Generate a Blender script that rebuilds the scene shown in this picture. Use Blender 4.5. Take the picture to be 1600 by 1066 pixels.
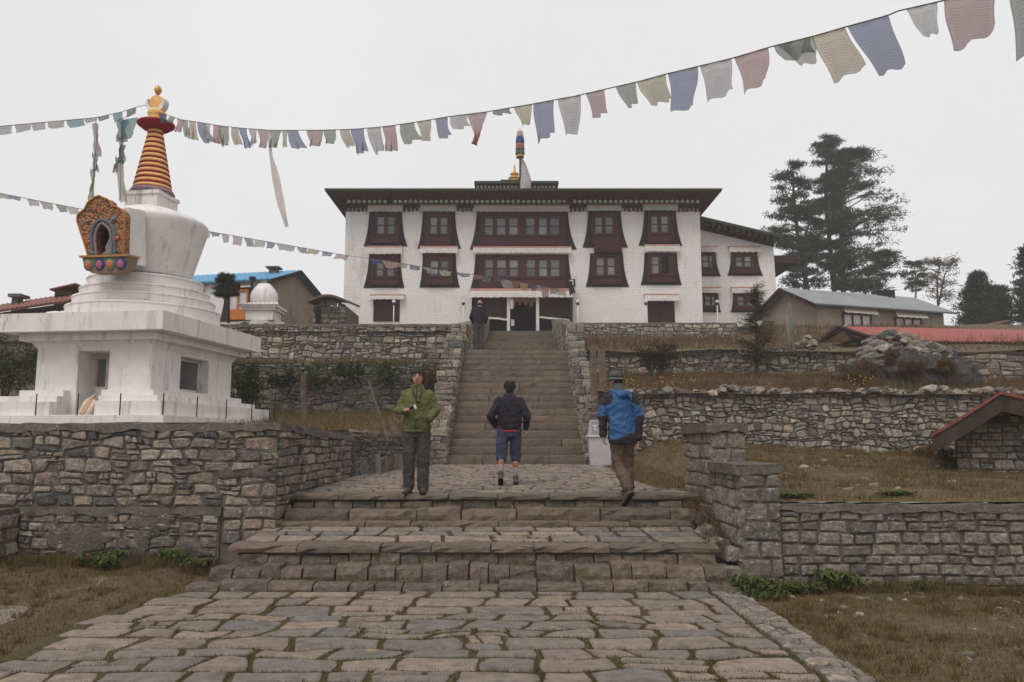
import bpy, bmesh, math, random
import numpy as np
from mathutils import Vector, Matrix, noise as mnoise

for _o in list(bpy.data.objects):
    bpy.data.objects.remove(_o)
SC = bpy.context.scene
COL = SC.collection
RNG = random.Random(7)
R = math.radians

# ------------------------------------------------------------------ camera
PITCH = R(7.16)
FPX = 1250.0
EYE = 1.65
cam_d = bpy.data.cameras.new('camera')
cam = bpy.data.objects.new('camera', cam_d)
COL.objects.link(cam)
cam.location = (0, 0, EYE)
cam.rotation_euler = (R(90) + PITCH, 0, 0)
cam_d.sensor_width = 36.0
cam_d.lens = FPX / 1600.0 * 36.0
cam_d.clip_start = 0.05
cam_d.clip_end = 2000
SC.camera = cam

# ------------------------------------------------------------------ overcast sky
SUN_EL, SUN_AZ = R(56), R(205)     # azimuth measured from +Y, clockwise: behind the camera, a little to the left
w = bpy.data.worlds.new('World')
SC.world = w
w.use_nodes = True
nt = w.node_tree
nt.nodes.clear()
wo = nt.nodes.new('ShaderNodeOutputWorld')
bg = nt.nodes.new('ShaderNodeBackground')
sky = nt.nodes.new('ShaderNodeTexSky')
sky.sky_type = 'NISHITA'
sky.sun_disc = False
sky.sun_elevation = SUN_EL
sky.sun_rotation = SUN_AZ
sky.dust_density = 4.0
sky.air_density = 1.0
bg.inputs[1].default_value = 0.1
# the cloud deck hides nearly all of the clear sky above it
mixc = nt.nodes.new('ShaderNodeMix')
mixc.data_type = 'RGBA'
mixc.inputs['Factor'].default_value = 0.94
mixc.inputs[7].default_value = (8.1, 8.0, 8.03, 1)
nt.links.new(sky.outputs[0], mixc.inputs[6])
# faint unevenness of the cloud layer
tcw = nt.nodes.new('ShaderNodeTexCoord')
cn = nt.nodes.new('ShaderNodeTexNoise')
cn.inputs['Scale'].default_value = 2.2
cn.inputs['Detail'].default_value = 4.0
nt.links.new(tcw.outputs['Generated'], cn.inputs['Vector'])
cm = nt.nodes.new('ShaderNodeMix')
cm.data_type = 'RGBA'
cm.inputs[6].default_value = (7.2, 7.08, 7.1, 1)
cm.inputs[7].default_value = (8.4, 8.3, 8.32, 1)
nt.links.new(cn.outputs[0], cm.inputs[0])
nt.links.new(cm.outputs[2], mixc.inputs[7])
nt.links.new(mixc.outputs[2], bg.inputs[0])
nt.links.new(bg.outputs[0], wo.inputs[0])

sun_d = bpy.data.lights.new('sun', 'SUN')
sun_d.energy = 1.5
sun_d.angle = R(34)
sun_d.color = (1.0, 0.975, 0.94)
sun = bpy.data.objects.new('sun', sun_d)
COL.objects.link(sun)
_d = Vector((math.sin(SUN_AZ) * math.cos(SUN_EL), math.cos(SUN_AZ) * math.cos(SUN_EL), math.sin(SUN_EL)))
sun.rotation_euler = _d.to_track_quat('Z', 'Y').to_euler()
sun.location = (0, -20, 40)

SC.view_settings.view_transform = 'Standard'
SC.view_settings.look = 'None'
SC.view_settings.exposure = 0.18
SC.view_settings.gamma = 1.0
SC.view_settings.use_curve_mapping = False
SC.cycles.max_bounces = 6
SC.cycles.diffuse_bounces = 3
SC.cycles.transparent_max_bounces = 12
SC.cycles.volume_bounces = 1


# ------------------------------------------------------------------ helpers
def tpx(py):
    """tangent of the elevation seen at picture row py"""
    return math.tan(math.atan((533.0 - py) / FPX) + PITCH)


def at(px, py, Y):
    """the place at distance Y (metres ahead) that is seen at picture point px, py"""
    t = tpx(py)
    D = Y * (math.cos(PITCH) + t * math.sin(PITCH))
    return Vector(((px - 800.0) / FPX * D, Y, EYE + t * Y))


def pxsize(p):
    return FPX / max(1.0, p.y)


WL = {}


def link(o, parent=None, loc=(0, 0, 0)):
    COL.objects.link(o)
    loc = Vector(loc)
    WL[o.name] = loc
    if parent is None:
        o.location = loc
    else:
        o.parent = parent
        o.location = loc - WL[parent.name]
    return o


def thing(name, label, cat, loc=(0, 0, 0), group=None):
    o = bpy.data.objects.new(name, None)
    o.empty_display_size = 0.2
    link(o, None, loc)
    o['kind'] = 'thing'
    return tag(o, label, cat, group)


def tag(o, label, cat, group=None):
    o['label'] = label
    o['category'] = cat
    if group:
        o['group'] = group
    return o


def struct(o):
    o['kind'] = 'structure'
    return o


def stuff(o):
    o['kind'] = 'stuff'
    return o


def mesh_obj(name, V, F, mat, parent=None, smooth=False):
    V = np.asarray(V, dtype=np.float64).reshape(-1, 3)
    lo, hi = V.min(0), V.max(0)
    c = np.array([(lo[0] + hi[0]) / 2, (lo[1] + hi[1]) / 2, lo[2]])
    me = bpy.data.meshes.new(name)
    me.from_pydata((V - c).tolist(), [], F)
    mats = mat if isinstance(mat, (list, tuple)) else [mat]
    for m in mats:
        me.materials.append(m)
    if smooth:
        me.polygons.foreach_set('use_smooth', [True] * len(me.polygons))
    o = bpy.data.objects.new(name, me)
    return link(o, parent, c)


def np_mesh(name, V, T, mat, parent=None, smooth=False):
    """V (n,3), T (m,3) triangles, quick path for big meshes"""
    V = np.asarray(V, dtype=np.float64)
    T = np.asarray(T, dtype=np.int32)
    lo, hi = V.min(0), V.max(0)
    c = np.array([(lo[0] + hi[0]) / 2, (lo[1] + hi[1]) / 2, lo[2]])
    me = bpy.data.meshes.new(name)
    me.vertices.add(len(V))
    me.vertices.foreach_set('co', (V - c).astype(np.float32).ravel())
    k = T.shape[1]
    me.loops.add(T.size)
    me.loops.foreach_set('vertex_index', T.ravel())
    me.polygons.add(len(T))
    me.polygons.foreach_set('loop_start', np.arange(0, T.size, k, dtype=np.int32))
    me.polygons.foreach_set('loop_total', np.full(len(T), k, dtype=np.int32))
    if smooth:
        me.polygons.foreach_set('use_smooth', np.ones(len(T), dtype=bool))
    me.update(calc_edges=True)
    me.materials.append(mat)
    o = bpy.data.objects.new(name, me)
    return link(o, parent, c)


class Frame:
    def __init__(s, O, U, V, Nn):
        s.O, s.U, s.V, s.N = Vector(O), Vector(U).normalized(), Vector(V).normalized(), Vector(Nn).normalized()

    def p(s, u, v, n=0.0):
        return s.O + s.U * u + s.V * v + s.N * n


def front(Y):
    """plane that faces the camera at distance Y: u is world x, v is world z"""
    return Frame((0, Y, 0), (1, 0, 0), (0, 0, 1), (0, -1, 0))


class MB:
    def __init__(s):
        s.v, s.f = [], []

    def add(s, V, F):
        b = len(s.v)
        s.v += [tuple(p) for p in V]
        s.f += [tuple(b + i for i in f) for f in F]
        return s

    def box(s, x0, x1, y0, y1, z0, z1):
        V = [(x, y, z) for z in (z0, z1) for y in (y0, y1) for x in (x0, x1)]
        return s.add(V, [(0, 2, 3, 1), (4, 5, 7, 6), (0, 1, 5, 4), (2, 6, 7, 3), (0, 4, 6, 2), (1, 3, 7, 5)])

    def fbox(s, fr, u0, u1, v0, v1, n0, n1):
        V = [fr.p(u, v, n) for n in (n0, n1) for v in (v0, v1) for u in (u0, u1)]
        return s.add(V, [(0, 2, 3, 1), (4, 5, 7, 6), (0, 1, 5, 4), (2, 6, 7, 3), (0, 4, 6, 2), (1, 3, 7, 5)])

    def prism(s, fr, poly, n0, n1):
        k = len(poly)
        V = [fr.p(u, v, n0) for u, v in poly] + [fr.p(u, v, n1) for u, v in poly]
        F = [tuple(range(k - 1, -1, -1)), tuple(range(k, 2 * k))]
        F += [(i, (i + 1) % k, k + (i + 1) % k, k + i) for i in range(k)]
        return s.add(V, F)

    def tube(s, path, rad, seg=8, cap=True):
        path = [Vector(p) for p in path]
        if not isinstance(rad, (list, tuple)):
            rad = [rad] * len(path)
        V, F = [], []
        up = Vector((0.31, 0.17, 0.93))
        for i, p in enumerate(path):
            d = (path[min(i + 1, len(path) - 1)] - path[max(i - 1, 0)])
            d = d.normalized() if d.length > 1e-9 else Vector((0, 0, 1))
            a = d.cross(up)
            if a.length < 1e-3:
                a = d.cross(Vector((1, 0, 0)))
            a.normalize()
            b = d.cross(a)
            for k in range(seg):
                an = 2 * math.pi * k / seg
                V.append(p + (a * math.cos(an) + b * math.sin(an)) * rad[i])
        for i in range(len(path) - 1):
            for k in range(seg):
                k2 = (k + 1) % seg
                F.append((i * seg + k, i * seg + k2, (i + 1) * seg + k2, (i + 1) * seg + k))
        if cap:
            F.append(tuple(range(seg - 1, -1, -1)))
            F.append(tuple((len(path) - 1) * seg + k for k in range(seg)))
        return s.add(V, F)

    def lathe(s, prof, c, seg=32, sx=1.0, sy=1.0):
        """prof: (r, z) from bottom to top, round the vertical through c"""
        V, F = [], []
        for r, z in prof:
            for k in range(seg):
                a = 2 * math.pi * k / seg
                V.append((c[0] + r * sx * math.cos(a), c[1] + r * sy * math.sin(a), z))
        for i in range(len(prof) - 1):
            for k in range(seg):
                k2 = (k + 1) % seg
                F.append((i * seg + k, i * seg + k2, (i + 1) * seg + k2, (i + 1) * seg + k))
        F.append(tuple(range(seg - 1, -1, -1)))
        F.append(tuple((len(prof) - 1) * seg + k for k in range(seg)))
        return s.add(V, F)

    def ball(s, c, r, seg=12, rings=8):
        rx, ry, rz = r if isinstance(r, (list, tuple)) else (r, r, r)
        V, F = [], []
        for i in range(1, rings):
            th = math.pi * i / rings
            for k in range(seg):
                a = 2 * math.pi * k / seg
                V.append((c[0] + rx * math.sin(th) * math.cos(a), c[1] + ry * math.sin(th) * math.sin(a), c[2] - rz * math.cos(th)))
        n = len(V)
        V += [(c[0], c[1], c[2] - rz), (c[0], c[1], c[2] + rz)]
        for i in range(rings - 2):
            for k in range(seg):
                k2 = (k + 1) % seg
                F.append((i * seg + k, i * seg + k2, (i + 1) * seg + k2, (i + 1) * seg + k))
        for k in range(seg):
            k2 = (k + 1) % seg
            F.append((n, k2, k))
            F.append((n + 1, (rings - 2) * seg + k, (rings - 2) * seg + k2))
        return s.add(V, F)

    def build(s, name, mat, parent=None, smooth=False):
        return mesh_obj(name, s.v, s.f, mat, parent, smooth)


# ------------------------------------------------------------------ materials
def lin(r, g, b):
    """sRGB 0-255 to linear rgba"""
    f = lambda c: (c / 255 / 12.92) if c / 255 <= 0.04045 else ((c / 255 + 0.055) / 1.055) ** 2.4
    return (f(r), f(g), f(b), 1.0)


def newmat(name):
    m = bpy.data.materials.new(name)
    m.use_nodes = True
    nt = m.node_tree
    nt.nodes.clear()
    out = nt.nodes.new('ShaderNodeOutputMaterial')
    b = nt.nodes.new('ShaderNodeBsdfPrincipled')
    nt.links.new(b.outputs[0], out.inputs[0])
    return m, nt, b, out


def nz(nt, scale, detail=4.0, rough=0.6, vec=None, stretch=None):
    if vec is None:
        g = nt.nodes.new('ShaderNodeNewGeometry')
        vec = g.outputs['Position']
    if stretch:
        mp = nt.nodes.new('ShaderNodeMapping')
        mp.inputs['Scale'].default_value = stretch
        nt.links.new(vec, mp.inputs['Vector'])
        vec = mp.outputs[0]
    n = nt.nodes.new('ShaderNodeTexNoise')
    n.inputs['Scale'].default_value = scale
    n.inputs['Detail'].default_value = detail
    n.inputs['Roughness'].default_value = rough
    nt.links.new(vec, n.inputs['Vector'])
    return n


def mrange(nt, sock, a, b, c=0.0, d=1.0):
    n = nt.nodes.new('ShaderNodeMapRange')
    n.inputs[1].default_value, n.inputs[2].default_value = a, b
    n.inputs[3].default_value, n.inputs[4].default_value = c, d
    nt.links.new(sock, n.inputs[0])
    return n.outputs[0]


def mathn(nt, op, a, b):
    n = nt.nodes.new('ShaderNodeMath')
    n.operation = op
    for i, s in enumerate((a, b)):
        if s is None:
            continue
        if isinstance(s, (int, float)):
            n.inputs[i].default_value = s
        else:
            nt.links.new(s, n.inputs[i])
    return n.outputs[0]


def mixcol(nt, fac, a, b, blend='MIX'):
    n = nt.nodes.new('ShaderNodeMix')
    n.data_type = 'RGBA'
    n.blend_type = blend
    if isinstance(fac, (int, float)):
        n.inputs[0].default_value = fac
    else:
        nt.links.new(fac, n.inputs[0])
    for i, s in ((6, a), (7, b)):
        if isinstance(s, tuple):
            n.inputs[i].default_value = s
        else:
            nt.links.new(s, n.inputs[i])
    return n.outputs[2]


def surf(name, pal, rand=False, pscale=1.5, mott=0.35, mscale=9.0, rough=0.9, bump=0.5, bscale=30.0, bdist=0.02,
         over=(), spec=0.25, metal=0.0, transl=0.0, brick=None):
    """general worn surface. pal: list of linear colours picked per piece (rand) or by a slow noise;
    over: patches (colour, noise scale, low, high, stretch or None)"""
    m, nt, b, out = newmat(name)
    if rand:
        oi = nt.nodes.new('ShaderNodeObjectInfo')
        g = nt.nodes.new('ShaderNodeNewGeometry')
        f = mathn(nt, 'FRACT', mathn(nt, 'ADD', mathn(nt, 'MULTIPLY', oi.outputs['Random'], 7.31), g.outputs['Random Per Island']), None)
    else:
        f = mrange(nt, nz(nt, pscale, 3).outputs[0], 0.3, 0.7)
    if len(pal) > 1:
        cr = nt.nodes.new('ShaderNodeValToRGB')
        el = cr.color_ramp.elements
        el[0].position, el[0].color = 0.0, pal[0]
        el[1].position, el[1].color = 1.0, pal[-1]
        for i, c in enumerate(pal[1:-1]):
            e = el.new((i + 1) / (len(pal) - 1))
            e.color = c
        nt.links.new(f, cr.inputs[0])
        col = cr.outputs[0]
    else:
        rgb = nt.nodes.new('ShaderNodeRGB')
        rgb.outputs[0].default_value = pal[0]
        col = rgb.outputs[0]
    if mott:
        k = mrange(nt, nz(nt, mscale, 6, 0.65).outputs[0], 0.28, 0.72, 1 - mott, 1 + mott * 0.6)
        cb = nt.nodes.new('ShaderNodeCombineColor')
        for i in range(3):
            nt.links.new(k, cb.inputs[i])
        col = mixcol(nt, 1.0, col, cb.outputs[0], 'MULTIPLY')
    for c, sc, lo, hi, st in over:
        fac = mrange(nt, nz(nt, sc, 5, 0.62, stretch=st).outputs[0], lo, hi)
        col = mixcol(nt, fac, col, c)
    nt.links.new(col, b.inputs['Base Color'])
    b.inputs['Roughness'].default_value = rough
    b.inputs['Specular IOR Level'].default_value = spec
    b.inputs['Metallic'].default_value = metal
    if bump:
        bn = nt.nodes.new('ShaderNodeBump')
        bn.inputs['Strength'].default_value = bump
        bn.inputs['Distance'].default_value = bdist
        h = nz(nt, bscale, 6, 0.68).outputs[0]
        if brick:
            g = nt.nodes.new('ShaderNodeNewGeometry')
            mp = nt.nodes.new('ShaderNodeMapping')
            mp.inputs['Rotation'].default_value = (R(90), 0, 0)
            nt.links.new(g.outputs['Position'], mp.inputs[0])
            bt = nt.nodes.new('ShaderNodeTexBrick')
            bt.inputs['Scale'].default_value = brick
            bt.inputs['Mortar Size'].default_value = 0.03
            bt.inputs['Mortar Smooth'].default_value = 0.6
            nt.links.new(mp.outputs[0], bt.inputs['Vector'])
            h = mathn(nt, 'SUBTRACT', h, mathn(nt, 'MULTIPLY', bt.outputs['Fac'], 0.10))
        nt.links.new(h, bn.inputs['Height'])
        nt.links.new(bn.outputs[0], b.inputs['Normal'])
    if transl:
        tr = nt.nodes.new('ShaderNodeBsdfTranslucent')
        nt.links.new(col, tr.inputs[0])
        mx = nt.nodes.new('ShaderNodeMixShader')
        mx.inputs[0].default_value = transl
        nt.links.new(b.outputs[0], mx.inputs[1])
        nt.links.new(tr.outputs[0], mx.inputs[2])
        nt.links.new(mx.outputs[0], out.inputs[0])
    return m


G3 = lambda v, t=1.0: (v * t, v, v / t, 1.0)
LICHEN = (lin(178, 172, 158), 17.0, 0.585, 0.70, None)
MOSS = (lin(72, 74, 36), 3.0, 0.60, 0.74, None)
M = {}
M['stone_grey'] = surf('granite_stones', [lin(112, 105, 98), lin(152, 141, 127), lin(100, 96, 93), lin(174, 161, 144), lin(134, 126, 117), lin(88, 86, 86), lin(164, 151, 135), lin(146, 130, 113), lin(120, 112, 104)],
                       rand=True, mott=0.55, mscale=15, bump=1.0, bscale=17, bdist=0.05, over=[LICHEN, (lin(58, 54, 50), 5.0, 0.58, 0.75, None)])
M['stone_dark'] = surf('dark_slate_stones', [lin(100, 96, 92), lin(122, 113, 104), lin(86, 84, 84), lin(146, 133, 118), lin(108, 100, 92), lin(78, 77, 77)],
                       rand=True, mott=0.5, mscale=14, bump=1.0, bscale=17, bdist=0.05, over=[LICHEN, (lin(50, 48, 46), 4.0, 0.56, 0.75, None)])
M['stone_pale'] = surf('pale_rubble_stones', [lin(164, 155, 143), lin(124, 117, 110), lin(180, 170, 155), lin(94, 90, 88), lin(154, 141, 125), lin(140, 134, 127), lin(106, 101, 96), lin(170, 154, 134), lin(130, 121, 112)],
                       rand=True, mott=0.46, mscale=12, bump=1.0, bscale=14, bdist=0.05, over=[LICHEN])
M['stone_block'] = surf('dressed_granite_blocks', [lin(130, 122, 113), lin(148, 138, 125), lin(120, 113, 106), lin(138, 128, 117), lin(108, 103, 98), lin(158, 144, 128)],
                        rand=True, mott=0.52, mscale=17, bump=1.0, bscale=19, bdist=0.04, over=[LICHEN, (lin(62, 58, 54), 6.0, 0.57, 0.72, None)])
M['paving'] = surf('flagstones', [lin(124, 113, 103), lin(134, 121, 109), lin(116, 108, 101), lin(144, 128, 113), lin(128, 115, 104), lin(110, 105, 101), lin(138, 120, 106)],
                   rand=True, mott=0.40, mscale=9, bump=0.9, bscale=15, bdist=0.03, rough=0.82,
                   over=[(lin(86, 78, 68), 2.6, 0.55, 0.75, None), (lin(172, 132, 78), 2.1, 0.675, 0.71, (1, 2.2, 1))])
M['step'] = surf('worn_step_stone', [lin(104, 91, 79), lin(114, 100, 86), lin(97, 86, 75), lin(108, 95, 83)],
                 rand=True, mott=0.36, mscale=14, bump=0.7, bscale=30, bdist=0.02, over=[(lin(66, 58, 50), 3.0, 0.55, 0.75, None)])
M['step_block'] = surf('brown_step_blocks', [lin(104, 93, 82), lin(120, 106, 92), lin(96, 87, 78), lin(112, 100, 88)], rand=True, mott=0.5, mscale=14, bump=1.0, bscale=17, bdist=0.04,
                       over=[(lin(150, 142, 128), 17.0, 0.62, 0.72, None), (lin(78, 74, 44), 4.0, 0.56, 0.7, None)])
M['mortar'] = surf('earth_mortar', [lin(94, 87, 80), lin(110, 102, 93)], pscale=3, mott=0.4, bump=0.8, bscale=40, bdist=0.02)
M['cement'] = surf('cement_render', [lin(96, 90, 84), lin(112, 104, 96)], pscale=2, mott=0.45, mscale=20, bump=1.0, bscale=28, bdist=0.03, over=[(lin(64, 60, 56), 5, 0.52, 0.7, None), (lin(150, 144, 134), 12, 0.62, 0.72, None)])
M['moss_soil'] = surf('mossy_joint_soil', [lin(86, 77, 50), lin(76, 70, 42), lin(98, 86, 62)], pscale=3, mott=0.4, mscale=26, bump=0.9, bscale=50)
M['whitewash'] = surf('chorten_whitewash', [lin(214, 208, 205), lin(224, 219, 216)], pscale=1.2, mott=0.07, mscale=5, bump=0.35, bscale=26, rough=0.85,
                      over=[(lin(158, 152, 144), 4.0, 0.54, 0.80, (1, 1, 0.14)), (lin(112, 110, 100), 11.0, 0.60, 0.80, (1, 1, 0.16))])
M['limewash'] = surf('monastery_limewash', [lin(222, 216, 212), lin(232, 227, 224)], pscale=0.6, mott=0.10, mscale=6, bump=0.9, bscale=12, bdist=0.05, rough=0.9, brick=1.6,
                     over=[(lin(176, 160, 144), 1.4, 0.58, 0.80, (1, 1, 0.3)), (lin(150, 134, 122), 6.0, 0.66, 0.76, None), (lin(196, 188, 182), 14.0, 0.5, 0.7, (1, 1, 2.5))])
M['soil'] = surf('bare_soil', [lin(78, 66, 50), lin(98, 84, 64), lin(84, 76, 50)], pscale=1.1, mott=0.35, mscale=16, bump=0.8, bscale=45)
M['lawn'] = surf('dry_turf_soil', [lin(86, 68, 48), lin(104, 84, 62), lin(82, 72, 44), lin(114, 94, 72)], pscale=0.9, mott=0.5, mscale=16, bump=0.9, bscale=45,
                 over=[(lin(138, 128, 116), 0.9, 0.66, 0.76, None)])
M['hill'] = surf('hill_turf', [lin(70, 66, 40), lin(92, 80, 52)], pscale=0.2, mott=0.3, mscale=3, bump=0.5, bscale=12)
M['maroon'] = surf('maroon_paint', [lin(58, 27, 27), lin(68, 33, 31)], pscale=2, mott=0.2, mscale=8, bump=0.2, bscale=25, rough=0.65)
M['maroon_dark'] = surf('dark_maroon_wood', [lin(44, 23, 22), lin(52, 28, 26)], pscale=2, mott=0.2, mscale=8, bump=0.2, bscale=25, rough=0.7)
M['black_trim'] = surf('black_window_surround', [lin(38, 34, 34), lin(46, 41, 40)], pscale=2, mott=0.2, bump=0.3, bscale=20, rough=0.85)
M['glass'] = surf('window_glass', [lin(64, 64, 66), lin(104, 106, 106), lin(84, 84, 84), lin(126, 124, 120), lin(92, 94, 96)], rand=True, mott=0.25, mscale=2, bump=0.0, rough=0.12, spec=0.6)
M['valance'] = surf('pleated_white_cotton', [lin(232, 228, 224), lin(214, 208, 200)], pscale=3, mott=0.12, mscale=6, bump=0.2, bscale=40, transl=0.35)
M['valance_red'] = surf('faded_red_band', [lin(186, 132, 116), lin(192, 152, 134)], pscale=3, mott=0.2, bump=0.2, bscale=40)
M['roof_green'] = surf('green_roof_edge', [lin(42, 52, 38), lin(54, 62, 48)], pscale=2, mott=0.2, bump=0.1, rough=0.6)
M['gold'] = surf('gilded_copper', [lin(206, 158, 78), lin(180, 130, 60)], pscale=4, mott=0.2, bump=0.1, rough=0.4, metal=0.5, spec=0.5)
M['white_paint'] = surf('white_paint', [lin(206, 202, 198)], mott=0.1, bump=0.1, rough=0.6)
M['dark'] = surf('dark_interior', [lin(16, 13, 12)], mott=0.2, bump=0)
M['wood'] = surf('weathered_wood', [lin(92, 78, 66), lin(110, 94, 80)], pscale=4, mott=0.35, mscale=10, bump=0.8, bscale=20, over=[(lin(56, 48, 42), 6, 0.55, 0.7, (6, 6, 0.6))])
M['bark'] = surf('bark', [lin(58, 50, 44), lin(74, 64, 56)], pscale=3, mott=0.4, bump=1.0, bscale=18)
M['metal_dark'] = surf('dark_metal', [lin(46, 44, 44)], mott=0.2, bump=0.1, rough=0.5, metal=0.6)
M['rust'] = surf('rusty_iron', [lin(88, 48, 38), lin(70, 40, 34)], mott=0.3, bump=0.3)


# ------------------------------------------------------------------ stone work
def inside(p, poly):
    c = False
    j = len(poly) - 1
    for i in range(len(poly)):
        if (poly[i][1] > p[1]) != (poly[j][1] > p[1]) and p[0] < (poly[j][0] - poly[i][0]) * (p[1] - poly[i][1]) / (poly[j][1] - poly[i][1]) + poly[i][0]:
            c = not c
        j = i
    return c


def coursed(u0, u1, v0, v1, rows, wid, rng, wig=0.02, split=0.15, tilt=0.03, edge=0.0):
    """irregular courses of stones between u0..u1 and v0..v1 -> list of 8-point outlines"""
    out = []
    hs = []
    v = v0
    while v < v1 - rows[0] * 0.5:
        h = rng.uniform(*rows)
        hs.append(h)
        v += h
    k = (v1 - v0) / sum(hs)
    seed = rng.uniform(0, 100)
    bnd = [v0]
    for h in hs:
        bnd.append(bnd[-1] + h * k)

    def b(i, u):
        if i == 0:
            return v0
        if i == len(bnd) - 1:
            return v1 + edge * mnoise.noise((u * 2.1, seed, 3.3))
        return bnd[i] + wig * 1.6 * mnoise.noise((u * 1.7, i * 5.7 + seed, 0.0))
    for r in range(len(hs)):
        u = u0 - rng.uniform(0, wid[0]) * (0 if r % 2 else 1)
        u = u0
        first = True
        tl = 0.0
        while u < u1 - 1e-4:
            wd = rng.uniform(*wid) * (0.6 + 0.5 * hs[r] / rows[1])
            if first:
                wd *= rng.uniform(0.5, 1.1)
                first = False
            if u + wd > u1 - wid[0] * 0.5:
                wd = u1 - u
            tr = 0.0 if u + wd >= u1 - 1e-4 else rng.uniform(-tilt, tilt)
            a0, a1 = u, u + wd

            def cell(lo, hi, q0, q1):
                c0, c1 = q0, q1
                m = (c0 + c1) / 2
                return [(c0 - tl * 0.5, lo(c0)), (m, lo(m)), (c1 - tr * 0.5, lo(c1)), (c1, (lo(c1) + hi(c1)) / 2),
                        (c1 + tr * 0.5, hi(c1)), (m, hi(m)), (c0 + tl * 0.5, hi(c0)), (c0, (lo(c0) + hi(c0)) / 2)]
            lo = lambda x, r=r: b(r, x)
            hi = lambda x, r=r: b(r + 1, x)
            if rng.random() < split and hs[r] > rows[0] * 1.05:
                f = rng.uniform(0.35, 0.65)
                mid = lambda x, f=f, r=r: b(r, x) * (1 - f) + b(r + 1, x) * f
                out.append(cell(lo, mid, a0, a1))
                if rng.random() < 0.5:
                    c = a0 + wd * rng.uniform(0.35, 0.65)
                    out.append(cell(mid, hi, a0, c))
                    out.append(cell(mid, hi, c, a1))
                else:
                    out.append(cell(mid, hi, a0, a1))
            else:
                out.append(cell(lo, hi, a0, a1))
            u += wd
            tl = tr
    return out


def voro(u0, u1, v0, v1, su, sv, rng, jit=0.42):
    """random rubble: voronoi cells of a jittered, staggered grid (su x sv metres)"""
    nu, nv = max(1, int(round((u1 - u0) / su))), max(1, int(round((v1 - v0) / sv)))
    pts = {}
    for j in range(-1, nv + 1):
        for i in range(-1, nu + 1):
            pts[(i, j)] = ((i + 0.5 + 0.5 * (j % 2) - 0.25 + rng.uniform(-jit, jit)), (j + 0.5 + rng.uniform(-jit, jit) * 0.8))
    out = []
    for j in range(nv):
        for i in range(nu):
            px, py = pts[(i, j)]
            poly = [(px - 1.3, py - 1.3), (px + 1.3, py - 1.3), (px + 1.3, py + 1.3), (px - 1.3, py + 1.3)]
            for dj in (-2, -1, 0, 1, 2):
                for di in (-2, -1, 0, 1, 2):
                    q = pts.get((i + di, j + dj))
                    if q is None or (di == 0 and dj == 0):
                        continue
                    mx, my = (px + q[0]) / 2, (py + q[1]) / 2
                    nx, ny = q[0] - px, q[1] - py
                    new = []
                    for k in range(len(poly)):
                        A, B = poly[k], poly[(k + 1) % len(poly)]
                        da = (A[0] - mx) * nx + (A[1] - my) * ny
                        db = (B[0] - mx) * nx + (B[1] - my) * ny
                        if da <= 0:
                            new.append(A)
                        if (da < 0) != (db < 0) and abs(da - db) > 1e-9:
                            t = da / (da - db)
                            new.append((A[0] + (B[0] - A[0]) * t, A[1] + (B[1] - A[1]) * t))
                    poly = new
                    if len(poly) < 3:
                        break
                if len(poly) < 3:
                    break
            if len(poly) >= 3:
                out.append([(min(max(u0 + x / nu * (u1 - u0), u0), u1), min(max(v0 + y / nv * (v1 - v0), v0), v1)) for x, y in poly])
    return out


def clampv(polys, top=None, bot=None, minh=0.04):
    out = []
    for p in polys:
        q = []
        for u, v in p:
            if top:
                v = min(v, top(u))
            if bot:
                v = max(v, bot(u))
            q.append((u, v))
        A = 0
        for i in range(len(q)):
            a, b = q[i], q[(i + 1) % len(q)]
            A += a[0] * b[1] - a[1] * b[0]
        vs = [x[1] for x in q]
        us = [x[0] for x in q]
        if abs(A) / 2 > minh * minh and max(vs) - min(vs) > minh * 0.8 and max(us) - min(us) > minh * 0.8:
            q2 = [q[0]]
            for x in q[1:]:
                if abs(x[0] - q2[-1][0]) + abs(x[1] - q2[-1][1]) > 1e-3:
                    q2.append(x)
            if len(q2) >= 3:
                out.append(q2)
    return out


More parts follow.
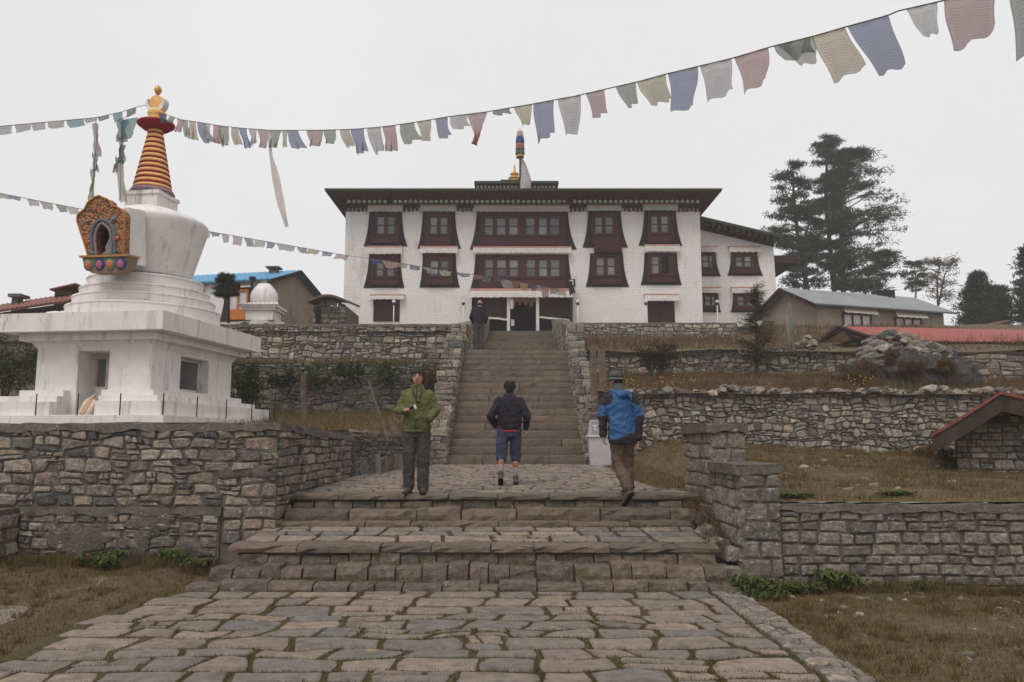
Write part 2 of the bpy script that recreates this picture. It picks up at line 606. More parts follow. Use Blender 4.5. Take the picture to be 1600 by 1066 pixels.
def stone_geo(poly, fr, rng, h=0.05, gap=0.012, back=-0.04, rnd=0.10, dome=0.25, tiltn=0.012, flat=False, jit=0.06):
    """one stone: a rounded, bulging block over the outline"""
    cu = sum(p[0] for p in poly) / len(poly)
    cv = sum(p[1] for p in poly) / len(poly)
    rad = [math.hypot(p[0] - cu, p[1] - cv) for p in poly]
    mean = sum(rad) / len(rad)
    out = []
    k = len(poly)
    for i, p in enumerate(poly):
        d = max(rad[i], 1e-4)
        s = max(0.3, (d - gap) / d)
        if rad[i] > mean * 1.02:
            s *= 1 - rnd * rng.uniform(0.5, 1.3) * min(1.0, (rad[i] / mean - 1) * 3)
        s *= 1 + rng.uniform(-jit, jit * 0.5)
        out.append((cu + (p[0] - cu) * s, cv + (p[1] - cv) * s))
    tu, tv = rng.uniform(-1, 1) * tiltn, rng.uniform(-1, 1) * tiltn
    hh = h * rng.uniform(0.6, 1.25)
    V = []
    sc = max(mean, 0.02)
    for u, v in out:
        V.append(fr.p(u, v, back))
    for u, v in out:
        n = hh * (1 - dome) + (tu * (u - cu) + tv * (v - cv)) / sc
        V.append(fr.p(u, v, n * rng.uniform(0.8, 1.05) if not flat else n))
    ins = 0.10 if flat else 0.26
    for u, v in out:
        q = ins * rng.uniform(0.7, 1.3)
        n = hh * rng.uniform(0.88, 1.08) + (tu * (u - cu) + tv * (v - cv)) / sc if not flat else hh + (tu * (u - cu) + tv * (v - cv)) / sc
        V.append(fr.p(u + (cu - u) * q, v + (cv - v) * q, n))
    V.append(fr.p(cu + rng.uniform(-.1, .1) * mean, cv + rng.uniform(-.1, .1) * mean, hh * (1.0 if flat else rng.uniform(0.9, 1.12))))
    F = []
    for r in (0, 1):
        for i in range(k):
            j = (i + 1) % k
            F.append((r * k + i, r * k + j, (r + 1) * k + j, (r + 1) * k + i))
    for i in range(k):
        F.append((2 * k + i, 2 * k + (i + 1) % k, 3 * k))
    return V, F


def rough_block(x0, x1, y0, y1, z0, z1, rng, r=0.02, nx=3, amp=0.012):
    """a hewn block with worn, uneven arrises"""
    xs = [x0 + (x1 - x0) * i / nx for i in range(nx + 1)]
    prof = [(0, 0), (0, 0.55), (0.0, 1.0), (0.35, 1.0), (1, 1.0), (1, 0)]
    V, F = [], []
    k = len(prof)
    for i, x in enumerate(xs):
        e = rng.uniform(0, r) * 0.35 if i in (0, nx) else 0
        for a, b in prof:
            y = y0 + (y1 - y0) * a
            z = z0 + (z1 - z0) * b
            if a == 0 and b == 1.0:
                y += r * rng.uniform(0.4, 1.3)
                z -= r * rng.uniform(0.1, 0.7)
            if a == 0:
                y += rng.uniform(-amp, amp)
            if b == 1.0:
                z += rng.uniform(-amp, amp) * 0.7
            if e and b > 0.5:
                z -= e * 0.6
            V.append((x + (rng.uniform(-amp, amp) if 0 < i < nx else (e if i == 0 else -e) * (1 if a == 0 else 0.3)), y, z))
    for i in range(nx):
        for j in range(k):
            j2 = (j + 1) % k
            F.append((i * k + j, (i + 1) * k + j, (i + 1) * k + j2, i * k + j2))
    F.append(tuple(range(k)))
    F.append(tuple(nx * k + j for j in range(k - 1, -1, -1)))
    return V, F


def emit_pieces(parent, name, geos, mat, limit=300, minpx=8.0, smooth=False, restname=None):
    """the pieces that show largest become objects of their own, the small rest one joined part"""
    items = []
    for V, F in geos:
        xs = [v[0] for v in V]
        ys = [v[1] for v in V]
        zs = [v[2] for v in V]
        cy = max(1.5, sum(ys) / len(ys))
        ext = max(max(xs) - min(xs), max(zs) - min(zs), (max(ys) - min(ys)) * 0.15) * FPX / cy
        items.append((ext, V, F))
    items.sort(key=lambda t: -t[0])
    rest = MB()
    for i, (e, V, F) in enumerate(items):
        if i < limit and e >= minpx:
            mesh_obj(name, [tuple(v) for v in V], F, mat, parent, smooth)
        else:
            rest.add(V, F)
    if rest.v:
        stuff(rest.build(restname or (name + '_fill'), mat, parent, smooth))


def blades(P, h, wd, rng, lean=0.5, hvar=0.5):
    """P (n,3) roots -> grass triangles"""
    n = len(P)
    a = rng.uniform(0, 2 * np.pi, n)
    hh = h * (1 - hvar + 2 * hvar * rng.random(n))
    d = np.stack([np.cos(a), np.sin(a), np.zeros(n)], 1)
    b = rng.uniform(0, 2 * np.pi, n)
    l = np.stack([np.cos(b), np.sin(b), np.zeros(n)], 1) * (lean * rng.random(n) * hh)[:, None]
    V = np.empty((n, 3, 3))
    V[:, 0] = P - d * wd / 2
    V[:, 1] = P + d * wd / 2
    V[:, 2] = P + l + np.stack([np.zeros(n), np.zeros(n), hh], 1)
    return V.reshape(-1, 3), np.arange(3 * n).reshape(-1, 3)


def leaves(C, rad, per, size, wfrac, rng, flat=1.0, upbias=0.0):
    """clumps at C (n,3), radius rad (n,), per leaves each: pointed quads as two triangles -> one quad"""
    n = len(C)
    rad = np.broadcast_to(np.asarray(rad, float), (n,))
    c = np.repeat(C, per, 0)
    r = np.repeat(rad, per)
    k = len(c)
    d = rng.normal(size=(k, 3))
    d /= np.linalg.norm(d, axis=1)[:, None]
    rr = r * rng.random(k) ** 0.45
    off = d * rr[:, None]
    off[:, 2] *= flat
    c = c + off
    t = d * 0.7 + rng.normal(size=(k, 3)) * 0.6
    t[:, 2] += upbias
    t /= np.linalg.norm(t, axis=1)[:, None]
    s = rng.normal(size=(k, 3))
    s = np.cross(t, s)
    s /= np.linalg.norm(s, axis=1)[:, None] + 1e-9
    L = size * (0.6 + 0.8 * rng.random(k))
    V = np.empty((k, 4, 3))
    V[:, 0] = c - t * (L / 2)[:, None]
    V[:, 1] = c + s * (L * wfrac / 2)[:, None]
    V[:, 2] = c + t * (L / 2)[:, None]
    V[:, 3] = c - s * (L * wfrac / 2)[:, None]
    return V.reshape(-1, 3), np.arange(4 * k).reshape(-1, 4)


def leafmat(name, pal, transl=0.25):
    return surf(name, pal, rand=True, mott=0.2, mscale=3, bump=0, rough=0.8, transl=transl, spec=0.1)


M['grass'] = leafmat('dry_grass_blades', [lin(112, 92, 62), lin(86, 82, 44), lin(134, 108, 76), lin(74, 74, 38), lin(100, 76, 52), lin(94, 92, 50)])
M['moss_grass'] = leafmat('joint_grass_blades', [lin(88, 82, 46), lin(104, 90, 56), lin(76, 74, 40), lin(118, 98, 64)])
M['green_leaf'] = leafmat('green_leaves', [lin(66, 78, 38), lin(82, 92, 48), lin(54, 66, 34), lin(98, 98, 54)])
M['shrub_leaf'] = leafmat('shrub_leaves', [lin(52, 60, 34), lin(66, 72, 40), lin(44, 50, 30), lin(80, 78, 46)])
M['dry_leaf'] = leafmat('dry_brown_leaves', [lin(104, 80, 56), lin(88, 70, 50), lin(118, 92, 62), lin(76, 64, 46)])
M['needles'] = leafmat('pine_needles', [lin(44, 52, 40), lin(54, 62, 46), lin(38, 45, 36), lin(60, 66, 50)], 0.18)

# ================================================================== ground
NPR = np.random.default_rng(11)


def patch(name, x0, x1, nx, y0, y1, ny, zf, mat, label=None):
    xs = np.linspace(x0, x1, nx + 1)
    ys = np.linspace(y0, y1, ny + 1)
    V = [(x, y, zf(x, y)) for y in ys for x in xs]
    F = []
    for j in range(ny):
        for i in range(nx):
            a = j * (nx + 1) + i
            F.append((a, a + 1, a + nx + 2, a + nx + 1))
    return struct(mesh_obj(name, V, F, mat, None, True))


def fbm(x, y, s=1.0, k=0.0):
    return mnoise.noise((x * s, y * s, k)) + 0.5 * mnoise.noise((x * s * 2.3, y * s * 2.3, k + 7))


def z_low(x, y):
    z = 0.03 * fbm(x, y, 0.5) + 0.008 * fbm(x, y, 3.0)
    if x < -3.2:
        z += 0.12 * min(1, max(0, (y - 8.0) / 2.8))
    if x > 2.4:
        z -= 0.05 * min(1, max(0, (y - 7.5) / 2.0)) - 0.015
    if -4.2 < x < 2.5:
        z = z * 0.3 - 0.035 * min(1, max(0, min(x + 4.2, 2.5 - x) / 0.3))
    return z


def z_slope(x, y):
    base = 0.93 + (y - 9.65) / 10.35 * (0.70 - 0.042 * max(0, min(x, 14) - 3.5))
    b = 0.05 * fbm(x, y, 0.6, 3) + 0.012 * fbm(x, y, 3.0, 5)
    z = base + b * min(1, (y - 9.5) / 1.5)
    if y > 12.0:
        k = min(1.0, max(0.0, (x - 2.35) / 1.6))
        k = k * k * (3 - 2 * k)
        z = (0.895 + (y - 11.4) * 0.0205) * (1 - k) + z * k
    return z


patch('lower_ground', -9.5, 12, 90, 3.0, 10.85, 44, z_low, M['lawn'])
patch('lower_ground', -140, 140, 56, -38, 3.0, 10, lambda x, y: 0.0 if y < 2.9 else -0.03, M['lawn'])
patch('lower_ground', -140, -9.5, 30, 3.0, 10.85, 6, lambda x, y: 0.03, M['lawn'])
patch('lower_ground', 12, 140, 30, 3.0, 10.85, 6, lambda x, y: -0.03, M['lawn'])
patch('grass_slope', 3.0, 16, 68, 9.72, 12.2, 16, z_slope, M['lawn'])
patch('grass_slope', 2.30, 16, 72, 12.2, 20.6, 48, z_slope, M['lawn'])
patch('grass_slope', 16, 140, 30, 9.72, 20.6, 8, lambda x, y: z_slope(16, y) - 0.05, M['lawn'])
z_plat = lambda x, y: 1.86 + 0.03 * fbm(x, y, 0.7, 9) + (max(0, y - 17) * 0.085)
patch('platform_ground', -60, -3.2, 40, 10.9, 25.3, 24, z_plat, M['lawn'])


def z_bank(x, y):
    return 1.80 + (y - 15.7) * 0.09 + 0.04 * fbm(x, y, 0.8, 4)


patch('bank_ground', -3.2, -2.15, 14, 16.2, 25.3, 50, lambda x, y: z_bank(x, y) if (x + 3.12) / 1.02 < (y - 16.35) / 4.5 or y > 20.7 else 0.6, M['lawn'])


def z_tl(x, y):
    return 4.08 + (y - 25) * 0.05 + 0.05 * fbm(x, y, 0.9, 2)


patch('tier_ground', -60, -2.15, 50, 25.05, 28.3, 8, z_tl, M['soil'])
z_t1 = lambda x, y: 2.86 + (y - 20.4) * 0.155 + 0.10 * fbm(x, y, 0.7, 6)
patch('tier_ground', 2.3, 60, 60, 20.35, 27.2, 20, z_t1, M['soil'])
z_t2 = lambda x, y: 4.72 + (y - 27.1) * (0.165 + 0.055 * min(1, max(0, (x - 10.2) / 1.5))) + 0.10 * fbm(x, y, 0.6, 8)
patch('tier_ground', 2.3, 60, 60, 27.1, 38.8, 20, z_t2, M['soil'])


def z_hill(x, y):
    if y < 38:
        z = 5.75 + (y - 28) * 0.165
    elif y < 52:
        z = 7.4
    else:
        z = 7.4 + (y - 52) * 0.16
    return z + (0.25 * fbm(x, y, 0.1, 1) if y > 52 else 0)


patch('hill_ground', -140, -2.1, 30, 28.2, 43.6, 8, lambda x, y: z_hill(x, y) - (0.25 if x > -12 else 0.6), M['hill'])
patch('hill_ground', 2.7, 140, 30, 38.6, 43.6, 3, lambda x, y: 7.2, M['hill'])
patch('hill_ground', -140, 140, 40, 43.6, 145, 24, z_hill, M['hill'])

# ================================================================== lower path: flagstones, kerb
rng = random.Random(21)
up = Frame((0, 0, 0), (1, 0, 0), (0, 1, 0), (0, 0, 1))
pv = Frame((0, 0, 0.004), (1, 0, 0), (0, 1, 0), (0, 0, 1))
path_edge = lambda v: -3.62 - 0.30 * (9.0 - v) / 3 + 0.25 * mnoise.noise((v * 1.3, 4.4, 0))
pts = [(2.16, 1.0), (2.16, 9.06)] + [(path_edge(1.0 + 8.06 * i / 40) - 0.12, 1.0 + 8.06 * i / 40) for i in range(40, -1, -1)]
path = struct(MB().prism(up, pts, -0.16, 0.004).build('stone_path', M['moss_soil']))
JOINTS = []
geos = []
polys = coursed(-4.15, 2.16, 2.0, 9.06, (0.25, 0.42), (0.30, 0.72), rng, wig=0.11, split=0.2, tilt=0.15)
for p in polys:
    cu = sum(q[0] for q in p) / len(p)
    cv = sum(q[1] for q in p) / len(p)
    if cu < path_edge(cv):
        continue
    p = [(u + 0.03 * mnoise.noise((u * 6, v * 6, 1)), v + 0.03 * mnoise.noise((u * 6, v * 6, 8))) for u, v in p]
    geos.append(stone_geo(p, pv, rng, h=0.015, gap=0.013, back=-0.05, rnd=0.15, dome=0.5, tiltn=0.003, flat=True, jit=0.05))
    JOINTS.append(p)
emit_pieces(path, 'flagstone', geos, M['paving'], 300, 6)
kerb = struct(MB().box(2.17, 2.50, 1.0, 9.02, -0.16, -0.005).build('path_kerb', M['soil']))
geos = []
for p in coursed(2.17, 2.50, 2.6, 9.02, (0.09, 0.15), (0.12, 0.34), rng, wig=0.02, split=0.0, tilt=0.02):
    geos.append(stone_geo(p, Frame((0, 0, 0.004), (1, 0, 0), (0, 1, 0), (0, 0, 1)), rng, h=0.035, gap=0.007, back=-0.05, rnd=0.1, dome=0.35, tiltn=0.01))
emit_pieces(kerb, 'kerb_stone', geos, M['stone_block'], 300, 6)

# ================================================================== the six broad steps up to the terrace
ST = [  # y of the front, x ends, z below, z top
    (9.10, -3.62, 2.60, -0.05, 0.10),
    (9.34, -3.45, 2.46, 0.02, 0.25),
    (9.60, -3.30, 2.42, 0.10, 0.44),
    (10.90, -3.12, 2.52, 0.44, 0.59),
    (11.10, -3.10, 2.60, 0.50, 0.735),
    (11.35, -3.08, 2.62, 0.60, 0.925)]
steps = thing('broad_steps', 'six low broad stone steps with mossy joints rising from the flagstone path', 'steps', (0, 9.1, 0))
core = MB()
for i, (y, x0, x1, z0, z1) in enumerate(ST):
    yb = 11.9 if i >= 3 else 11.0
    core.box(x0 + 0.06, x1 - 0.06, y + 0.09, yb + i * 0.01, -0.2, z1 - 0.05)
core.build('earth_core', M['mortar'], steps)


def block_row(x0, x1, y, dep, z0, z1, wid, r=0.03, amp=0.015, un=0.012):
    out = []
    x = x0
    while x < x1 - 0.02:
        wd = rng.uniform(*wid)
        if x + wd > x1 - wid[0] * 0.6:
            wd = x1 - x
        dz = rng.uniform(-un * 1.3, un)
        out.append(rough_block(x + 0.004, x + wd - 0.004, y + rng.uniform(-0.025, 0.025), y + dep, z0, z1 + dz, rng, r, max(2, int(wd / 0.13)), amp))
        x += wd
    return out


blocks = block_row(-3.62, 2.60, 9.10, 0.30, -0.06, 0.095, (0.2, 0.55), 0.034, 0.014, 0.028)
blocks += block_row(-3.45, 2.46, 9.34, 0.32, 0.02, 0.245, (0.2, 0.46), 0.036, 0.016, 0.026)
blocks += block_row(-3.24, 2.40, 9.63, 0.25, 0.15, 0.355, (0.2, 0.45), 0.03, 0.02, 0.02)
slabs = block_row(-3.34, 2.44, 9.605, 0.42, 0.36, 0.44, (0.35, 1.0), 0.026, 0.02, 0.01)
slabs += block_row(-3.12, 2.40, 10.90, 0.30, 0.48, 0.59, (0.5, 1.2), 0.024, 0.016, 0.012)
slabs += block_row(-3.10, 2.52, 11.10, 0.34, 0.545, 0.735, (0.5, 1.2), 0.03, 0.02, 0.014)
blocks += block_row(-3.05, 2.58, 11.365, 0.22, 0.66, 0.845, (0.24, 0.5), 0.03, 0.02, 0.015)
slabs += block_row(-3.08, 2.62, 11.335, 0.45, 0.85, 0.925, (0.45, 1.1), 0.022, 0.016, 0.008)
emit_pieces(steps, 'step_block', blocks, M['step_block'], 300, 6)
emit_pieces(steps, 'step_slab', slabs, M['step'], 300, 6)

# landing between the third and the fourth step
landing = struct(MB().box(-3.28, 2.38, 9.95, 10.93, 0.2, 0.425).build('step_landing', M['moss_soil']))
lf = Frame((0, 9.98, 0.425), (1, 0, 0), (0, 0.94, 0.085), (0, -0.085, 0.94))
geos = []
for p in coursed(-3.30, 2.40, 0.0, 0.95, (0.26, 0.36), (0.34, 0.7), rng, wig=0.04, split=0.1, tilt=0.08):
    geos.append(stone_geo(p, lf, rng, h=0.014, gap=0.014, back=-0.06, rnd=0.1, dome=0.4, tiltn=0.006, flat=True))
    JOINTS.append([tuple(lf.p(u, v))[:2] + (lf.p(u, v).z,) for u, v in p])
emit_pieces(landing, 'flagstone', geos, M['paving'], 300, 6)

# terrace in front of the stairs
def z_ter(y):
    return 0.905 + (y - 11.4) * 0.0205


terrace = MB()
terrace.add([(-3.1, 11.6, 0.888), (2.66, 11.6, 0.888), (2.66, 20.6, 1.072), (-3.1, 20.6, 1.072), (-3.1, 11.6, 0.5), (2.66, 11.6, 0.5), (2.66, 20.6, 0.5), (-3.1, 20.6, 0.5)],
            [(0, 1, 2, 3), (0, 4, 5, 1), (1, 5, 6, 2), (2, 6, 7, 3), (3, 7, 4, 0)])
terrace = struct(terrace.build('terrace', M['moss_soil']))
tf = Frame((0, 11.6, z_ter(11.6) - 0.03), (1, 0, 0), (0, 1, 0.0205), (0, -0.0205, 1))
geos = []
for p in coursed(-3.06, 2.64, 0.05, 8.75, (0.18, 0.30), (0.2, 0.46), rng, wig=0.045, split=0.12, tilt=0.1):
    cu = sum(q[0] for q in p) / len(p)
    cv = sum(q[1] for q in p) / len(p)
    if cu < -3.05 + max(0, (cv - 4.1)) * 0.226:
        continue
    if cu > 2.2 + 0.3 * mnoise.noise((cv, 2, 2)) and cv > 1.5:
        continue
    geos.append(stone_geo(p, tf, rng, h=0.028, gap=0.012, back=-0.05, rnd=0.10, dome=0.3, tiltn=0.006, flat=True))
    JOINTS.append([tuple(tf.p(u, v))[:2] + (tf.p(u, v).z,) for u, v in p])
emit_pieces(terrace, 'flagstone', geos, M['paving'], 300, 6)


# ================================================================== walls
def wall(name, label, faces, cores, mat, group=None, h=0.05, minpx=8.0, extra=None, smooth=False, cmat='mortar', sink=0.036, **kw):
    """faces: (frame, outlines); cores: list of MB-filling callables"""
    mb = MB()
    for c in cores:
        c(mb)
    xs = [v[0] for v in mb.v]
    ys = [v[1] for v in mb.v]
    t = thing(name, label, 'wall', ((min(xs) + max(xs)) / 2, min(ys), min(v[2] for v in mb.v)), group)
    mb.build('mortar_core', M[cmat], t)
    geos = []
    for fr, polys in faces:
        fr = Frame(fr.O - fr.N * sink, fr.U, fr.V, fr.N)
        for p in polys:
            geos.append(stone_geo(p, fr, rng, h=h, **kw))
    emit_pieces(t, 'stone', geos, M[mat], 300, minpx, smooth)
    return t


# ---- big wall under the white chorten
rng = random.Random(5)
fL = front(10.8)
fSide = Frame((-3.12, 10.8, 0), (0, 1, 0), (0, 0, 1), (1, 0, 0))
up_rows = coursed(-8.6, -3.13, 0.80, 1.80, (0.085, 0.165), (0.13, 0.40), rng, wig=0.055, split=0.34, tilt=0.09)
fLow = front(10.765)
low_rows = coursed(-6.5, -3.86, 0.05, 0.70, (0.09, 0.16), (0.13, 0.36), rng, wig=0.03, split=0.15, tilt=0.05)
corner_rows = coursed(-3.84, -3.11, 0.30, 0.80, (0.16, 0.22), (0.26, 0.5), rng, wig=0.015, split=0.05, tilt=0.02)
side_top = lambda u: 1.80 - 0.028 * u
side_rows = clampv(coursed(0.05, 4.85, 0.50, 1.80, (0.11, 0.18), (0.16, 0.38), rng, wig=0.025, split=0.15, tilt=0.04), side_top)
fBlk = front(10.30)
blk_rows = coursed(-8.6, -6.52, 0.0, 0.72, (0.14, 0.22), (0.18, 0.4), rng, wig=0.03, split=0.15, tilt=0.05)
wl = wall('stone_wall', 'tall coursed stone retaining wall directly under the big white chorten', [(fL, up_rows), (fLow, low_rows), (fL, corner_rows), (fSide, side_rows), (fBlk, blk_rows), (Frame((-6.5, 10.3, 0), (0, 1, 0), (0, 0, 1), (1, 0, 0)), coursed(0, 0.46, 0.0, 0.72, (0.14, 0.2), (0.18, 0.3), rng, wig=0.02, split=0.0, tilt=0.03))],
          [lambda m: m.box(-8.6, -3.15, 10.82, 11.4, -0.2, 1.80), lambda m: m.box(-6.5, -3.86, 10.78, 10.83, -0.2, 0.70),
           lambda m: m.box(-3.6, -3.15, 11.4, 15.65, 0.2, 1.72), lambda m: m.box(-8.6, -6.52, 10.33, 10.82, -0.2, 0.72),
           lambda m: m.box(-60, -8.6, 10.5, 11.4, -0.2, 1.80)],
          'stone_grey', h=0.055, gap=0.010, rnd=0.20, tiltn=0.02, jit=0.08)


def cap_strip(parent, pts, wd, z0f, th, name='cement_cap', seg=14, mat='cement'):
    """uneven poured cap along a line (x,y pairs): pts start,end; width to the back"""
    (xa, ya), (xb, yb) = pts
    seg = max(seg * 2, int(math.hypot(xb - xa, yb - ya) * 9))
    V, F = [], []
    n = Vector((-(yb - ya), xb - xa)).normalized()
    for i in range(seg + 1):
        t = i / seg
        x, y = xa + (xb - xa) * t, ya + (yb - ya) * t
        z = z0f(t)
        a = 0.02 * mnoise.noise((x * 3.0, y * 3.0, 3)) + 0.014 * mnoise.noise((x * 11.0, y * 11.0, 3)) - 0.028
        b = 0.02 * mnoise.noise((x * 3.0, y * 3.0, 9)) + 0.01 * mnoise.noise((x * 12.0, y * 12.0, 9))
        c = 0.05 * mnoise.noise((x * 4.0, y * 3.0, 19)) + 0.025 * mnoise.noise((x * 12.0, y * 12.0, 19))
        V += [(x - n.x * (0.06 + a), y - n.y * (0.06 + a), z + c - 0.01), (x - n.x * (0.045 + a), y - n.y * (0.045 + a), z + th - 0.02 + b),
              (x - n.x * 0.01, y - n.y * 0.01, z + th + b), (x + n.x * wd, y + n.y * wd, z + th + b * 0.5), (x + n.x * wd, y + n.y * wd, z - 0.02)]
    k = 5
    for i in range(seg):
        for j in range(k):
            j2 = (j + 1) % k
            F.append((i * k + j, (i + 1) * k + j, (i + 1) * k + j2, i * k + j2))
    F.append(tuple(range(k)))
    F.append(tuple(seg * k + j for j in range(k - 1, -1, -1)))
    return mesh_obj(name, V, F, M[mat], parent)


cap_strip(wl, ((-8.6, 10.8), (-3.10, 10.8)), 0.55, lambda t: 1.80, 0.10, seg=40)
cap_strip(wl, ((-3.12, 10.86), (-3.12, 15.7)), 0.45, lambda t: 1.80 - 0.136 * t, 0.10, seg=24)
cap_strip(wl, ((-6.5, 10.765), (-3.84, 10.765)), 0.05, lambda t: 0.70, 0.09, name='cement_ledge', seg=20)
cap_strip(wl, ((-8.6, 10.30), (-6.5, 10.30)), 0.5, lambda t: 0.72, 0.06, name='cement_ledge', seg=14)
# smeared mortar patches on the lower courses and round the corner
for (x, z, a, b, y) in ((-5.75, 0.36, 0.34, 0.2, 10.75), (-4.75, 0.55, 0.3, 0.14, 10.75), (-4.25, 0.22, 0.26, 0.15, 10.75), (-3.55, 1.25, 0.4, 0.09, 10.79), (-4.9, 0.3, 0.2, 0.16, 10.75)):
    pts = []
    for k in range(30):
        an = 2 * math.pi * k / 30
        q = 1 + 0.7 * mnoise.noise((x + math.cos(an) * 1.6, z + math.sin(an) * 1.6, 2)) + 0.5 * mnoise.noise((x + math.cos(an) * 4, z + math.sin(an) * 4, 2))
        pts.append((x + a * q * math.cos(an), z + b * q * math.sin(an)))
    V, F = stone_geo(pts, front(y), rng, h=0.012, gap=0.0, back=-0.05, rnd=0, dome=0.5, flat=True, tiltn=0.004)
    mesh_obj('mortar_patch', V, F, M['cement'], wl, True)

# ---- dry-stone wall with upright slabs beside the terrace
U = Vector((1.02, 4.5, 0)).normalized()
fD = Frame((-3.12, 15.7, 0), U, (0, 0, 1), (U.y, -U.x, 0))
dr = coursed(0.0, 4.5, 1.36, 1.86, (0.08, 0.15), (0.22, 0.6), rng, wig=0.03, split=0.2, tilt=0.08, edge=0.06)
wd_ = wall('dry_stone_wall', 'low dark dry-stone wall over upright slate slabs, left of the terrace', [(fD, dr)],
           [lambda m: m.fbox(fD, 0.0, 4.55, 0.7, 1.80, -0.45, -0.01)], 'stone_dark', h=0.07, tiltn=0.03)
u = 0.0
while u < 4.4:
    wdt = rng.uniform(0.2, 0.36)
    hgt = rng.uniform(0.33, 0.42)
    V, F = stone_geo([(u, 0.9), (u + wdt / 2, 0.9), (u + wdt, 0.9), (u + wdt, 1.15), (u + wdt * .93, .98 + hgt), (u + wdt / 2, 1.0 + hgt), (u + wdt * .1, .98 + hgt), (u, 1.15)], fD, rng, h=0.07, gap=0.006, rnd=0.04, tiltn=0.02, flat=True)
    mesh_obj('upright_slab', V, F, M['stone_dark'], wd_)
    u += wdt

# ---- tiers of rubble wall, left of the stairs
rng = random.Random(9)
fA = Frame((0, 24.6, 0), (1, 0, 0), (0, 0.12, 1), (0, -1, 0.12))
pA = clampv(coursed(-13.5, -2.16, 2.2, 4.22, (0.11, 0.24), (0.13, 0.44), rng, wig=0.08, split=0.38, tilt=0.11), lambda u: 4.10 + 0.12 * mnoise.noise((u * 1.3, 0, 0)))
wall('rubble_wall', 'shaded lower rubble wall under hanging plants, left of the stairs', [(fA, pA)], [lambda m: m.fbox(fA, -60, -2.16, 1.0, 4.05, -0.5, -0.012)], 'stone_dark',
     h=0.09, gap=0.010, rnd=0.16, tiltn=0.035, minpx=9)
fB = Frame((0, 28.0, 0), (1, 0, 0), (0, 0.06, 1), (0, -1, 0.06))
pB = coursed(-13.5, -1.95, 4.0, 5.72, (0.12, 0.26), (0.14, 0.46), rng, wig=0.09, split=0.4, tilt=0.1)
wB = wall('rubble_wall', 'upper rubble wall of mixed pale and dark stones below the monastery, left of the stairs', [(fB, pB)], [lambda m: m.fbox(fB, -60, -2.0, 3.6, 5.70, -0.5, -0.012)], 'stone_pale',
          h=0.09, gap=0.010, rnd=0.16, tiltn=0.035, minpx=9)
cap_strip(wB, ((-13.5, 28.33), (-1.95, 28.33)), 0.6, lambda t: 5.72, 0.10, seg=40)

# ---- tiers right of the stairs
fC = Frame((0, 20.3, 0), (1, 0, 0), (0, 0.10, 1), (0, -1, 0.10))
pC = clampv(coursed(2.36, 13.2, 0.95, 3.15, (0.11, 0.22), (0.12, 0.36), rng, wig=0.085, split=0.36, tilt=0.12), lambda u: 2.96 + 0.14 * mnoise.noise((u * 1.7, 5, 0)), lambda u: z_slope(u, 20.2) - 0.15)
wC = wall('rubble_wall', 'long lower rubble wall of rounded pale stones above the grass slope on the right', [(fC, pC)], [lambda m: m.fbox(fC, 2.36, 40, 0.6, 2.86, -0.5, -0.012)], 'stone_pale',
          h=0.10, gap=0.009, rnd=0.22, tiltn=0.035, minpx=9, jit=0.10)
fE = Frame((0, 27.0, 0), (1, 0, 0), (0, 0.08, 1), (0, -1, 0.08))
pE = clampv(coursed(2.5, 12.5, 3.5, 5.05, (0.13, 0.26), (0.14, 0.44), rng, wig=0.10, split=0.36, tilt=0.13), lambda u: 4.80 + 0.22 * mnoise.noise((u * 0.9, 15, 0)))
wall('rubble_wall', 'middle rubble wall behind the bare shrub and brown bank on the right', [(fE, pE)], [lambda m: m.fbox(fE, 2.5, 40, 2.6, 4.66, -0.5, -0.012)], 'stone_pale',
     h=0.11, gap=0.011, rnd=0.22, tiltn=0.04, minpx=9, jit=0.10)
fG = front(38.4)
pG = coursed(3.2, 10.9, 6.3, 7.30, (0.16, 0.3), (0.22, 0.5), rng, wig=0.05, split=0.2, tilt=0.08)
wG = wall('rubble_wall', 'far upper stone wall at the foot of the white monastery front, right of the stairs', [(fG, pG)], [lambda m: m.box(2.75, 10.95, 38.44, 39.0, 5.2, 7.28)], 'stone_pale',
          h=0.08, gap=0.010, rnd=0.16, tiltn=0.03, minpx=9)
cap_strip(wG, ((3.2, 38.4), (10.9, 38.4)), 0.6, lambda t: 7.29, 0.08, seg=24)
fH = front(24.0)
pH = coursed(13.4, 17.5, 2.9, 4.22, (0.16, 0.26), (0.3, 0.75), rng, wig=0.05, split=0.2, tilt=0.08, edge=0.1)
wall('rubble_wall', 'flat-stone wall right of the dark boulder, below the red-roofed house', [(fH, pH)], [lambda m: m.box(13.4, 40, 24.03, 24.6, 2.0, 4.18)], 'stone_grey',
     h=0.07, gap=0.009, rnd=0.13, tiltn=0.03, minpx=9)

# ---- loose stones lying on the crest of the right-hand walls
for k in range(110):
    x = rng.uniform(2.6, 13.0)
    s = rng.uniform(0.05, 0.14)
    z = 2.90 + 0.14 * mnoise.noise((x * 1.7, 5, 0)) + rng.uniform(-0.02, 0.08)
    pts = [(x + s * (1 + rng.uniform(-.2, .2)) * math.cos(a), z + s * 0.7 * (1 + rng.uniform(-.2, .2)) * math.sin(a)) for a in [i * math.pi / 4 for i in range(8)]]
    V, F = stone_geo(pts, front(20.55 + rng.uniform(-0.1, 0.25)), rng, h=s * 1.2, gap=0, back=-s * 0.8, dome=0.4, tiltn=0.05)
    mesh_obj('crest_stone', V, F, M['stone_pale'], wC)

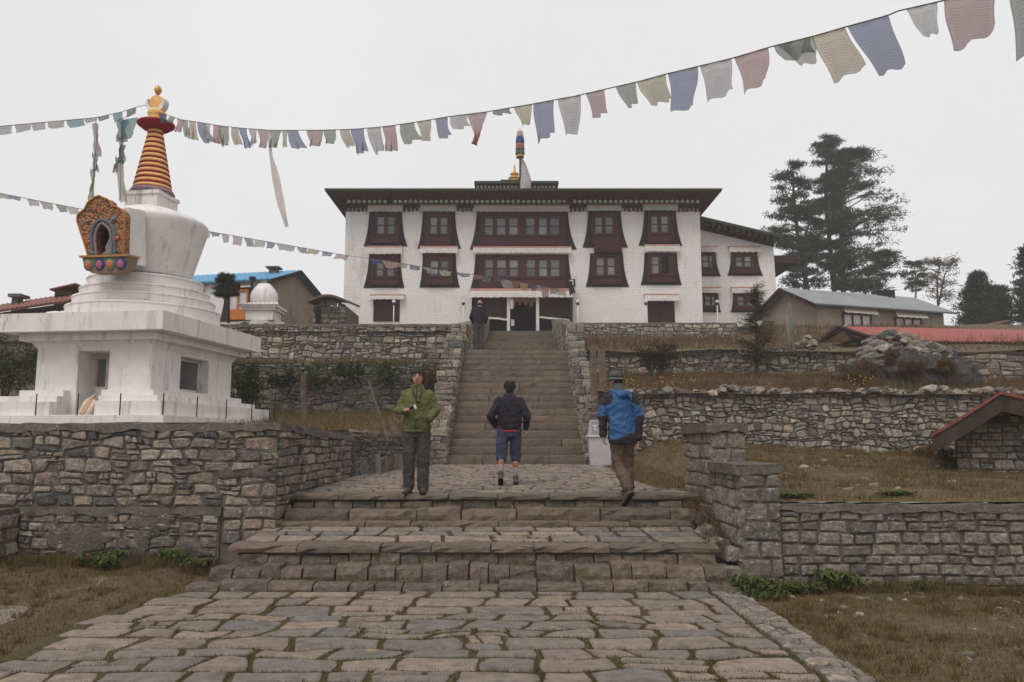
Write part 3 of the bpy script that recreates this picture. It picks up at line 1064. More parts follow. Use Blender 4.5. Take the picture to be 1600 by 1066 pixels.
# ---- dressed piers and long low wall on the right of the steps
rng = random.Random(3)
fP1 = front(9.50)
fP1s = Frame((2.65, 9.5, 0), (0, 1, 0), (0, 0, 1), (-1, 0, 0))
fP2 = front(10.82)
fP2s = Frame((2.65, 10.82, 0), (0, 1, 0), (0, 0, 1), (-1, 0, 0))
kwp = dict(h=0.05, gap=0.008, rnd=0.13, dome=0.3, tiltn=0.012, jit=0.06)
pierA = wall('stone_pier', 'shorter block of the stepped stone pier at the right end of the steps', [
    (fP1, coursed(2.66, 3.14, -0.1, 1.28, (0.17, 0.27), (0.2, 0.42), rng, wig=0.012, split=0.04, tilt=0.015)),
    (fP1s, coursed(0.0, 1.3, 0.05, 1.28, (0.16, 0.22), (0.2, 0.42), rng, wig=0.02, split=0.08, tilt=0.02))],
    [lambda m: m.box(2.67, 3.13, 9.52, 10.8, -0.2, 1.28)], 'stone_block', minpx=6, **kwp)
cap_strip(pierA, ((2.60, 9.5), (3.16, 9.5)), 1.28, lambda t: 1.28, 0.11, seg=8)
pierB = wall('stone_pier', 'taller rear block of the stepped stone pier at the right end of the steps', [
    (fP2, coursed(2.66, 3.14, 0.9, 1.78, (0.17, 0.25), (0.2, 0.42), rng, wig=0.012, split=0.04, tilt=0.015)),
    (fP2s, coursed(0.0, 1.6, 0.6, 1.78, (0.16, 0.24), (0.2, 0.42), rng, wig=0.02, split=0.06, tilt=0.02))],
    [lambda m: m.box(2.67, 3.13, 10.84, 12.4, 0.2, 1.78)], 'stone_block', minpx=6, **kwp)
cap_strip(pierB, ((2.60, 10.8), (3.16, 10.8)), 1.6, lambda t: 1.78, 0.12, seg=8)
fQ = front(9.6)
wQ = wall('stone_wall', 'long low wall of squared granite stones along the right-hand lawn', [
    (fQ, coursed(3.15, 9.6, -0.14, 0.84, (0.10, 0.155), (0.14, 0.38), rng, wig=0.02, split=0.08, tilt=0.025))],
    [lambda m: m.box(3.15, 40, 9.625, 10.0, -0.3, 0.84)], 'stone_block', h=0.05, gap=0.009, rnd=0.16, dome=0.35, tiltn=0.014, minpx=6, jit=0.08)
cap_strip(wQ, ((3.16, 9.6), (9.6, 9.6)), 0.36, lambda t: 0.84, 0.075, seg=50)
# tumbled stones and earth between the steps and the pier
for (x, y, z, sx, sz) in ((2.52, 9.9, 0.38, 0.16, 0.14), (2.5, 10.35, 0.5, 0.14, 0.1), (2.56, 9.62, 0.12, 0.14, 0.11), (2.55, 11.0, 0.6, 0.12, 0.1), (2.6, 9.66, 0.33, 0.1, 0.09)):
    pts = [(x + sx * (1 + rng.uniform(-.2, .2)) * math.cos(a), z + sz * (1 + rng.uniform(-.2, .2)) * math.sin(a)) for a in [i * math.pi / 4 for i in range(8)]]
    V, F = stone_geo(pts, front(y), rng, h=0.08, gap=0, back=-0.2, dome=0.4, tiltn=0.02)
    mesh_obj('tumbled_stone', V, F, M['stone_grey'], pierA)

# ================================================================== the stairs
rng = random.Random(31)
SX0, SX1 = -1.6, 1.8
stairs = thing('stone_stairs', 'long steep flight of worn brown stone stairs leading up to the monastery', 'stairs', (0.1, 20.3, 1.05))
NST, SY, SZ = 17, 20.3, 1.085
RUN, RISE = 6.5 / 17, 3.605 / 17
sl = []
for i in range(NST):
    x = SX0 - 0.05
    while x < SX1:
        wdt = rng.uniform(0.9, 2.0)
        if x + wdt > SX1 - 0.5:
            wdt = SX1 + 0.05 - x
        sl.append(rough_block(x + 0.0015, x + wdt - 0.0015, SY + i * RUN + rng.uniform(-0.015, 0.015), SY + (i + 1) * RUN + 0.12, SZ + i * RISE - 0.05, SZ + (i + 1) * RISE + rng.uniform(-0.01, 0.01), rng, 0.034, max(3, int(wdt / 0.2)), 0.008))
        x += wdt
emit_pieces(stairs, 'step_slab', sl, M['step'], 300, 6)
core = MB()
core.prism(Frame((0, 0, 0), (0, 1, 0), (0, 0, 1), (1, 0, 0)), [(SY + 0.1, 0.6), (SY + 6.6, 0.6), (SY + 6.6, SZ + NST * RISE - 0.15), (SY + 0.1, SZ - 0.1)], SX0, SX1)
core.build('stair_core', M['mortar'], stairs)
LZ = SZ + NST * RISE
# landing and the upper flight
up_st = thing('upper_stairs', 'short upper flight of stone stairs between walls, right below the monastery porch', 'stairs', (0.3, 27, LZ))
MB().box(-1.62, 1.9, 26.9, 31.2, LZ - 0.4, LZ - 0.006).build('landing_slab', M['step'], up_st)
n2 = 14
r2, d2 = (7.5 - LZ) / n2, 12.0 / n2
sl = []
for i in range(n2):
    x = -1.5
    while x < 2.1:
        wdt = rng.uniform(0.9, 1.8)
        if x + wdt > 1.7:
            wdt = 2.15 - x
        sl.append(rough_block(x + 0.004, x + wdt - 0.004, 31 + i * d2, 31 + (i + 1) * d2 + 0.15, LZ + i * r2 - 0.25, LZ + (i + 1) * r2, rng, 0.02, 5, 0.008))
        x += wdt
emit_pieces(up_st, 'step_slab', sl, M['step'], 300, 6)

# flank walls: stepped blocks along the lower flight
def flank(x0, x1, inner, label):
    faces, cores = [], []
    n = 9
    for i in range(n):
        ya = SY - 0.12 + i * (6.75 / n)
        yb = SY - 0.12 + (i + 1) * (6.75 / n)
        zt = SZ + 0.72 + (i + 0.6) * (NST * RISE / n) - (0.12 if i == n - 1 else 0) + rng.uniform(-0.06, 0.06)
        zb = SZ - 0.25 if i == 0 else SZ + 0.55 + (i - 0.6) * (NST * RISE / n)
        fr = Frame((0, ya, 0), (1, 0, 0), (0, 0, 1), (0, -1, 0))
        faces.append((fr, coursed(x0, x1, zb, zt, (0.15, 0.26), (0.24, 0.5), rng, wig=0.03, split=0.1, tilt=0.04)))
        if inner > 0:
            fi = Frame((x1, ya, 0), (0, 1, 0), (0, 0, 1), (1, 0, 0))
        else:
            fi = Frame((x0, ya, 0), (0, 1, 0), (0, 0, 1), (-1, 0, 0))
        faces.append((fi, coursed(0, yb - ya, zt - 1.25, zt, (0.15, 0.26), (0.2, 0.4), rng, wig=0.03, split=0.1, tilt=0.04)))
        ft = Frame((0, 0, zt - 0.02), (1, 0, 0), (0, 1, 0), (0, 0, 1))
        faces.append((ft, coursed(x0, x1, ya, yb + 0.05, (0.2, 0.3), (0.24, 0.4), rng, wig=0.03, split=0.0, tilt=0.04)))
        cores.append(lambda m, ya=ya, yb=yb, zt=zt: m.box(x0 + 0.03, x1 - 0.03, ya + 0.03, yb + 0.03, 0.7, zt - 0.03))
    return wall('stair_wall', label, faces, cores, 'stone_grey', h=0.05, gap=0.008, rnd=0.11, tiltn=0.025, minpx=7)


flank(-2.2, -1.62, 1, 'stepped stone parapet along the left edge of the long stairs')
flank(1.82, 2.34, -1, 'stepped stone parapet along the right edge of the long stairs, behind the bin')


# walls of the passage beside the upper flight
def passage(xa, xb, wdt, sgn, label):
    U = Vector((xb - xa, 15.0, 0)).normalized()
    fi = Frame((xa, 27.0, 0), U, (0, 0, 1), (U.y * sgn, -U.x * sgn, 0))
    top = lambda u: 5.62 + 2.5 * (u / 15.0)
    polys = clampv(coursed(0, 15.0, 4.4, 8.15, (0.22, 0.36), (0.4, 0.8), rng, wig=0.06, split=0.1, tilt=0.05), top, lambda u: 4.5 + 2.3 * u / 15)
    fe = front(27.0)
    ends = coursed(min(xa, xa - sgn * wdt), max(xa, xa - sgn * wdt), 4.3, 5.66, (0.22, 0.36), (0.3, 0.55), rng, wig=0.04, split=0.1, tilt=0.04)
    ff = front(41.9)
    x1_, x2_ = (xb, xb - sgn * wdt)
    ends2 = coursed(min(x1_, x2_), max(x1_, x2_), 6.6, 8.1, (0.2, 0.3), (0.3, 0.5), rng, wig=0.04, split=0.1, tilt=0.04)

    def core(m):
        V = []
        for (x, y, zt) in ((xa, 27.04, 5.6), (xb, 42.0, 8.1)):
            a, b = x - sgn * 0.02, x - sgn * wdt
            V += [(a, y, 3.8), (b, y, 3.8), (b, y, zt), (a, y, zt)]
        m.add(V, [(0, 1, 2, 3), (4, 7, 6, 5), (0, 4, 5, 1), (1, 5, 6, 2), (2, 6, 7, 3), (3, 7, 4, 0)])
    return wall('passage_wall', label, [(fi, polys), (fe, ends)], [core], 'stone_grey', h=0.05, gap=0.012, rnd=0.1, tiltn=0.02, minpx=8, cmat='cement')


passage(-1.55, -1.18, 0.55, 1, 'rough wall left of the upper stairs, behind the man in black')
passage(1.85, 2.12, 0.62, -1, 'rough wall right of the upper stairs below the porch')

# bare trodden earth at the near left
rng = random.Random(44)
M['pale_soil'] = surf('pale_trodden_earth', [lin(142, 132, 122), lin(126, 116, 104), lin(150, 142, 134)], pscale=2.2, mott=0.3, mscale=14, bump=0.7, bscale=40, over=[(lin(98, 84, 62), 3.0, 0.5, 0.66, None)])
ring = []
for k in range(30):
    a = 2 * math.pi * k / 30
    q = 1 + 0.35 * mnoise.noise((math.cos(a) * 1.6, math.sin(a) * 1.6, 6))
    ring.append((-5.75 + 1.35 * q * math.cos(a), 7.75 + 0.62 * q * math.sin(a)))
V = [(x, y, z_low(x, y) + 0.004) for x, y in ring]
V2 = [(-5.75 + (x + 5.75) * f, 7.75 + (y - 7.75) * f) for f in (0.75, 0.5, 0.25) for x, y in ring]
V += [(x, y, z_low(x, y) + 0.013) for x, y in V2] + [(-5.75, 7.75, z_low(-5.75, 7.75) + 0.014)]
F = []
for r in range(3):
    for k in range(30):
        F.append((r * 30 + k, r * 30 + (k + 1) % 30, (r + 1) * 30 + (k + 1) % 30, (r + 1) * 30 + k))
for k in range(30):
    F.append((90 + k, 90 + (k + 1) % 30, 120))
struct(mesh_obj('bare_earth', V, F, M['pale_soil'], None, True))

# ================================================================== monastery
YM = 44.0
fM = front(YM)
fx = lambda px, py, Y=YM: at(px, py, Y).x
fz = lambda py, Y=YM: at(800, py, Y).z


def R4(px0, px1, py0, py1, Y=YM):
    """picture rectangle on the wall plane at Y -> u0,u1,v0,v1"""
    pm = (py0 + py1) / 2
    return fx(px0, pm, Y), fx(px1, pm, Y), fz(py1, Y), fz(py0, Y)


def valance(parent, fr, u0, u1, v0, v1, n=0.25, amp=0.06, pitch=0.17, sag=0.02, band=True, slope=0.22, seed=0):
    """pleated cloth hung over a window, top edge on a small board"""
    k = max(8, int((u1 - u0) / pitch) * 4)
    V, F = [], []
    rows = 5
    for j in range(rows + 1):
        t = j / rows
        for i in range(k + 1):
            u = u0 + (u1 - u0) * i / k
            ph = 2 * math.pi * (u - u0) / pitch
            a = amp * (0.25 + 0.75 * t) * math.sin(ph + 0.6 * mnoise.noise((u * 2, seed, 0)))
            drop = sag * mnoise.noise((u * 1.3, seed + 4, 0)) * t + 0.012 * t * math.sin(ph * 0.5 + seed)
            flare = (u - (u0 + u1) / 2) * 0.02 * t
            V.append(fr.p(u + flare, v1 + (v0 - v1) * t + drop, n * 0.4 + 0.03 + slope * t + a))
    for j in range(rows):
        for i in range(k):
            p = j * (k + 1) + i
            F.append((p, p + 1, p + k + 2, p + k + 1))
    o = mesh_obj('valance', V, F, M['valance'], parent, True)
    if band:
        MB().fbox(fr, u0 - 0.03, u1 + 0.03, v1 - 0.01, v1 + 0.06, 0.0, n * 0.4 + 0.06).build('valance_board', M['valance_red'], parent)
    return o


def flare_poly(ut0, ut1, vt, ub0, ub1, vb, n=7):
    """black surround: straight top, sides that sweep outwards near the foot"""
    pts = []
    for i in range(n + 1):
        t = i / n
        e = 0.35 * t + 0.65 * t ** 3
        pts.append((ut0 + (ub0 - ut0) * e, vt + (vb - vt) * t))
    for i in range(n, -1, -1):
        t = i / n
        e = 0.35 * t + 0.65 * t ** 3
        pts.append((ut1 + (ub1 - ut1) * e, vt + (vb - vt) * t))
    return pts[::-1]


def sash(w, fr, u0, u1, v0, v1, n, rows=2, bar=0.05, glass='glass', open_=False):
    """one glazed light: dark glass panes between wooden bars"""
    for r in range(rows):
        a = v0 + (v1 - v0) * r / rows + (bar / 2 if r else 0)
        b = v0 + (v1 - v0) * (r + 1) / rows - (bar / 2 if r < rows - 1 else 0)
        MB().fbox(fr, u0, u1, a, b, n - 0.06, n - 0.035).build('pane', M['dark' if open_ else glass], w)


def frame_ring(mb, fr, u0, u1, v0, v1, holes, n0, n1):
    """a board with rectangular holes: holes share v range and are sorted by u"""
    hv0, hv1 = holes[0][2], holes[0][3]
    mb.fbox(fr, u0, u1, v0, hv0, n0, n1)
    mb.fbox(fr, u0, u1, hv1, v1, n0, n1)
    c = u0
    for h in holes:
        mb.fbox(fr, c, h[0], hv0, hv1, n0, n1)
        c = h[1]
    mb.fbox(fr, c, u1, hv0, hv1, n0, n1)


def tib_window(parent, fr, top, bot, frm, lights, cur=None, seed=0, bars=True, name='window', openlight=None, beam=None):
    """top (u0,u1,v), bot (u0,u1,v) of the black surround; frm u0,u1,v0,v1; lights list of (u0,u1,v0,v1)"""
    mb = MB()
    frame_ring(mb, fr, frm[0], frm[1], frm[2], frm[3], lights, 0.04, 0.16)
    # raised rails around and between the lights
    mb.fbox(fr, frm[0] - 0.02, frm[0] + 0.09, frm[2], frm[3], 0.16, 0.21)
    mb.fbox(fr, frm[1] - 0.09, frm[1] + 0.02, frm[2], frm[3], 0.16, 0.21)
    mb.fbox(fr, frm[0] + 0.09, frm[1] - 0.09, frm[2], frm[2] + 0.09, 0.16, 0.20)
    mb.fbox(fr, frm[0] + 0.09, frm[1] - 0.09, lights[0][2] - 0.14, lights[0][2] - 0.06, 0.16, 0.20)
    for l in lights:
        mb.fbox(fr, l[0], l[1], (l[2] + l[3]) / 2 - 0.025, (l[2] + l[3]) / 2 + 0.025, 0.06, 0.13)
    w = mb.build(name, M['maroon'], parent)
    MB().prism(fr, flare_poly(*top, *bot), 0.0, 0.04).build('black_surround', M['black_trim'], w)
    for i, l in enumerate(lights):
        sash(w, fr, l[0], l[1], l[2], l[3], 0.14, open_=(i == openlight))
    if cur:
        valance(w, fr, *cur, seed=seed)
    if beam:
        b = MB()
        b.fbox(fr, beam[0], beam[1], beam[2], beam[3], 0.04, 0.30)
        k = int((beam[1] - beam[0]) / 0.2)
        for i in range(k):
            u = beam[0] + (i + 0.5) * (beam[1] - beam[0]) / k
            b.fbox(fr, u - 0.06, u + 0.06, beam[2] + 0.02, beam[3] - 0.14, 0.30, 0.38)
        b.build('carved_lintel', M['maroon'], w)
    return w


mon = thing('monastery', 'large white monastery with maroon windows and wide dark eaves above the stairs', 'monastery', (0.6, YM, 7.2))
XL, XR = -9.40, 10.62
ZT = fz(331) + 0.02
MB().box(XL, XR, YM, YM + 15, 6.2, fz(312) - 0.12).build('wall', M['limewash'], mon)

# windows: surround top, surround foot, frame, light columns (all read on the front plane)
def lights_of(cols, py0, py1):
    return [R4(a, b, py0, py1) for a, b in cols]


def W(t0, t1, ty, b0, b1, by, f0, f1, fy0, fy1, cols, ly0, ly1, cur=None, seed=0, **kw):
    tib_window(mon, fM, (fx(t0, ty), fx(t1, ty), fz(ty)), (fx(b0, by), fx(b1, by), fz(by)), R4(f0, f1, fy0, fy1), lights_of(cols, ly0, ly1),
               R4(*cur) if cur else None, seed, **kw)


W(577.5, 628, 330, 568.5, 636.5, 385, 582, 624.5, 332, 381, [(590.5, 601), (606.5, 617)], 340, 366, (576, 629.5, 323, 333.5), 1)
W(661, 711, 330, 652.5, 720.5, 388.5, 665, 704.5, 333, 384, [(673, 683), (689, 699)], 341, 366, (657.5, 713, 323, 333), 2)
six = [(758, 770), (776.5, 789.5), (796, 808.5), (822.5, 835), (842, 854), (860, 873)]
W(745, 887, 330, 734, 901, 390, 749, 883, 333, 385, six, 342, 367.5, (741, 888.5, 323, 333.5), 3)
W(918.6, 969.5, 330, 910, 981, 387, 924.5, 966, 333, 384, [(930, 940), (946, 956.5)], 341, 366, (917, 970, 323, 332), 4)
W(1006.5, 1055.5, 329, 997.5, 1066, 384, 1012, 1052, 331, 380, [(1017, 1027), (1032.5, 1043)], 339, 364, (1004, 1058, 321.5, 331.5), 5)
W(577, 626, 397, 568, 632, 450, 582, 622, 400, 446, [(589.5, 599.5), (605.5, 616)], 411, 432, (575, 628.5, 387, 399), 6)
W(661, 712, 396, 655.5, 718.5, 449.5, 665, 707, 399, 446, [(673.5, 684.5), (689.5, 700)], 408, 431, (657, 715, 387, 397.5), 7)
W(743, 888, 398, 733, 899, 457, 749, 883, 401, 452, [(a + .5, b + .5) for a, b in six], 407, 432.5, (740, 892, 387.5, 397.5), 8)
W(922, 973, 396, 915, 983, 448.5, 924.5, 969, 398, 445, [(932, 943), (949, 959.5)], 404, 430, None, 9, beam=R4(928, 971, 385, 397))
W(1007, 1057, 395, 1001, 1065, 445.5, 1011, 1054, 397, 442, [(1018, 1028.5), (1033, 1044)], 402, 428, (1007, 1061, 384.5, 395), 10, openlight=1)

# low doors in the ground floor with their little valances
for (a, b, y0, y1, c) in ((583.6, 624.4, 468, 502, (579, 632, 462, 469.5)), (1012, 1054, 471, 504, (1007, 1060, 461.5, 471.5))):
    u0, u1, v0, v1 = R4(a, b, y0, y1)
    mb = MB().fbox(fM, u0, u1, v0, v1, 0.0, 0.05)
    n = 6
    for i in range(n):
        ua = u0 + (u1 - u0) * i / n
        mb.fbox(fM, ua + 0.015, ua + (u1 - u0) / n - 0.015, v0, v1 - 0.05, 0.05, 0.075)
    d = mb.build('door', M['maroon_dark'], mon)
    valance(d, fM, *R4(*c), seed=a)

M['eave'] = surf('red_brown_eave_boards', [lin(92, 50, 44), lin(78, 42, 38)], pscale=2, mott=0.2, bump=0.2, bscale=20)
# ---- frieze and eaves
u0, u1 = XL - 0.03, XR + 0.03
MB().box(u0, u1, YM - 0.10, YM - 0.004, fz(325), at(800, 297, YM - 1.55).z - 0.064).build('frieze', M['maroon_dark'], mon)
mb = MB()
x = u0
while x < u1:
    mb.box(x, x + 0.13, YM - 0.16, YM - 0.004, fz(330.5) + RNG.uniform(-0.03, 0.03), fz(325) - 0.003)
    x += 0.235
stuff(mb.build('dentils', M['maroon'], mon))
zc = fz(316)
x = fx(546, 316)
n = 69
xe = fx(1089.5, 316)
base = None
for i in range(n):
    xx = x + (xe - x) * i / (n - 1)
    if i in (8, 43):
        continue
    prof = MB()
    V = []
    k = 10
    for j in range(k):
        a = 2 * math.pi * j / k
        V.append((xx + 0.108 * math.cos(a), YM - 0.10, zc + 0.108 * math.sin(a)))
    for j in range(k):
        a = 2 * math.pi * j / k
        V.append((xx + 0.095 * math.cos(a), YM - 0.17, zc + 0.095 * math.sin(a)))
    prof.add(V, [tuple(range(k, 2 * k))] + [(j, (j + 1) % k, k + (j + 1) % k, k + j) for j in range(k)])
    prof.build('frieze_disc', M['white_paint'], mon)
# roof: broad low hip with deep eaves
YE = YM - 1.55
zr = at(800, 297, YE).z
xe0, xe1 = at(507, 297, YE).x, at(1128.5, 297, YE).x
rf = MB()
yb_ = YM + 17
rf.add([(xe0, YE, zr - 0.02), (xe1, YE, zr - 0.02), (xe1, yb_, zr - 0.02), (xe0, yb_, zr - 0.02), (xe0, YE, zr + 0.10), (xe1, YE, zr + 0.10), (xe1, yb_, zr + 0.10), (xe0, yb_, zr + 0.10),
        (xe0 + 7, YE + 7, zr + 1.0), (xe1 - 7, YE + 7, zr + 1.0), (xe1 - 7, yb_ - 7, zr + 1.0), (xe0 + 7, yb_ - 7, zr + 1.0)],
       [(3, 2, 1, 0), (0, 1, 5, 4), (1, 2, 6, 5), (2, 3, 7, 6), (3, 0, 4, 7), (4, 5, 9, 8), (5, 6, 10, 9), (6, 7, 11, 10), (7, 4, 8, 11), (8, 9, 10, 11)])
roof = rf.build('roof', M['roof_green'], mon)
MB().box(xe0 + 0.05, xe1 - 0.05, YE + 0.05, yb_ - 0.05, zr - 0.06, zr - 0.022).build('eave_board', M['eave'], roof)
mb = MB()
x = xe0 + 0.1
while x < xe1:
    mb.box(x, x + 0.10, YE + 0.16, YM - 0.02, zr - 0.115, zr - 0.063)
    x += 0.55
y = YM
while y < yb_:
    mb.box(xe0 + 0.16, XL - 0.005, y, y + 0.10, zr - 0.115, zr - 0.063)
    mb.box(XR + 0.005, xe1 - 0.16, y, y + 0.10, zr - 0.115, zr - 0.063)
    y += 0.42
stuff(mb.build('rafters', M['eave'], roof))
# lantern on the roof
YLn = 49.0
a, b = at(745, 292, YLn).x, at(868, 292, YLn).x
zl0, zl1 = zr + 0.3, at(800, 290.5, YLn).z
lan = MB().box(a, b, YLn, YLn + 6, zl0, zl1).build('roof_lantern', M['maroon'], mon)
a2, b2 = at(741, 288, YLn - .5).x, at(873, 288, YLn - .5).x
MB().box(a2, b2, YLn - 0.5, YLn + 6.5, zl1 + 0.003, zl1 + 0.16).build('lantern_roof', M['roof_green'], lan)
mb = MB()
x = a
while x < b:
    mb.box(x, x + 0.13, YLn - 0.12, YLn - 0.003, zl1 - 0.16, zl1 - 0.03)
    x += 0.24
stuff(mb.build('lantern_dentils', M['white_paint'], lan))
c = at(804, 288, YLn + 2.5)
prof = [(0.62, -0.1), (0.62, 0.16), (0.5, 0.2), (0.34, 0.42), (0.46, 0.52), (0.5, 0.62), (0.3, 0.72), (0.24, 0.95), (0.36, 1.02), (0.34, 1.12), (0.14, 1.2), (0.1, 1.5), (0.06, 1.75), (0.07, 1.85), (0.015, 2.2)]
MB().box(c.x - 0.9, c.x + 0.9, YLn + 1.6, YLn + 3.4, zl1 + 0.1, c.z + 0.02).build('finial_base', M['roof_green'], lan)
MB().lathe([(r * 0.85, c.z + z * 0.62 + 0.03) for r, z in prof], (c.x, c.y), 20).build('gilded_finial', M['gold'], mon, True)

# ---- the porch
YP = YM - 0.9
ux0, ux1, vz0, vz1 = R4(737, 895, 458, 523.5, YM)
pz0 = 7.5
MB().box(ux0 - 0.3, ux1 + 0.3, YM - 1.2, YM + 0.001, 6.6, pz0 - 0.004).build('porch_floor', M['step'], mon)
fP = front(YM)
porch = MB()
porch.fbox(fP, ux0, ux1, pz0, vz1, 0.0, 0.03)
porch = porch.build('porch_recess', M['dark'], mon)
du0, du1, dv0, dv1 = R4(801.5, 836.5, 472, 523.5)
MB().fbox(fP, du0 - 0.28, du0, pz0, vz1 - 0.1, 0.03, 0.14).build('door_post', M['maroon'], porch)
MB().fbox(fP, du1, du1 + 0.28, pz0, vz1 - 0.1, 0.03, 0.14).build('door_post', M['maroon'], porch)
lint = MB()
lint.fbox(fP, du0 - 0.45, du1 + 0.45, dv1 - 0.05, dv1 + 0.30, 0.14, 0.34)
for i in range(6):
    uu = du0 - 0.35 + i * (du1 - du0 + 0.7) / 6
    lint.fbox(fP, uu, uu + 0.16, dv1 - 0.22 - 0.08 * (i in (1, 4)), dv1 - 0.05, 0.14, 0.30)
lint.build('door_lintel', M['valance_red'], porch)
# woven hangings either side with a white hem, white poles
YH = YM - 1.0
fH_ = front(YH)
hang = surf('dark_yak_wool', [lin(50, 31, 28), lin(60, 38, 34)], pscale=3, mott=0.2, mscale=9, bump=0.4, bscale=60)


def cloth(name, fr, u0, u1, v0, v1, mat, parent, amp=0.03, wave=3.0, ku=18, kv=8, seed=0.0, bottom=None, n0=0.0, th=None):
    V, F = [], []
    for j in range(kv + 1):
        for i in range(ku + 1):
            s, t = i / ku, j / kv
            b = v0 + (bottom(s) if bottom else 0)
            u = u0 + (u1 - u0) * s
            v = b + (v1 - b) * t
            V.append(fr.p(u, v, n0 + amp * math.sin(wave * 2 * math.pi * s + seed + 0.8 * t) * (1.1 - 0.6 * t)))
    for j in range(kv):
        for i in range(ku):
            p = j * (ku + 1) + i
            F.append((p, p + 1, p + ku + 2, p + ku + 1))
    return mesh_obj(name, V, F, mat, parent, True)


for (a, b, sgn) in ((742, 793.5, 1), (841.5, 894, -1)):
    hu0, hu1, hv0, hv1 = R4(a, b, 464, 501, YH)
    hm = (lambda s: 0.12 * math.sin(math.pi * (0.15 + 0.8 * s)) - 0.02) if sgn > 0 else (lambda s: 0.16 - 0.2 * s)
    h = cloth('porch_hanging', fH_, hu0, hu1, hv0, hv1 + 0.25, hang, mon, seed=a, bottom=hm, n0=0.05)
    V, F = [], []
    for i in range(25):
        s = i / 24
        u = hu0 + (hu1 - hu0) * s
        z = hv0 + hm(s)
        nn = 0.05 + 0.03 * math.sin(3 * 2 * math.pi * s + a) * 1.1 + 0.012
        V += [fH_.p(u, z - 0.02, nn), fH_.p(u, z + 0.08, nn)]
    F = [(2 * i, 2 * i + 2, 2 * i + 3, 2 * i + 1) for i in range(24)]
    mesh_obj('white_hem', V, F, M['white_paint'], h, True)
    # dark panelled wall under the hanging
    q0, q1, q2, q3 = R4(a, b, 500, 523.5, YM)
    MB().fbox(fP, q0 + 0.02, q1 - 0.02, pz0, q3 + 0.6, 0.03, 0.10).build('porch_panel', M['maroon_dark'], porch)
for px in (794.5, 840):
    q = R4(px - 2.4, px + 2.4, 462, 524, YH - 0.12)
    MB().fbox(front(YH - 0.12), q[0], q[1], pz0 - 0.05, q[3], -0.08, 0.08).build('porch_post', M['white_paint'], mon)
q = R4(734.5, 893, 455.5, 466, YH - 0.2)
MB().box(q[0], q[1], YH - 0.22, YM - 0.004, q[3] + 0.02, q[3] + 0.16).build('porch_roof', M['valance_red'], mon)
valance(mon, front(YH - 0.2), q[0], q[1], q[2], q[3] + 0.02, n=0.02, pitch=0.17, band=False, seed=33).name = 'porch_valance'
p = at(892, 450, YH - 0.3)
MB().tube([(p.x, p.y, 7.45), (p.x, p.y, at(892, 440, YH - .3).z)], 0.09, 8).build('porch_corner_post', M['metal_dark'], mon)
# floodlight box on the corner of the front
p0, p1 = at(888, 449, YM - 0.4), at(898, 438, YM - 0.4)
mb = MB().box(p0.x, p1.x, YM - 0.75, YM - 0.45, p0.z, p1.z)
fl = mb.build('floodlight', M['metal_dark'], mon)
MB().box(p0.x + 0.05, p1.x - 0.1, YM - 0.765, YM - 0.752, p0.z + 0.05, p1.z - 0.05).build('lamp_glass', M['valance'], fl)
MB().box(p0.x + 0.1, p1.x - 0.1, YM - 0.45, YM - 0.003, (p0.z + p1.z) / 2 - .04, (p0.z + p1.z) / 2 + .04).build('bracket', M['metal_dark'], fl)
# white scarf tied to the left post
s0 = at(798, 467, YH - 0.35)
cloth('tied_scarf', front(YH - 0.35), s0.x - 0.02, s0.x + 0.14, s0.z - 0.55, s0.z, M['valance'], mon, amp=0.04, ku=6)
s0 = at(800, 505, YH - 0.35)
cloth('tied_scarf', front(YH - 0.35), s0.x - 0.05, s0.x + 0.12, s0.z - 0.15, s0.z + 0.2, M['valance'], mon, amp=0.05, ku=6)

# ---- the lower wing on the right
YW = 47.0
fW = front(YW)
wing = thing('monastery_wing', 'lower whitewashed wing with a sloping dark roof, right of the monastery', 'building', (14, YW, 7.2))
wx0 = XR - 0.4
pTL, pTR, pBR = at(1092, 338, YW), at(1207.5, 374, YW), at(1216, 500, YW)
fWp = [(wx0, 6.4), (pBR.x, 6.4), (pBR.x, pBR.z), (pTR.x, pTR.z + 0.05), (wx0, at(1092, 341, YW).z)]
MB().prism(Frame((0, YW, 0), (1, 0, 0), (0, 0, 1), (0, -1, 0)), fWp, -9.0, 0.0).build('wall', M['limewash'], wing)
ra, rb = at(1085, 334, YW), at(1222, 371, YW - 0.9)
ra = Vector((XR + 0.05, YW - 0.9, at(1096, 338, YW - 0.9).z))
mb = MB()
mb.add([(ra.x, YW - 0.9, ra.z - 0.03), (rb.x, YW - 0.9, rb.z - 0.03), (rb.x, YW + 9, rb.z - 0.03), (ra.x, YW + 9, ra.z - 0.03),
        (ra.x, YW - 0.9, ra.z + 0.14), (rb.x, YW - 0.9, rb.z + 0.14), (rb.x, YW + 9, rb.z + 0.14), (ra.x, YW + 9, ra.z + 0.14)],
       [(3, 2, 1, 0), (4, 5, 6, 7), (0, 1, 5, 4), (1, 2, 6, 5), (2, 3, 7, 6), (3, 0, 4, 7)])
wr = mb.build('roof', M['roof_green'], wing)
mb = MB()
sl_ = (rb.z - ra.z) / (rb.x - ra.x)
x = ra.x + 0.1
while x < pTR.x:
    z = ra.z + sl_ * (x - ra.x)
    mb.add([(x, YW - 0.8, z - 0.34), (x + .14, YW - 0.8, z - 0.34 + sl_ * .14), (x + .14, YW + 0.1, z - 0.34 + sl_ * .14), (x, YW + 0.1, z - 0.34),
            (x, YW - 0.8, z - 0.035), (x + .14, YW - 0.8, z - 0.035 + sl_ * .14), (x + .14, YW + 0.1, z - 0.035 + sl_ * .14), (x, YW + 0.1, z - 0.035)],
           [(3, 2, 1, 0), (0, 1, 5, 4), (1, 2, 6, 5), (2, 3, 7, 6), (3, 0, 4, 7)])
    x += 0.36
stuff(mb.build('rafters', M['maroon'], wr))
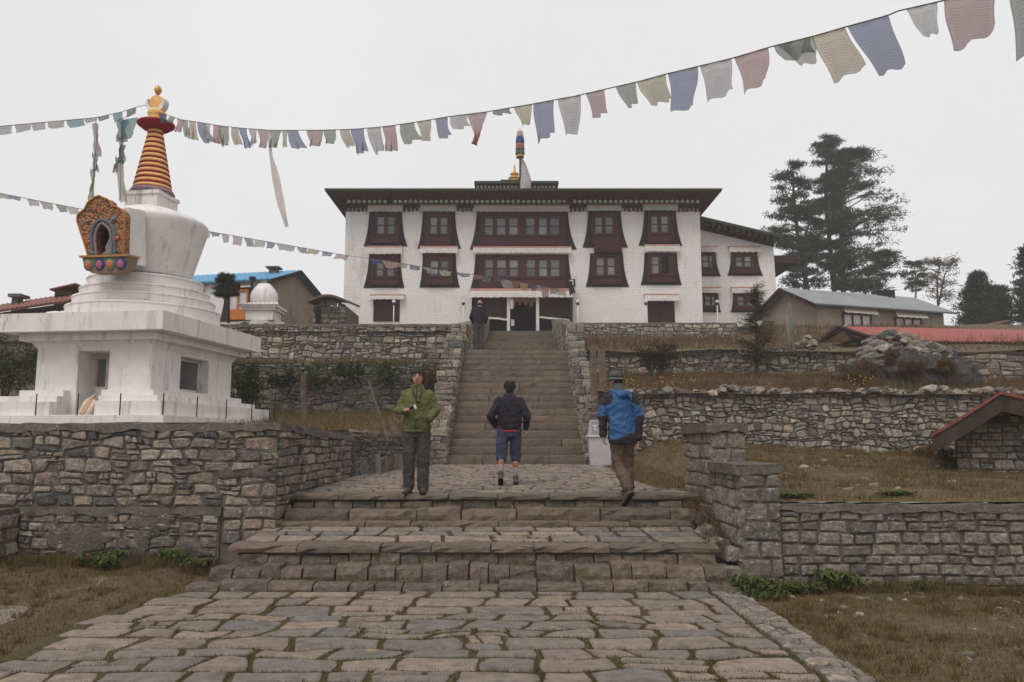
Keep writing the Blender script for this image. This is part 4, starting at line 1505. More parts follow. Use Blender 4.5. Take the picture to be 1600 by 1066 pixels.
q = MB()
q.add([(ra.x, YW - 0.06, ra.z - 0.42), (pTR.x + .05, YW - 0.06, ra.z - 0.42 + sl_ * (pTR.x + .05 - ra.x)), (pTR.x + .05, YW - 0.06, ra.z - 0.04 + sl_ * (pTR.x + .05 - ra.x)), (ra.x, YW - 0.06, ra.z - 0.04),
       (ra.x, YW + 0.06, ra.z - 0.42), (pTR.x + .05, YW + 0.06, ra.z - 0.42 + sl_ * (pTR.x + .05 - ra.x)), (pTR.x + .05, YW + 0.06, ra.z - 0.04 + sl_ * (pTR.x + .05 - ra.x)), (ra.x, YW + 0.06, ra.z - 0.04)],
      [(0, 1, 2, 3), (7, 6, 5, 4), (0, 4, 5, 1), (1, 5, 6, 2), (2, 6, 7, 3), (3, 7, 4, 0)])
q.build('wall_plate', M['maroon_dark'], wing)


def WW(t0, t1, ty, b0, b1, by, f0, f1, fy0, fy1, cols, ly0, ly1, cur, seed):
    P = lambda a, b: (fx(a, b, YW))
    tib_window(wing, fW, (P(t0, ty), P(t1, ty), fz(ty, YW)), (P(b0, by), P(b1, by), fz(by, YW)), R4(f0, f1, fy0, fy1, YW),
               [R4(a, b, ly0, ly1, YW) for a, b in cols], R4(*cur, YW), seed)


WW(1089, 1117.5, 393, 1080, 1126, 432, 1091, 1116, 396, 429, [(1097, 1106), (1108, 1112)], 401, 418, (1087, 1121, 387, 396), 41)
WW(1142.5, 1182.5, 393, 1136.5, 1192, 431, 1143.5, 1181.5, 396, 428, [(1149, 1158), (1162.5, 1172)], 402, 417, (1138, 1187, 387, 396), 42)
WW(1094, 1121.5, 457, 1084, 1126.5, 488, 1096, 1119.5, 460, 486, [(1101, 1109), (1111.5, 1116)], 464, 478, (1093, 1125, 450.5, 459.5), 43)
WW(1146, 1184, 457, 1141.5, 1192, 488, 1147, 1183, 460, 486, [(1152, 1161), (1166, 1175)], 464, 478, (1142, 1188, 450.5, 459.5), 44)
# eave of a further roof behind the wing
e0, e1 = at(1210, 411, 52), at(1230, 411, 52)
bk = MB().box(e0.x - 3, e1.x, 50, 60, at(0, 422, 52).z, at(0, 410, 52).z).build('rear_eave', M['maroon_dark'], wing)

# lamp posts with white globes along the terrace edge
for i, (px, Y, where) in enumerate(((505, 37, 'beside the low stone hut left of the monastery'), (615.5, 40, 'in front of the left small door of the monastery'), (724, 40, 'left of the porch, behind the man in black'),
                                    (902.7, 40, 'right of the porch'), (1009, 40, 'in front of the right small door of the monastery'), (1120.5, 43, 'in front of the monastery wing'))):
    g = at(px, 472, Y)
    lp = thing('lamp_post', 'lamp post with white globe ' + where, 'lamp', (g.x, Y, 7.0), 'lamp posts along the monastery terrace')
    MB().tube([(g.x, Y, 6.6), (g.x, Y, g.z - 0.05)], 0.03, 8).build('post', M['white_paint'], lp, True)
    MB().lathe([(0.05, g.z - 0.16), (0.08, g.z - 0.1), (0.08, g.z - 0.06)], (g.x, Y), 10).build('collar', M['metal_dark'], lp)
    MB().ball((g.x, Y, g.z + 0.01), 0.10).build('globe', M['white_paint'], lp, True)

# tall banner on its pole in the courtyard behind the eaves
YB = 47.0
bp = at(812.5, 300, YB)
ban = thing('banner_pole', 'tall striped cylinder banner with a long white prayer flag on a pole above the roof', 'banner', (bp.x, YB, zr + 0.5))
zt_ = lambda py: at(812, py, YB).z
MB().tube([(bp.x, YB, zr), (bp.x, YB, zt_(208))], 0.05, 8).build('pole', M['metal_dark'], ban, True)
MB().lathe([(0.05, zt_(208)), (0.09, zt_(206.5)), (0.04, zt_(205)), (0.015, zt_(199.5))], (bp.x, YB), 12).build('gilded_tip', M['gold'], ban, True)
cb = lambda n, *c: surf(n, [lin(*c), lin(*[int(x * 0.8) for x in c])], pscale=8, mott=0.25, mscale=10, bump=0.3, bscale=30)
for nm, y0, y1, r, c in (('white_tier', 205.5, 214.5, 0.20, (176, 164, 158)), ('blue_tier', 214, 224, 0.255, (56, 86, 122)), ('red_tier', 223, 234, 0.265, (168, 96, 92)), ('green_tier', 233, 241, 0.27, (78, 96, 80)), ('yellow_tier', 238.5, 246.5, 0.23, (176, 142, 78))):
    za, zb = zt_(y1), zt_(y0)
    V, F = [], []
    k = 28
    for j, (rr, z) in enumerate(((r * 1.05, za), (r, (za + zb) / 2), (r * 0.86, zb), (0.02, zb + 0.03))):
        for i in range(k):
            a = 2 * math.pi * i / k
            q = rr * (1 + 0.05 * math.cos(7 * a) * (1 - j / 3))
            V.append((bp.x + q * math.cos(a), YB + q * math.sin(a), z))
    for j in range(3):
        for i in range(k):
            i2 = (i + 1) % k
            F.append((j * k + i, j * k + i2, (j + 1) * k + i2, (j + 1) * k + i))
    mesh_obj(nm, V, F, cb('banner_' + nm, *c), ban, True)
M['print_white'] = surf('printed_white_cloth', [lin(196, 190, 188), lin(178, 172, 172)], pscale=2, mott=0.2, mscale=5, bump=0.2, bscale=30, transl=0.25, over=[(lin(128, 122, 122), 6.0, 0.55, 0.62, (1, 1, 3.5))])
V, F = [], []
for j in range(13):
    t = j / 12
    z = zt_(246.5) + (zt_(299) - zt_(246.5)) * t
    wdt = 0.15 + 0.50 * min(1, t * 1.6) ** 0.8 - 0.05 * max(0, t - 0.75) * 4
    for i in range(7):
        s = i / 6
        V.append((bp.x + 0.02 + wdt * s, YB - 0.06 + 0.10 * math.sin(3 * s + 4 * t), z - 0.10 * s * (1 - t)))
for j in range(12):
    for i in range(6):
        p = j * 7 + i
        F.append((p, p + 1, p + 8, p + 7))
mesh_obj('white_flag', V, F, M['print_white'], ban, True)

# ================================================================== the big white chorten (stupa)
AR = R(8)
ex = Vector((math.cos(AR), -math.sin(AR), 0))
ey = Vector((math.sin(AR), math.cos(AR), 0))
YC0 = 16.3
corner = at(255, 484.5, YC0)
HX, HY = 1.86, 2.26
cc = corner - ex * HX + ey * HY          # centre of the base
CX, CY = cc.x, cc.y
zC = lambda py, Y=YC0: at(0, py, Y).z


class LB(MB):
    """builder in the chorten's own turned axes"""
    def lbox(s, x0, x1, y0, y1, z0, z1):
        V = []
        for z in (z0, z1):
            for y in (y0, y1):
                for x in (x0, x1):
                    p = Vector((CX, CY, 0)) + ex * x + ey * y
                    V.append((p.x, p.y, z))
        return s.add(V, [(0, 2, 3, 1), (4, 5, 7, 6), (0, 1, 5, 4), (2, 6, 7, 3), (0, 4, 6, 2), (1, 3, 7, 5)])

    def frus(s, hx0, hy0, z0, hx1, hy1, z1):
        V = []
        for hx, hy, z in ((hx0, hy0, z0), (hx1, hy1, z1)):
            for y in (-hy, hy):
                for x in (-hx, hx):
                    p = Vector((CX, CY, 0)) + ex * x + ey * y
                    V.append((p.x, p.y, z))
        return s.add(V, [(0, 2, 3, 1), (4, 5, 7, 6), (0, 1, 5, 4), (2, 6, 7, 3), (0, 4, 6, 2), (1, 3, 7, 5)])


def lp(x, y, z):
    p = Vector((CX, CY, 0)) + ex * x + ey * y
    return Vector((p.x, p.y, z))


ch = thing('chorten', 'big white chorten with a gilded spire on the wall at left', 'chorten', (CX, CY, 1.9))
zf1, zf0 = zC(484.5), zC(514)
wx, wy = 1.34, 1.74
zw1, zw0 = zC(531, 16.6), zC(608, 16.8)
LB().lbox(-HX, HX, -HY, HY, zf0, zf1).build('cornice', M['whitewash'], ch)
LB().lbox(-HX + 0.26, HX - 0.26, -HY + 0.26, HY - 0.26, zC(528, 16.5), zf0 - 0.002).build('cornice_course', M['whitewash'], ch)
LB().frus(wx + 0.003, wy + 0.003, zw1 - 0.13, HX - 0.42, HY - 0.42, zC(528, 16.5) - 0.002).build('cornice_cove', M['whitewash'], ch)
# walls with a door recess in front and a window recess on the right
dx0, dx1 = -0.36, 0.36
ztop = zw1 - 0.131
zd = zC(545, 16.7)
zv0, zv1 = zC(609, 17.6), zC(553, 17.6)
wv0, wv1 = -0.62, 0.62
mb = LB()
mb.lbox(-wx, dx0, -wy, -wy + 0.58, zw0 - 0.9, ztop)
mb.lbox(dx1, wx - 0.3, -wy, -wy + 0.58, zw0 - 0.9, ztop)
mb.lbox(dx0, dx1, -wy, -wy + 0.58, zd, ztop)
mb.lbox(-wx, wx - 0.3, -wy + 0.58, wy, zw0 - 0.9, ztop)
mb.lbox(wx - 0.3, wx, -wy, wv0, zw0 - 0.9, ztop)
mb.lbox(wx - 0.3, wx, wv1, wy, zw0 - 0.9, ztop)
mb.lbox(wx - 0.3, wx, wv0, wv1, zw0 - 0.9, zv0)
mb.lbox(wx - 0.3, wx, wv0, wv1, zv1, ztop)
mb.build('base_wall', M['whitewash'], ch)
pink = surf('faded_pink_paint', [lin(186, 150, 142), lin(172, 130, 124)], mott=0.2, bump=0.2)
mb = LB()
yd = -wy + 0.56
mb.lbox(dx0, dx0 + 0.05, yd - 0.03, yd, zw0 - 0.5, zd)
mb.lbox(dx0 + 0.30, dx0 + 0.35, yd - 0.05, yd, zw0 - 0.5, zd - 0.02)
mb.lbox(dx0, dx1, yd - 0.045, yd, zd - 0.12, zd)
dr_ = mb.build('door_frame', M['valance'], ch)
LB().lbox(dx0 + 0.35, dx1, yd - 0.02, yd - 0.002, zw0 - 0.5, zd - 0.12).build('door_leaf', M['white_paint'], dr_)
LB().lbox(dx0 + 0.10, dx0 + 0.30, yd - 0.02, yd - 0.002, zw0 + 0.1, zd - 0.14).build('pane', M['glass'], dr_)
LB().lbox(dx0 + 0.05, dx0 + 0.10, yd - 0.045, yd - 0.002, zw0 + 0.1, zd - 0.14).build('pink_stile', pink, dr_)
LB().lbox(dx0 + 0.05, dx0 + 0.30, yd - 0.04, yd - 0.021, zw0 - 0.5, zw0 + 0.1).build('door_panel', M['white_paint'], dr_)
mb = LB()
xw = wx - 0.22
for (a, b, c, d) in ((wv0, wv0 + .07, zv0, zv1), (wv1 - .07, wv1, zv0, zv1), (wv0 + .07, wv1 - .07, zv0, zv0 + .07), (wv0 + .07, wv1 - .07, zv1 - .07, zv1)):
    mb.lbox(xw - 0.06, xw, a, b, c, d)
wn = mb.build('window', M['white_paint'], ch)
LB().lbox(xw - 0.05, xw - 0.035, wv0 + .07, wv1 - .07, zv0 + .07, zv1 - .07).build('pane', M['glass'], wn)
# plinth steps, cut through by the doorway
levels = [(0.20, zw0 - 0.9, zC(608, 16.6)), (0.45, zw0 - 0.9, zC(617, 16.3)), (0.72, zw0 - 0.9, zC(626, 16.0)), (0.86, zw0 - 1.1, zC(648.5, 15.9))]
for i, (g, z0, z1) in enumerate(levels):
    x0, x1, y0, y1 = -wx - g, wx + g, -wy - g, wy + g
    mb = LB()
    cut = i < 3
    ext = 1.6 if i >= 2 else 0
    if cut:
        mb.lbox(x0 - ext, dx0 - 0.05 * (3 - i), y0, -wy - 0.002 if i == 0 else y0 + 0.29, z0, z1)
        mb.lbox(dx1 + 0.12 * i, x1, y0, -wy - 0.002 if i == 0 else y0 + 0.29, z0, z1)
    else:
        mb.lbox(x0 - ext, x1, y0, y0 + 0.3, z0, z1)
    mb.lbox(x1 - 0.29 if i else wx + 0.002, x1, (-wy - 0.002 if i == 0 else y0 + 0.29) + 0.002, y1, z0, z1)
    mb.lbox(x0 - ext, x0 - ext + 0.28, (-wy if i == 0 else y0 + 0.29) + 0.002, y1, z0, z1) if ext else mb.lbox(x0, -wx - 0.002, -wy, y1, z0, z1)
    mb.build('plinth_step', M['whitewash'], ch)
LB().lbox(dx0 - 0.2, dx1 + 0.3, -wy - 0.7, -wy + 0.57, zw0 - 1.0, zC(648, 16.0) + 0.01).build('threshold', M['whitewash'], ch)
# iron rods round the plinth
ez = zC(648.5, 15.9)
hxr, hyr = wx + 0.82, wy + 0.82
rods = [(-hxr + k * 0.9, -hyr) for k in range(-1, 4)]
rods = [(hxr - 0.93 * k, -hyr) for k in range(0, 5)] + [(hxr, -hyr + k * 2 * hyr / 4) for k in range(1, 5)]
for (x, y) in rods:
    p = lp(x, y, ez)
    MB().tube([(p.x, p.y, ez - 0.02), (p.x, p.y, ez + 0.44)], 0.014, 6).build('iron_rod', M['rust'], ch)

# ---- rings, dome, harmika
ZR = [zf1 - 0.02, 4.72, 4.95, 5.17, 5.42]
RR = [1.68, 1.55, 1.41, 1.27]
for i in range(4):
    r, z0, z1 = RR[i], ZR[i], ZR[i + 1]
    MB().lathe([(r - 0.02, z0 + 0.004 * i), (r, z0 + 0.03), (r, z1 - 0.06), (r + 0.02, z1 - 0.045), (r + 0.015, z1 - 0.012), (r - 0.02, z1), (0.3, z1 + 0.002)], (CX, CY), 64).build('ring_course', M['whitewash'], ch, False)
    for q in ch.children[-1:]:
        q.data.polygons.foreach_set('use_smooth', [True] * len(q.data.polygons))
prof = [(0.96, 5.40), (0.98, 5.5), (1.075, 5.85), (1.20, 6.3), (1.305, 6.68), (1.325, 6.77), (1.315, 6.83), (1.27, 6.88), (1.1, 6.97), (0.8, 7.08), (0.5, 7.2), (0.05, 7.28)]
MB().lathe(prof, (CX, CY), 72).build('dome', M['whitewash'], ch, True)
teal = surf('painted_lotus_band', [lin(72, 124, 112), lin(88, 112, 140), lin(168, 110, 120), lin(96, 130, 92)], pscale=14, mott=0.2, bump=0.3)
MB().lathe([(1.0, 5.425), (1.07, 5.44), (1.05, 5.49), (0.98, 5.50)], (CX, CY), 64).build('lotus_band', teal, ch, True)
hz0, hz1 = 7.20, zC(296, 18.3)
LB().lbox(-0.42, 0.42, -0.43, 0.43, hz0 - 0.05, hz1 - 0.09).build('harmika', M['whitewash'], ch)
LB().lbox(-0.455, 0.455, -0.465, 0.465, hz1 - 0.09, hz1).build('harmika_slab', M['whitewash'], ch)
# ---- spire of thirteen rings
ochre = surf('ochre_paint', [lin(232, 186, 122), lin(222, 170, 104)], pscale=6, mott=0.15, bump=0.2)
red = surf('dark_red_paint', [lin(150, 42, 44), lin(136, 36, 40)], pscale=6, mott=0.2, bump=0.15, rough=0.6)
zs0, zs1 = hz1 + 0.10, 9.22
MB().lathe([(0.47, hz1), (0.52, hz1 + 0.04), (0.47, hz1 + 0.12)], (CX, CY), 32).build('lotus_seat', teal, ch, True)
N13 = 12
for i in range(N13):
    t0, t1 = i / N13, (i + 1) / N13
    r0 = 0.45 - 0.30 * t0
    r1 = 0.45 - 0.30 * t1
    z0, z1 = zs0 + (zs1 - zs0) * t0, zs0 + (zs1 - zs0) * t1
    dz = z1 - z0
    MB().lathe([(r0 * 0.9, z0), (r0 + 0.006, z0 + dz * 0.05), (r0 + 0.006, z0 + dz * 0.32), (r0 * 0.95, z0 + dz * 0.36)], (CX, CY), 32).build('red_ring', red, ch, True)
    MB().lathe([(r0 * 0.95, z0 + dz * 0.32), (r0 * 0.99, z0 + dz * 0.42), (r0 * 0.985, z0 + dz * 0.7), (r1 * 0.95, z1 + 0.002)], (CX, CY), 32).build('ochre_ring', ochre, ch, True)
zp = 9.20
MB().lathe([(0.16, zp), (0.30, zp + 0.03), (0.43, zp + 0.13), (0.44, zp + 0.17), (0.40, zp + 0.20), (0.2, zp + 0.24)], (CX, CY), 40).build('parasol', red, ch, True)
MB().lathe([(0.19, zp + 0.235), (0.2, zp + 0.3), (0.17, zp + 0.34), (0.2, zp + 0.38), (0.215, zp + 0.46), (0.17, zp + 0.5), (0.08, zp + 0.52)], (CX, CY), 28).build('gilded_drum', ochre, ch, True)
zm = zC(161, 18.75)
fr_m = Frame((CX, CY, zm), ex, (0, 0, 1), -ey)
pts = []
for k in range(19):
    a = R(-198 + 216 * k / 18)
    pts.append((0.25 * math.cos(a), 0.25 * math.sin(a)))
for k in range(19):
    a = R(18 - 216 * k / 18)
    pts.append((0.205 * math.cos(a) * 0.95, 0.05 + 0.205 * math.sin(a) * 0.95))
V, F = [], []
for n_ in (-0.10, 0.10):
    V += [fr_m.p(u, v, n_) for u, v in pts]
for i in range(18):
    F += [(i, i + 1, 36 - i, 37 - i), (38 + i, 38 + 37 - i, 38 + 36 - i, 38 + i + 1)]
for i in range(38):
    F.append((i, (i + 1) % 38, 38 + (i + 1) % 38, 38 + i))
mesh_obj('crescent_moon', V, F, M['whitewash'], ch)
sun_ = MB()
k = 24
V = [fr_m.p(0, 0.03, -0.09), fr_m.p(0, 0.03, 0.09)]
for n_, r_ in ((-0.07, 0.165), (0.07, 0.165)):
    V += [fr_m.p(r_ * math.cos(2 * math.pi * i / k), 0.03 + r_ * math.sin(2 * math.pi * i / k), n_) for i in range(k)]
F = []
for i in range(k):
    j = (i + 1) % k
    F += [(0, 2 + j, 2 + i), (1, 2 + k + i, 2 + k + j), (2 + i, 2 + j, 2 + k + j, 2 + k + i)]
mesh_obj('sun_disc', V, F, ochre, ch)
zb_ = zC(140, 18.75)
MB().lathe([(0.03, zb_ - 0.12), (0.06, zb_ - 0.08), (0.095, zb_), (0.07, zb_ + 0.07), (0.02, zb_ + 0.11), (0.012, zb_ + 0.14)], (CX, CY), 16).build('jewel_tip', M['gold'], ch, True)

# ---- ornate niche on the dome's front
fN = Frame(lp(0.24, -1.30, 0), ex, Vector((0, 0, 1)) - ey * 0.10, -ey - Vector((0, 0, 0.10)))
fN = Frame(fN.O, fN.U, fN.V, fN.V.cross(fN.U) * -1)
if fN.N.y > 0:
    fN.N = -fN.N
K = 1.12 / 82.0


def NP(px, py):
    """point of the niche picture (px,py in the photograph) in panel axes"""
    return ((px - 167.5) * K, 5.62 + (402 - py) * K * 1.03)


outl = [(141, 401), (134, 380), (127, 361), (121, 343), (122, 336), (128, 331), (137, 327), (137, 321), (142, 315), (149, 312), (156, 307), (162, 308), (167, 312), (175, 314), (180, 319), (181, 325), (190, 326), (198, 331), (203, 338), (202.5, 352), (201.5, 376), (200.5, 401)]
orn = None
m_, nt_, b_, o_ = newmat('gilt_scrollwork')
g_ = nt_.nodes.new('ShaderNodeNewGeometry')
vo = nt_.nodes.new('ShaderNodeTexVoronoi')
vo.inputs['Scale'].default_value = 17
nt_.links.new(g_.outputs['Position'], vo.inputs['Vector'])
cr = nt_.nodes.new('ShaderNodeValToRGB')
el = cr.color_ramp.elements
el[0].position, el[0].color = 0.0, lin(190, 138, 74)
el[1].position, el[1].color = 0.8, lin(84, 50, 36)
e = el.new(0.4)
e.color = lin(158, 104, 58)
nt_.links.new(vo.outputs['Distance'], cr.inputs[0])
vr = mrange(nt_, nz(nt_, 21, 3).outputs[0], 0.60, 0.66)
c1 = mixcol(nt_, vr, cr.outputs[0], lin(158, 70, 62))
vr = mrange(nt_, nz(nt_, 26, 2, stretch=(1.3, 1, 1)).outputs[0], 0.62, 0.68)
c1 = mixcol(nt_, vr, c1, lin(70, 104, 92))
nt_.links.new(c1, b_.inputs['Base Color'])
b_.inputs['Roughness'].default_value = 0.6
bu = nt_.nodes.new('ShaderNodeBump')
bu.inputs['Strength'].default_value = 1.0
bu.inputs['Distance'].default_value = 0.03
bu.invert = True
nt_.links.new(vo.outputs['Distance'], bu.inputs['Height'])
nt_.links.new(bu.outputs[0], b_.inputs['Normal'])
M['gilt'] = m_
niche = thing('niche', '', '') if False else None
hole = [(154, 399), (152, 378), (152.5, 366), (156, 357), (160, 352), (164, 350), (168, 352), (173, 356), (177, 361), (179, 370), (180, 385), (180, 399)]
# panel with an arched hole: strip between the outline and the hole (both open at the foot)
no, nh = 33, 33


def resample(pts, n):
    L = [0]
    for a, b in zip(pts, pts[1:]):
        L.append(L[-1] + math.hypot(b[0] - a[0], b[1] - a[1]))
    out = []
    for i in range(n):
        s = L[-1] * i / (n - 1)
        for k in range(len(L) - 1):
            if s <= L[k + 1] + 1e-9:
                t = (s - L[k]) / max(1e-9, L[k + 1] - L[k])
                out.append((pts[k][0] + (pts[k + 1][0] - pts[k][0]) * t, pts[k][1] + (pts[k + 1][1] - pts[k][1]) * t))
                break
    return out


o1 = [NP(*p) for p in resample(outl, no)]
h1 = [NP(*p) for p in resample(hole, nh)]
V = [fN.p(u, v, 0.10) for u, v in o1] + [fN.p(u, v, 0.10) for u, v in h1] + [fN.p(u, v, -0.10) for u, v in o1] + [fN.p(u, v, -0.14) for u, v in h1]
F = []
for i in range(no - 1):
    F += [(i, no + i, no + i + 1, i + 1), (2 * no + i, i, i + 1, 2 * no + i + 1), (no + i, 3 * no + i, 3 * no + i + 1, no + i + 1), (2 * no + i, 2 * no + i + 1, 3 * no + i + 1, 3 * no + i)]
pan = mesh_obj('niche_panel', V, F, M['gilt'], ch)
# moulded rims
rim = MB().tube([fN.p(u, v, 0.11) for u, v in o1], 0.022, 6).build('outer_rim', surf('ochre_rim', [lin(176, 116, 60)], mott=0.2, bump=0.2), pan, True)
green = surf('niche_green_paint', [lin(78, 112, 104), lin(96, 108, 124), lin(110, 100, 110)], pscale=10, mott=0.2, bump=0.3)
h2 = [NP(*p) for p in resample([(148, 400), (146, 380), (146, 364), (150, 354), (156, 347), (163, 344), (170, 346), (178, 352), (184, 360), (186, 372), (186, 400)], 30)]
MB().tube([fN.p(u, v, 0.10) for u, v in h2], 0.04, 6).build('arch_moulding', green, pan, True)
MB().tube([fN.p(u, v, 0.10) for u, v in h1], 0.03, 6).build('arch_moulding', surf('niche_grey_paint', [lin(136, 126, 132)], mott=0.2, bump=0.2), pan, True)
# hollow behind and the small figure base inside
mb = MB()
a, b = NP(148, 404), NP(184, 346)
mb.fbox(fN, a[0], b[0], a[1], b[1], -0.45, -0.16)
mb.build('niche_back', M['dark'], pan)
mb = MB()
mb.lathe([(0.16, 0), (0.17, 0.05), (0.1, 0.12), (0.12, 0.2), (0.07, 0.34), (0.05, 0.4)], (0, 0), 14)
q0 = fN.p(*NP(171, 400), -0.05)
mesh_obj('niche_figure', [(v[0] + q0.x, v[1] + q0.y, v[2] + q0.z) for v in mb.v], mb.f, surf('grey_clay', [lin(128, 120, 112)], mott=0.2), pan, True)
for (px, py, r_, c) in ((140, 347, 4.2, (84, 106, 124)), (184, 345, 5.0, (96, 120, 138)), (142, 378, 3.8, (190, 100, 100)), (190.5, 374, 4.2, (196, 100, 112)), (149, 395.5, 3.6, (88, 112, 132)), (189, 394, 3.2, (74, 88, 116)), (153, 328, 3.0, (180, 96, 84)), (164.5, 328, 3.2, (186, 100, 88)), (144.5, 328, 2.6, (96, 104, 66)), (174, 323, 2.6, (104, 106, 70))):
    u, v = NP(px, py)
    p = fN.p(u, v, 0.11)
    key = 'bead_%d_%d_%d' % c
    if key not in M:
        M[key] = surf(key, [lin(*c)], mott=0.15, bump=0.1, rough=0.35)
    MB().ball(p, r_ * K * 0.8, 12, 8).build('bead', M[key], pan, True)
# lotus ledge below: curved block with painted petals
led = [(-0.50, 0.0), (-0.46, -0.16), (-0.40, -0.24), (-0.28, -0.34), (0.28, -0.34), (0.42, -0.26), (0.50, -0.12), (0.54, 0.0)]
l0 = NP(167, 402)
MB().prism(fN, [(u, l0[1] + v) for u, v in led][::-1] if False else [(u, l0[1] + v) for u, v in led], -0.3, 0.12).build('niche_ledge', surf('pinkish_ledge', [lin(150, 116, 100), lin(120, 110, 92)], pscale=9, mott=0.25, bump=0.3), pan)
MB().fbox(fN, -0.54, 0.58, l0[1] - 0.005, l0[1] + 0.04, -0.3, 0.17).build('ledge_rim', surf('ochre_rim2', [lin(170, 128, 80)], mott=0.2), pan)
for i, (cx_, outc, inc) in enumerate(((-0.36, (88, 126, 96), (184, 104, 88)), (-0.10, (62, 78, 112), (170, 92, 114)), (0.15, (92, 132, 100), (190, 104, 92)), (0.39, (60, 74, 112), (170, 96, 122)))):
    p = fN.p(cx_ + 0.02, l0[1] - 0.15, 0.11)
    mo = surf('petal_%d' % i, [lin(*outc)], mott=0.15, bump=0.2)
    mi = surf('petal_core_%d' % i, [lin(*inc)], mott=0.15, bump=0.2)
    pe = MB().ball(p, (0.125, 0.06, 0.15), 14, 8).build('lotus_petal', mo, pan, True)
    MB().ball(fN.p(cx_ + 0.02, l0[1] - 0.17, 0.15), (0.075, 0.045, 0.095), 12, 8).build('petal_core', mi, pan, True)
# side cheeks that join the niche to the dome
V = []
for u_, n_ in ((0.40, -0.1), (0.36, -0.6)):
    for v_ in (5.6, 6.6):
        V.append(fN.p(u_, v_, n_))
mb = MB().fbox(fN, -0.34, 0.40, 5.5, 6.75, -0.75, -0.46)
mb.fbox(fN, 0.30, 0.42, 5.5, 6.72, -0.75, -0.145)
mb.fbox(fN, -0.36, -0.24, 5.5, 6.72, -0.75, -0.145)
mb.build('niche_cheeks', M['whitewash'], ch)
# cloths lying in the doorway
p = lp(0.02, -wy - 0.25, zC(648, 16.0))
cl = thing('rolled_cloths', 'bundle of cream and orange cloths leaning in the chorten doorway', 'cloth', p)
for i, (dx, c) in enumerate(((-0.10, (208, 194, 178)), (0.0, (196, 158, 126)), (0.09, (204, 190, 170)))):
    q = p + ex * dx
    MB().tube([q, q + ex * 0.05 + ey * 0.15 + Vector((0, 0, 0.3)), q + ex * 0.10 + ey * 0.34 + Vector((0, 0, 0.46 - 0.06 * i))], [0.06, 0.055, 0.03], 8).build('cloth_roll', surf('roll_cloth_%d' % i, [lin(*c)], mott=0.25, bump=0.4, bscale=40), cl, True)

# ---- small white chorten up on the bank
YS = 31.0
sc_ = thing('small_chorten', 'small white bell-shaped chorten on the rubble bank before the blue-roofed house', 'chorten', at(412, 505, YS))
c0 = at(411.5, 500, YS)
zq = lambda py: at(411, py, YS).z
s_ = 1 / 39.5
MB().lathe([(33 * s_, zq(512)), (33 * s_, zq(503.5))], (c0.x, YS), 4).build('footing', M['whitewash'], sc_)
for (nm, hw, y0, y1) in (('pedestal', 21, 503, 488), ('pedestal_slab', 25, 488, 484), ('cornice', 28, 484, 480.5)):
    MB().box(c0.x - hw * s_, c0.x + hw * s_, YS - hw * s_, YS + hw * s_, zq(y0) + 0.002, zq(y1)).build(nm, M['whitewash'], sc_)
for k in range(9):
    x = c0.x - 27 * s_ + k * 54 * s_ / 8
    MB().ball((x, YS - 27 * s_, zq(480)), (0.11, 0.09, 0.07), 8, 6).build('cornice_bead', M['whitewash'], sc_, True)
MB().lathe([(17 * s_, zq(481)), (20.5 * s_, zq(472)), (21 * s_, zq(464)), (19 * s_, zq(457)), (14 * s_, zq(450)), (10 * s_, zq(445.5)), (8 * s_, zq(444)), (0.02, zq(443))], (c0.x, YS), 32).build('bell_dome', M['whitewash'], sc_, True)
MB().lathe([(8.5 * s_, zq(444.5)), (8 * s_, zq(443)), (0.02, zq(437.5))], (c0.x, YS), 16).build('capstone', surf('mossy_cap', [lin(98, 98, 86)], mott=0.3), sc_, True)

# ================================================================== outlying houses
M['clay'] = surf('clay_render', [lin(142, 129, 115), lin(156, 142, 126)], pscale=0.8, mott=0.15, mscale=5, bump=0.4, bscale=20, over=[(lin(112, 100, 88), 1.5, 0.6, 0.78, (1, 1, 0.3))])
M['clay_warm'] = surf('ochre_clay_render', [lin(150, 124, 92), lin(162, 136, 102)], pscale=0.8, mott=0.15, bump=0.4, bscale=20)
M['tin_blue'] = surf('blue_painted_tin', [lin(74, 136, 176), lin(88, 150, 188)], pscale=0.7, mott=0.12, bump=0.05, rough=0.5)
M['tin_grey'] = surf('grey_tin', [lin(120, 124, 126), lin(136, 138, 138)], pscale=0.6, mott=0.15, mscale=3, bump=0.05, rough=0.5, over=[(lin(132, 112, 98), 1.2, 0.62, 0.76, None)])
M['tin_red'] = surf('red_painted_tin', [lin(142, 70, 64), lin(154, 82, 74)], pscale=0.6, mott=0.12, mscale=4, bump=0.05, rough=0.55)
M['tin_rust'] = surf('rusty_red_tin', [lin(112, 68, 60), lin(128, 82, 70)], pscale=0.8, mott=0.25, bump=0.1, rough=0.7)
M['orange'] = surf('orange_painted_wood', [lin(188, 116, 58), lin(174, 100, 50)], mott=0.15, bump=0.1)
M['curtain'] = surf('white_curtain_behind_glass', [lin(176, 174, 176), lin(196, 194, 194)], pscale=5, mott=0.1, bump=0, rough=0.2, spec=0.5)
M['redwood'] = surf('red_brown_window_wood', [lin(112, 58, 48), lin(98, 50, 44)], mott=0.2, bump=0.2)


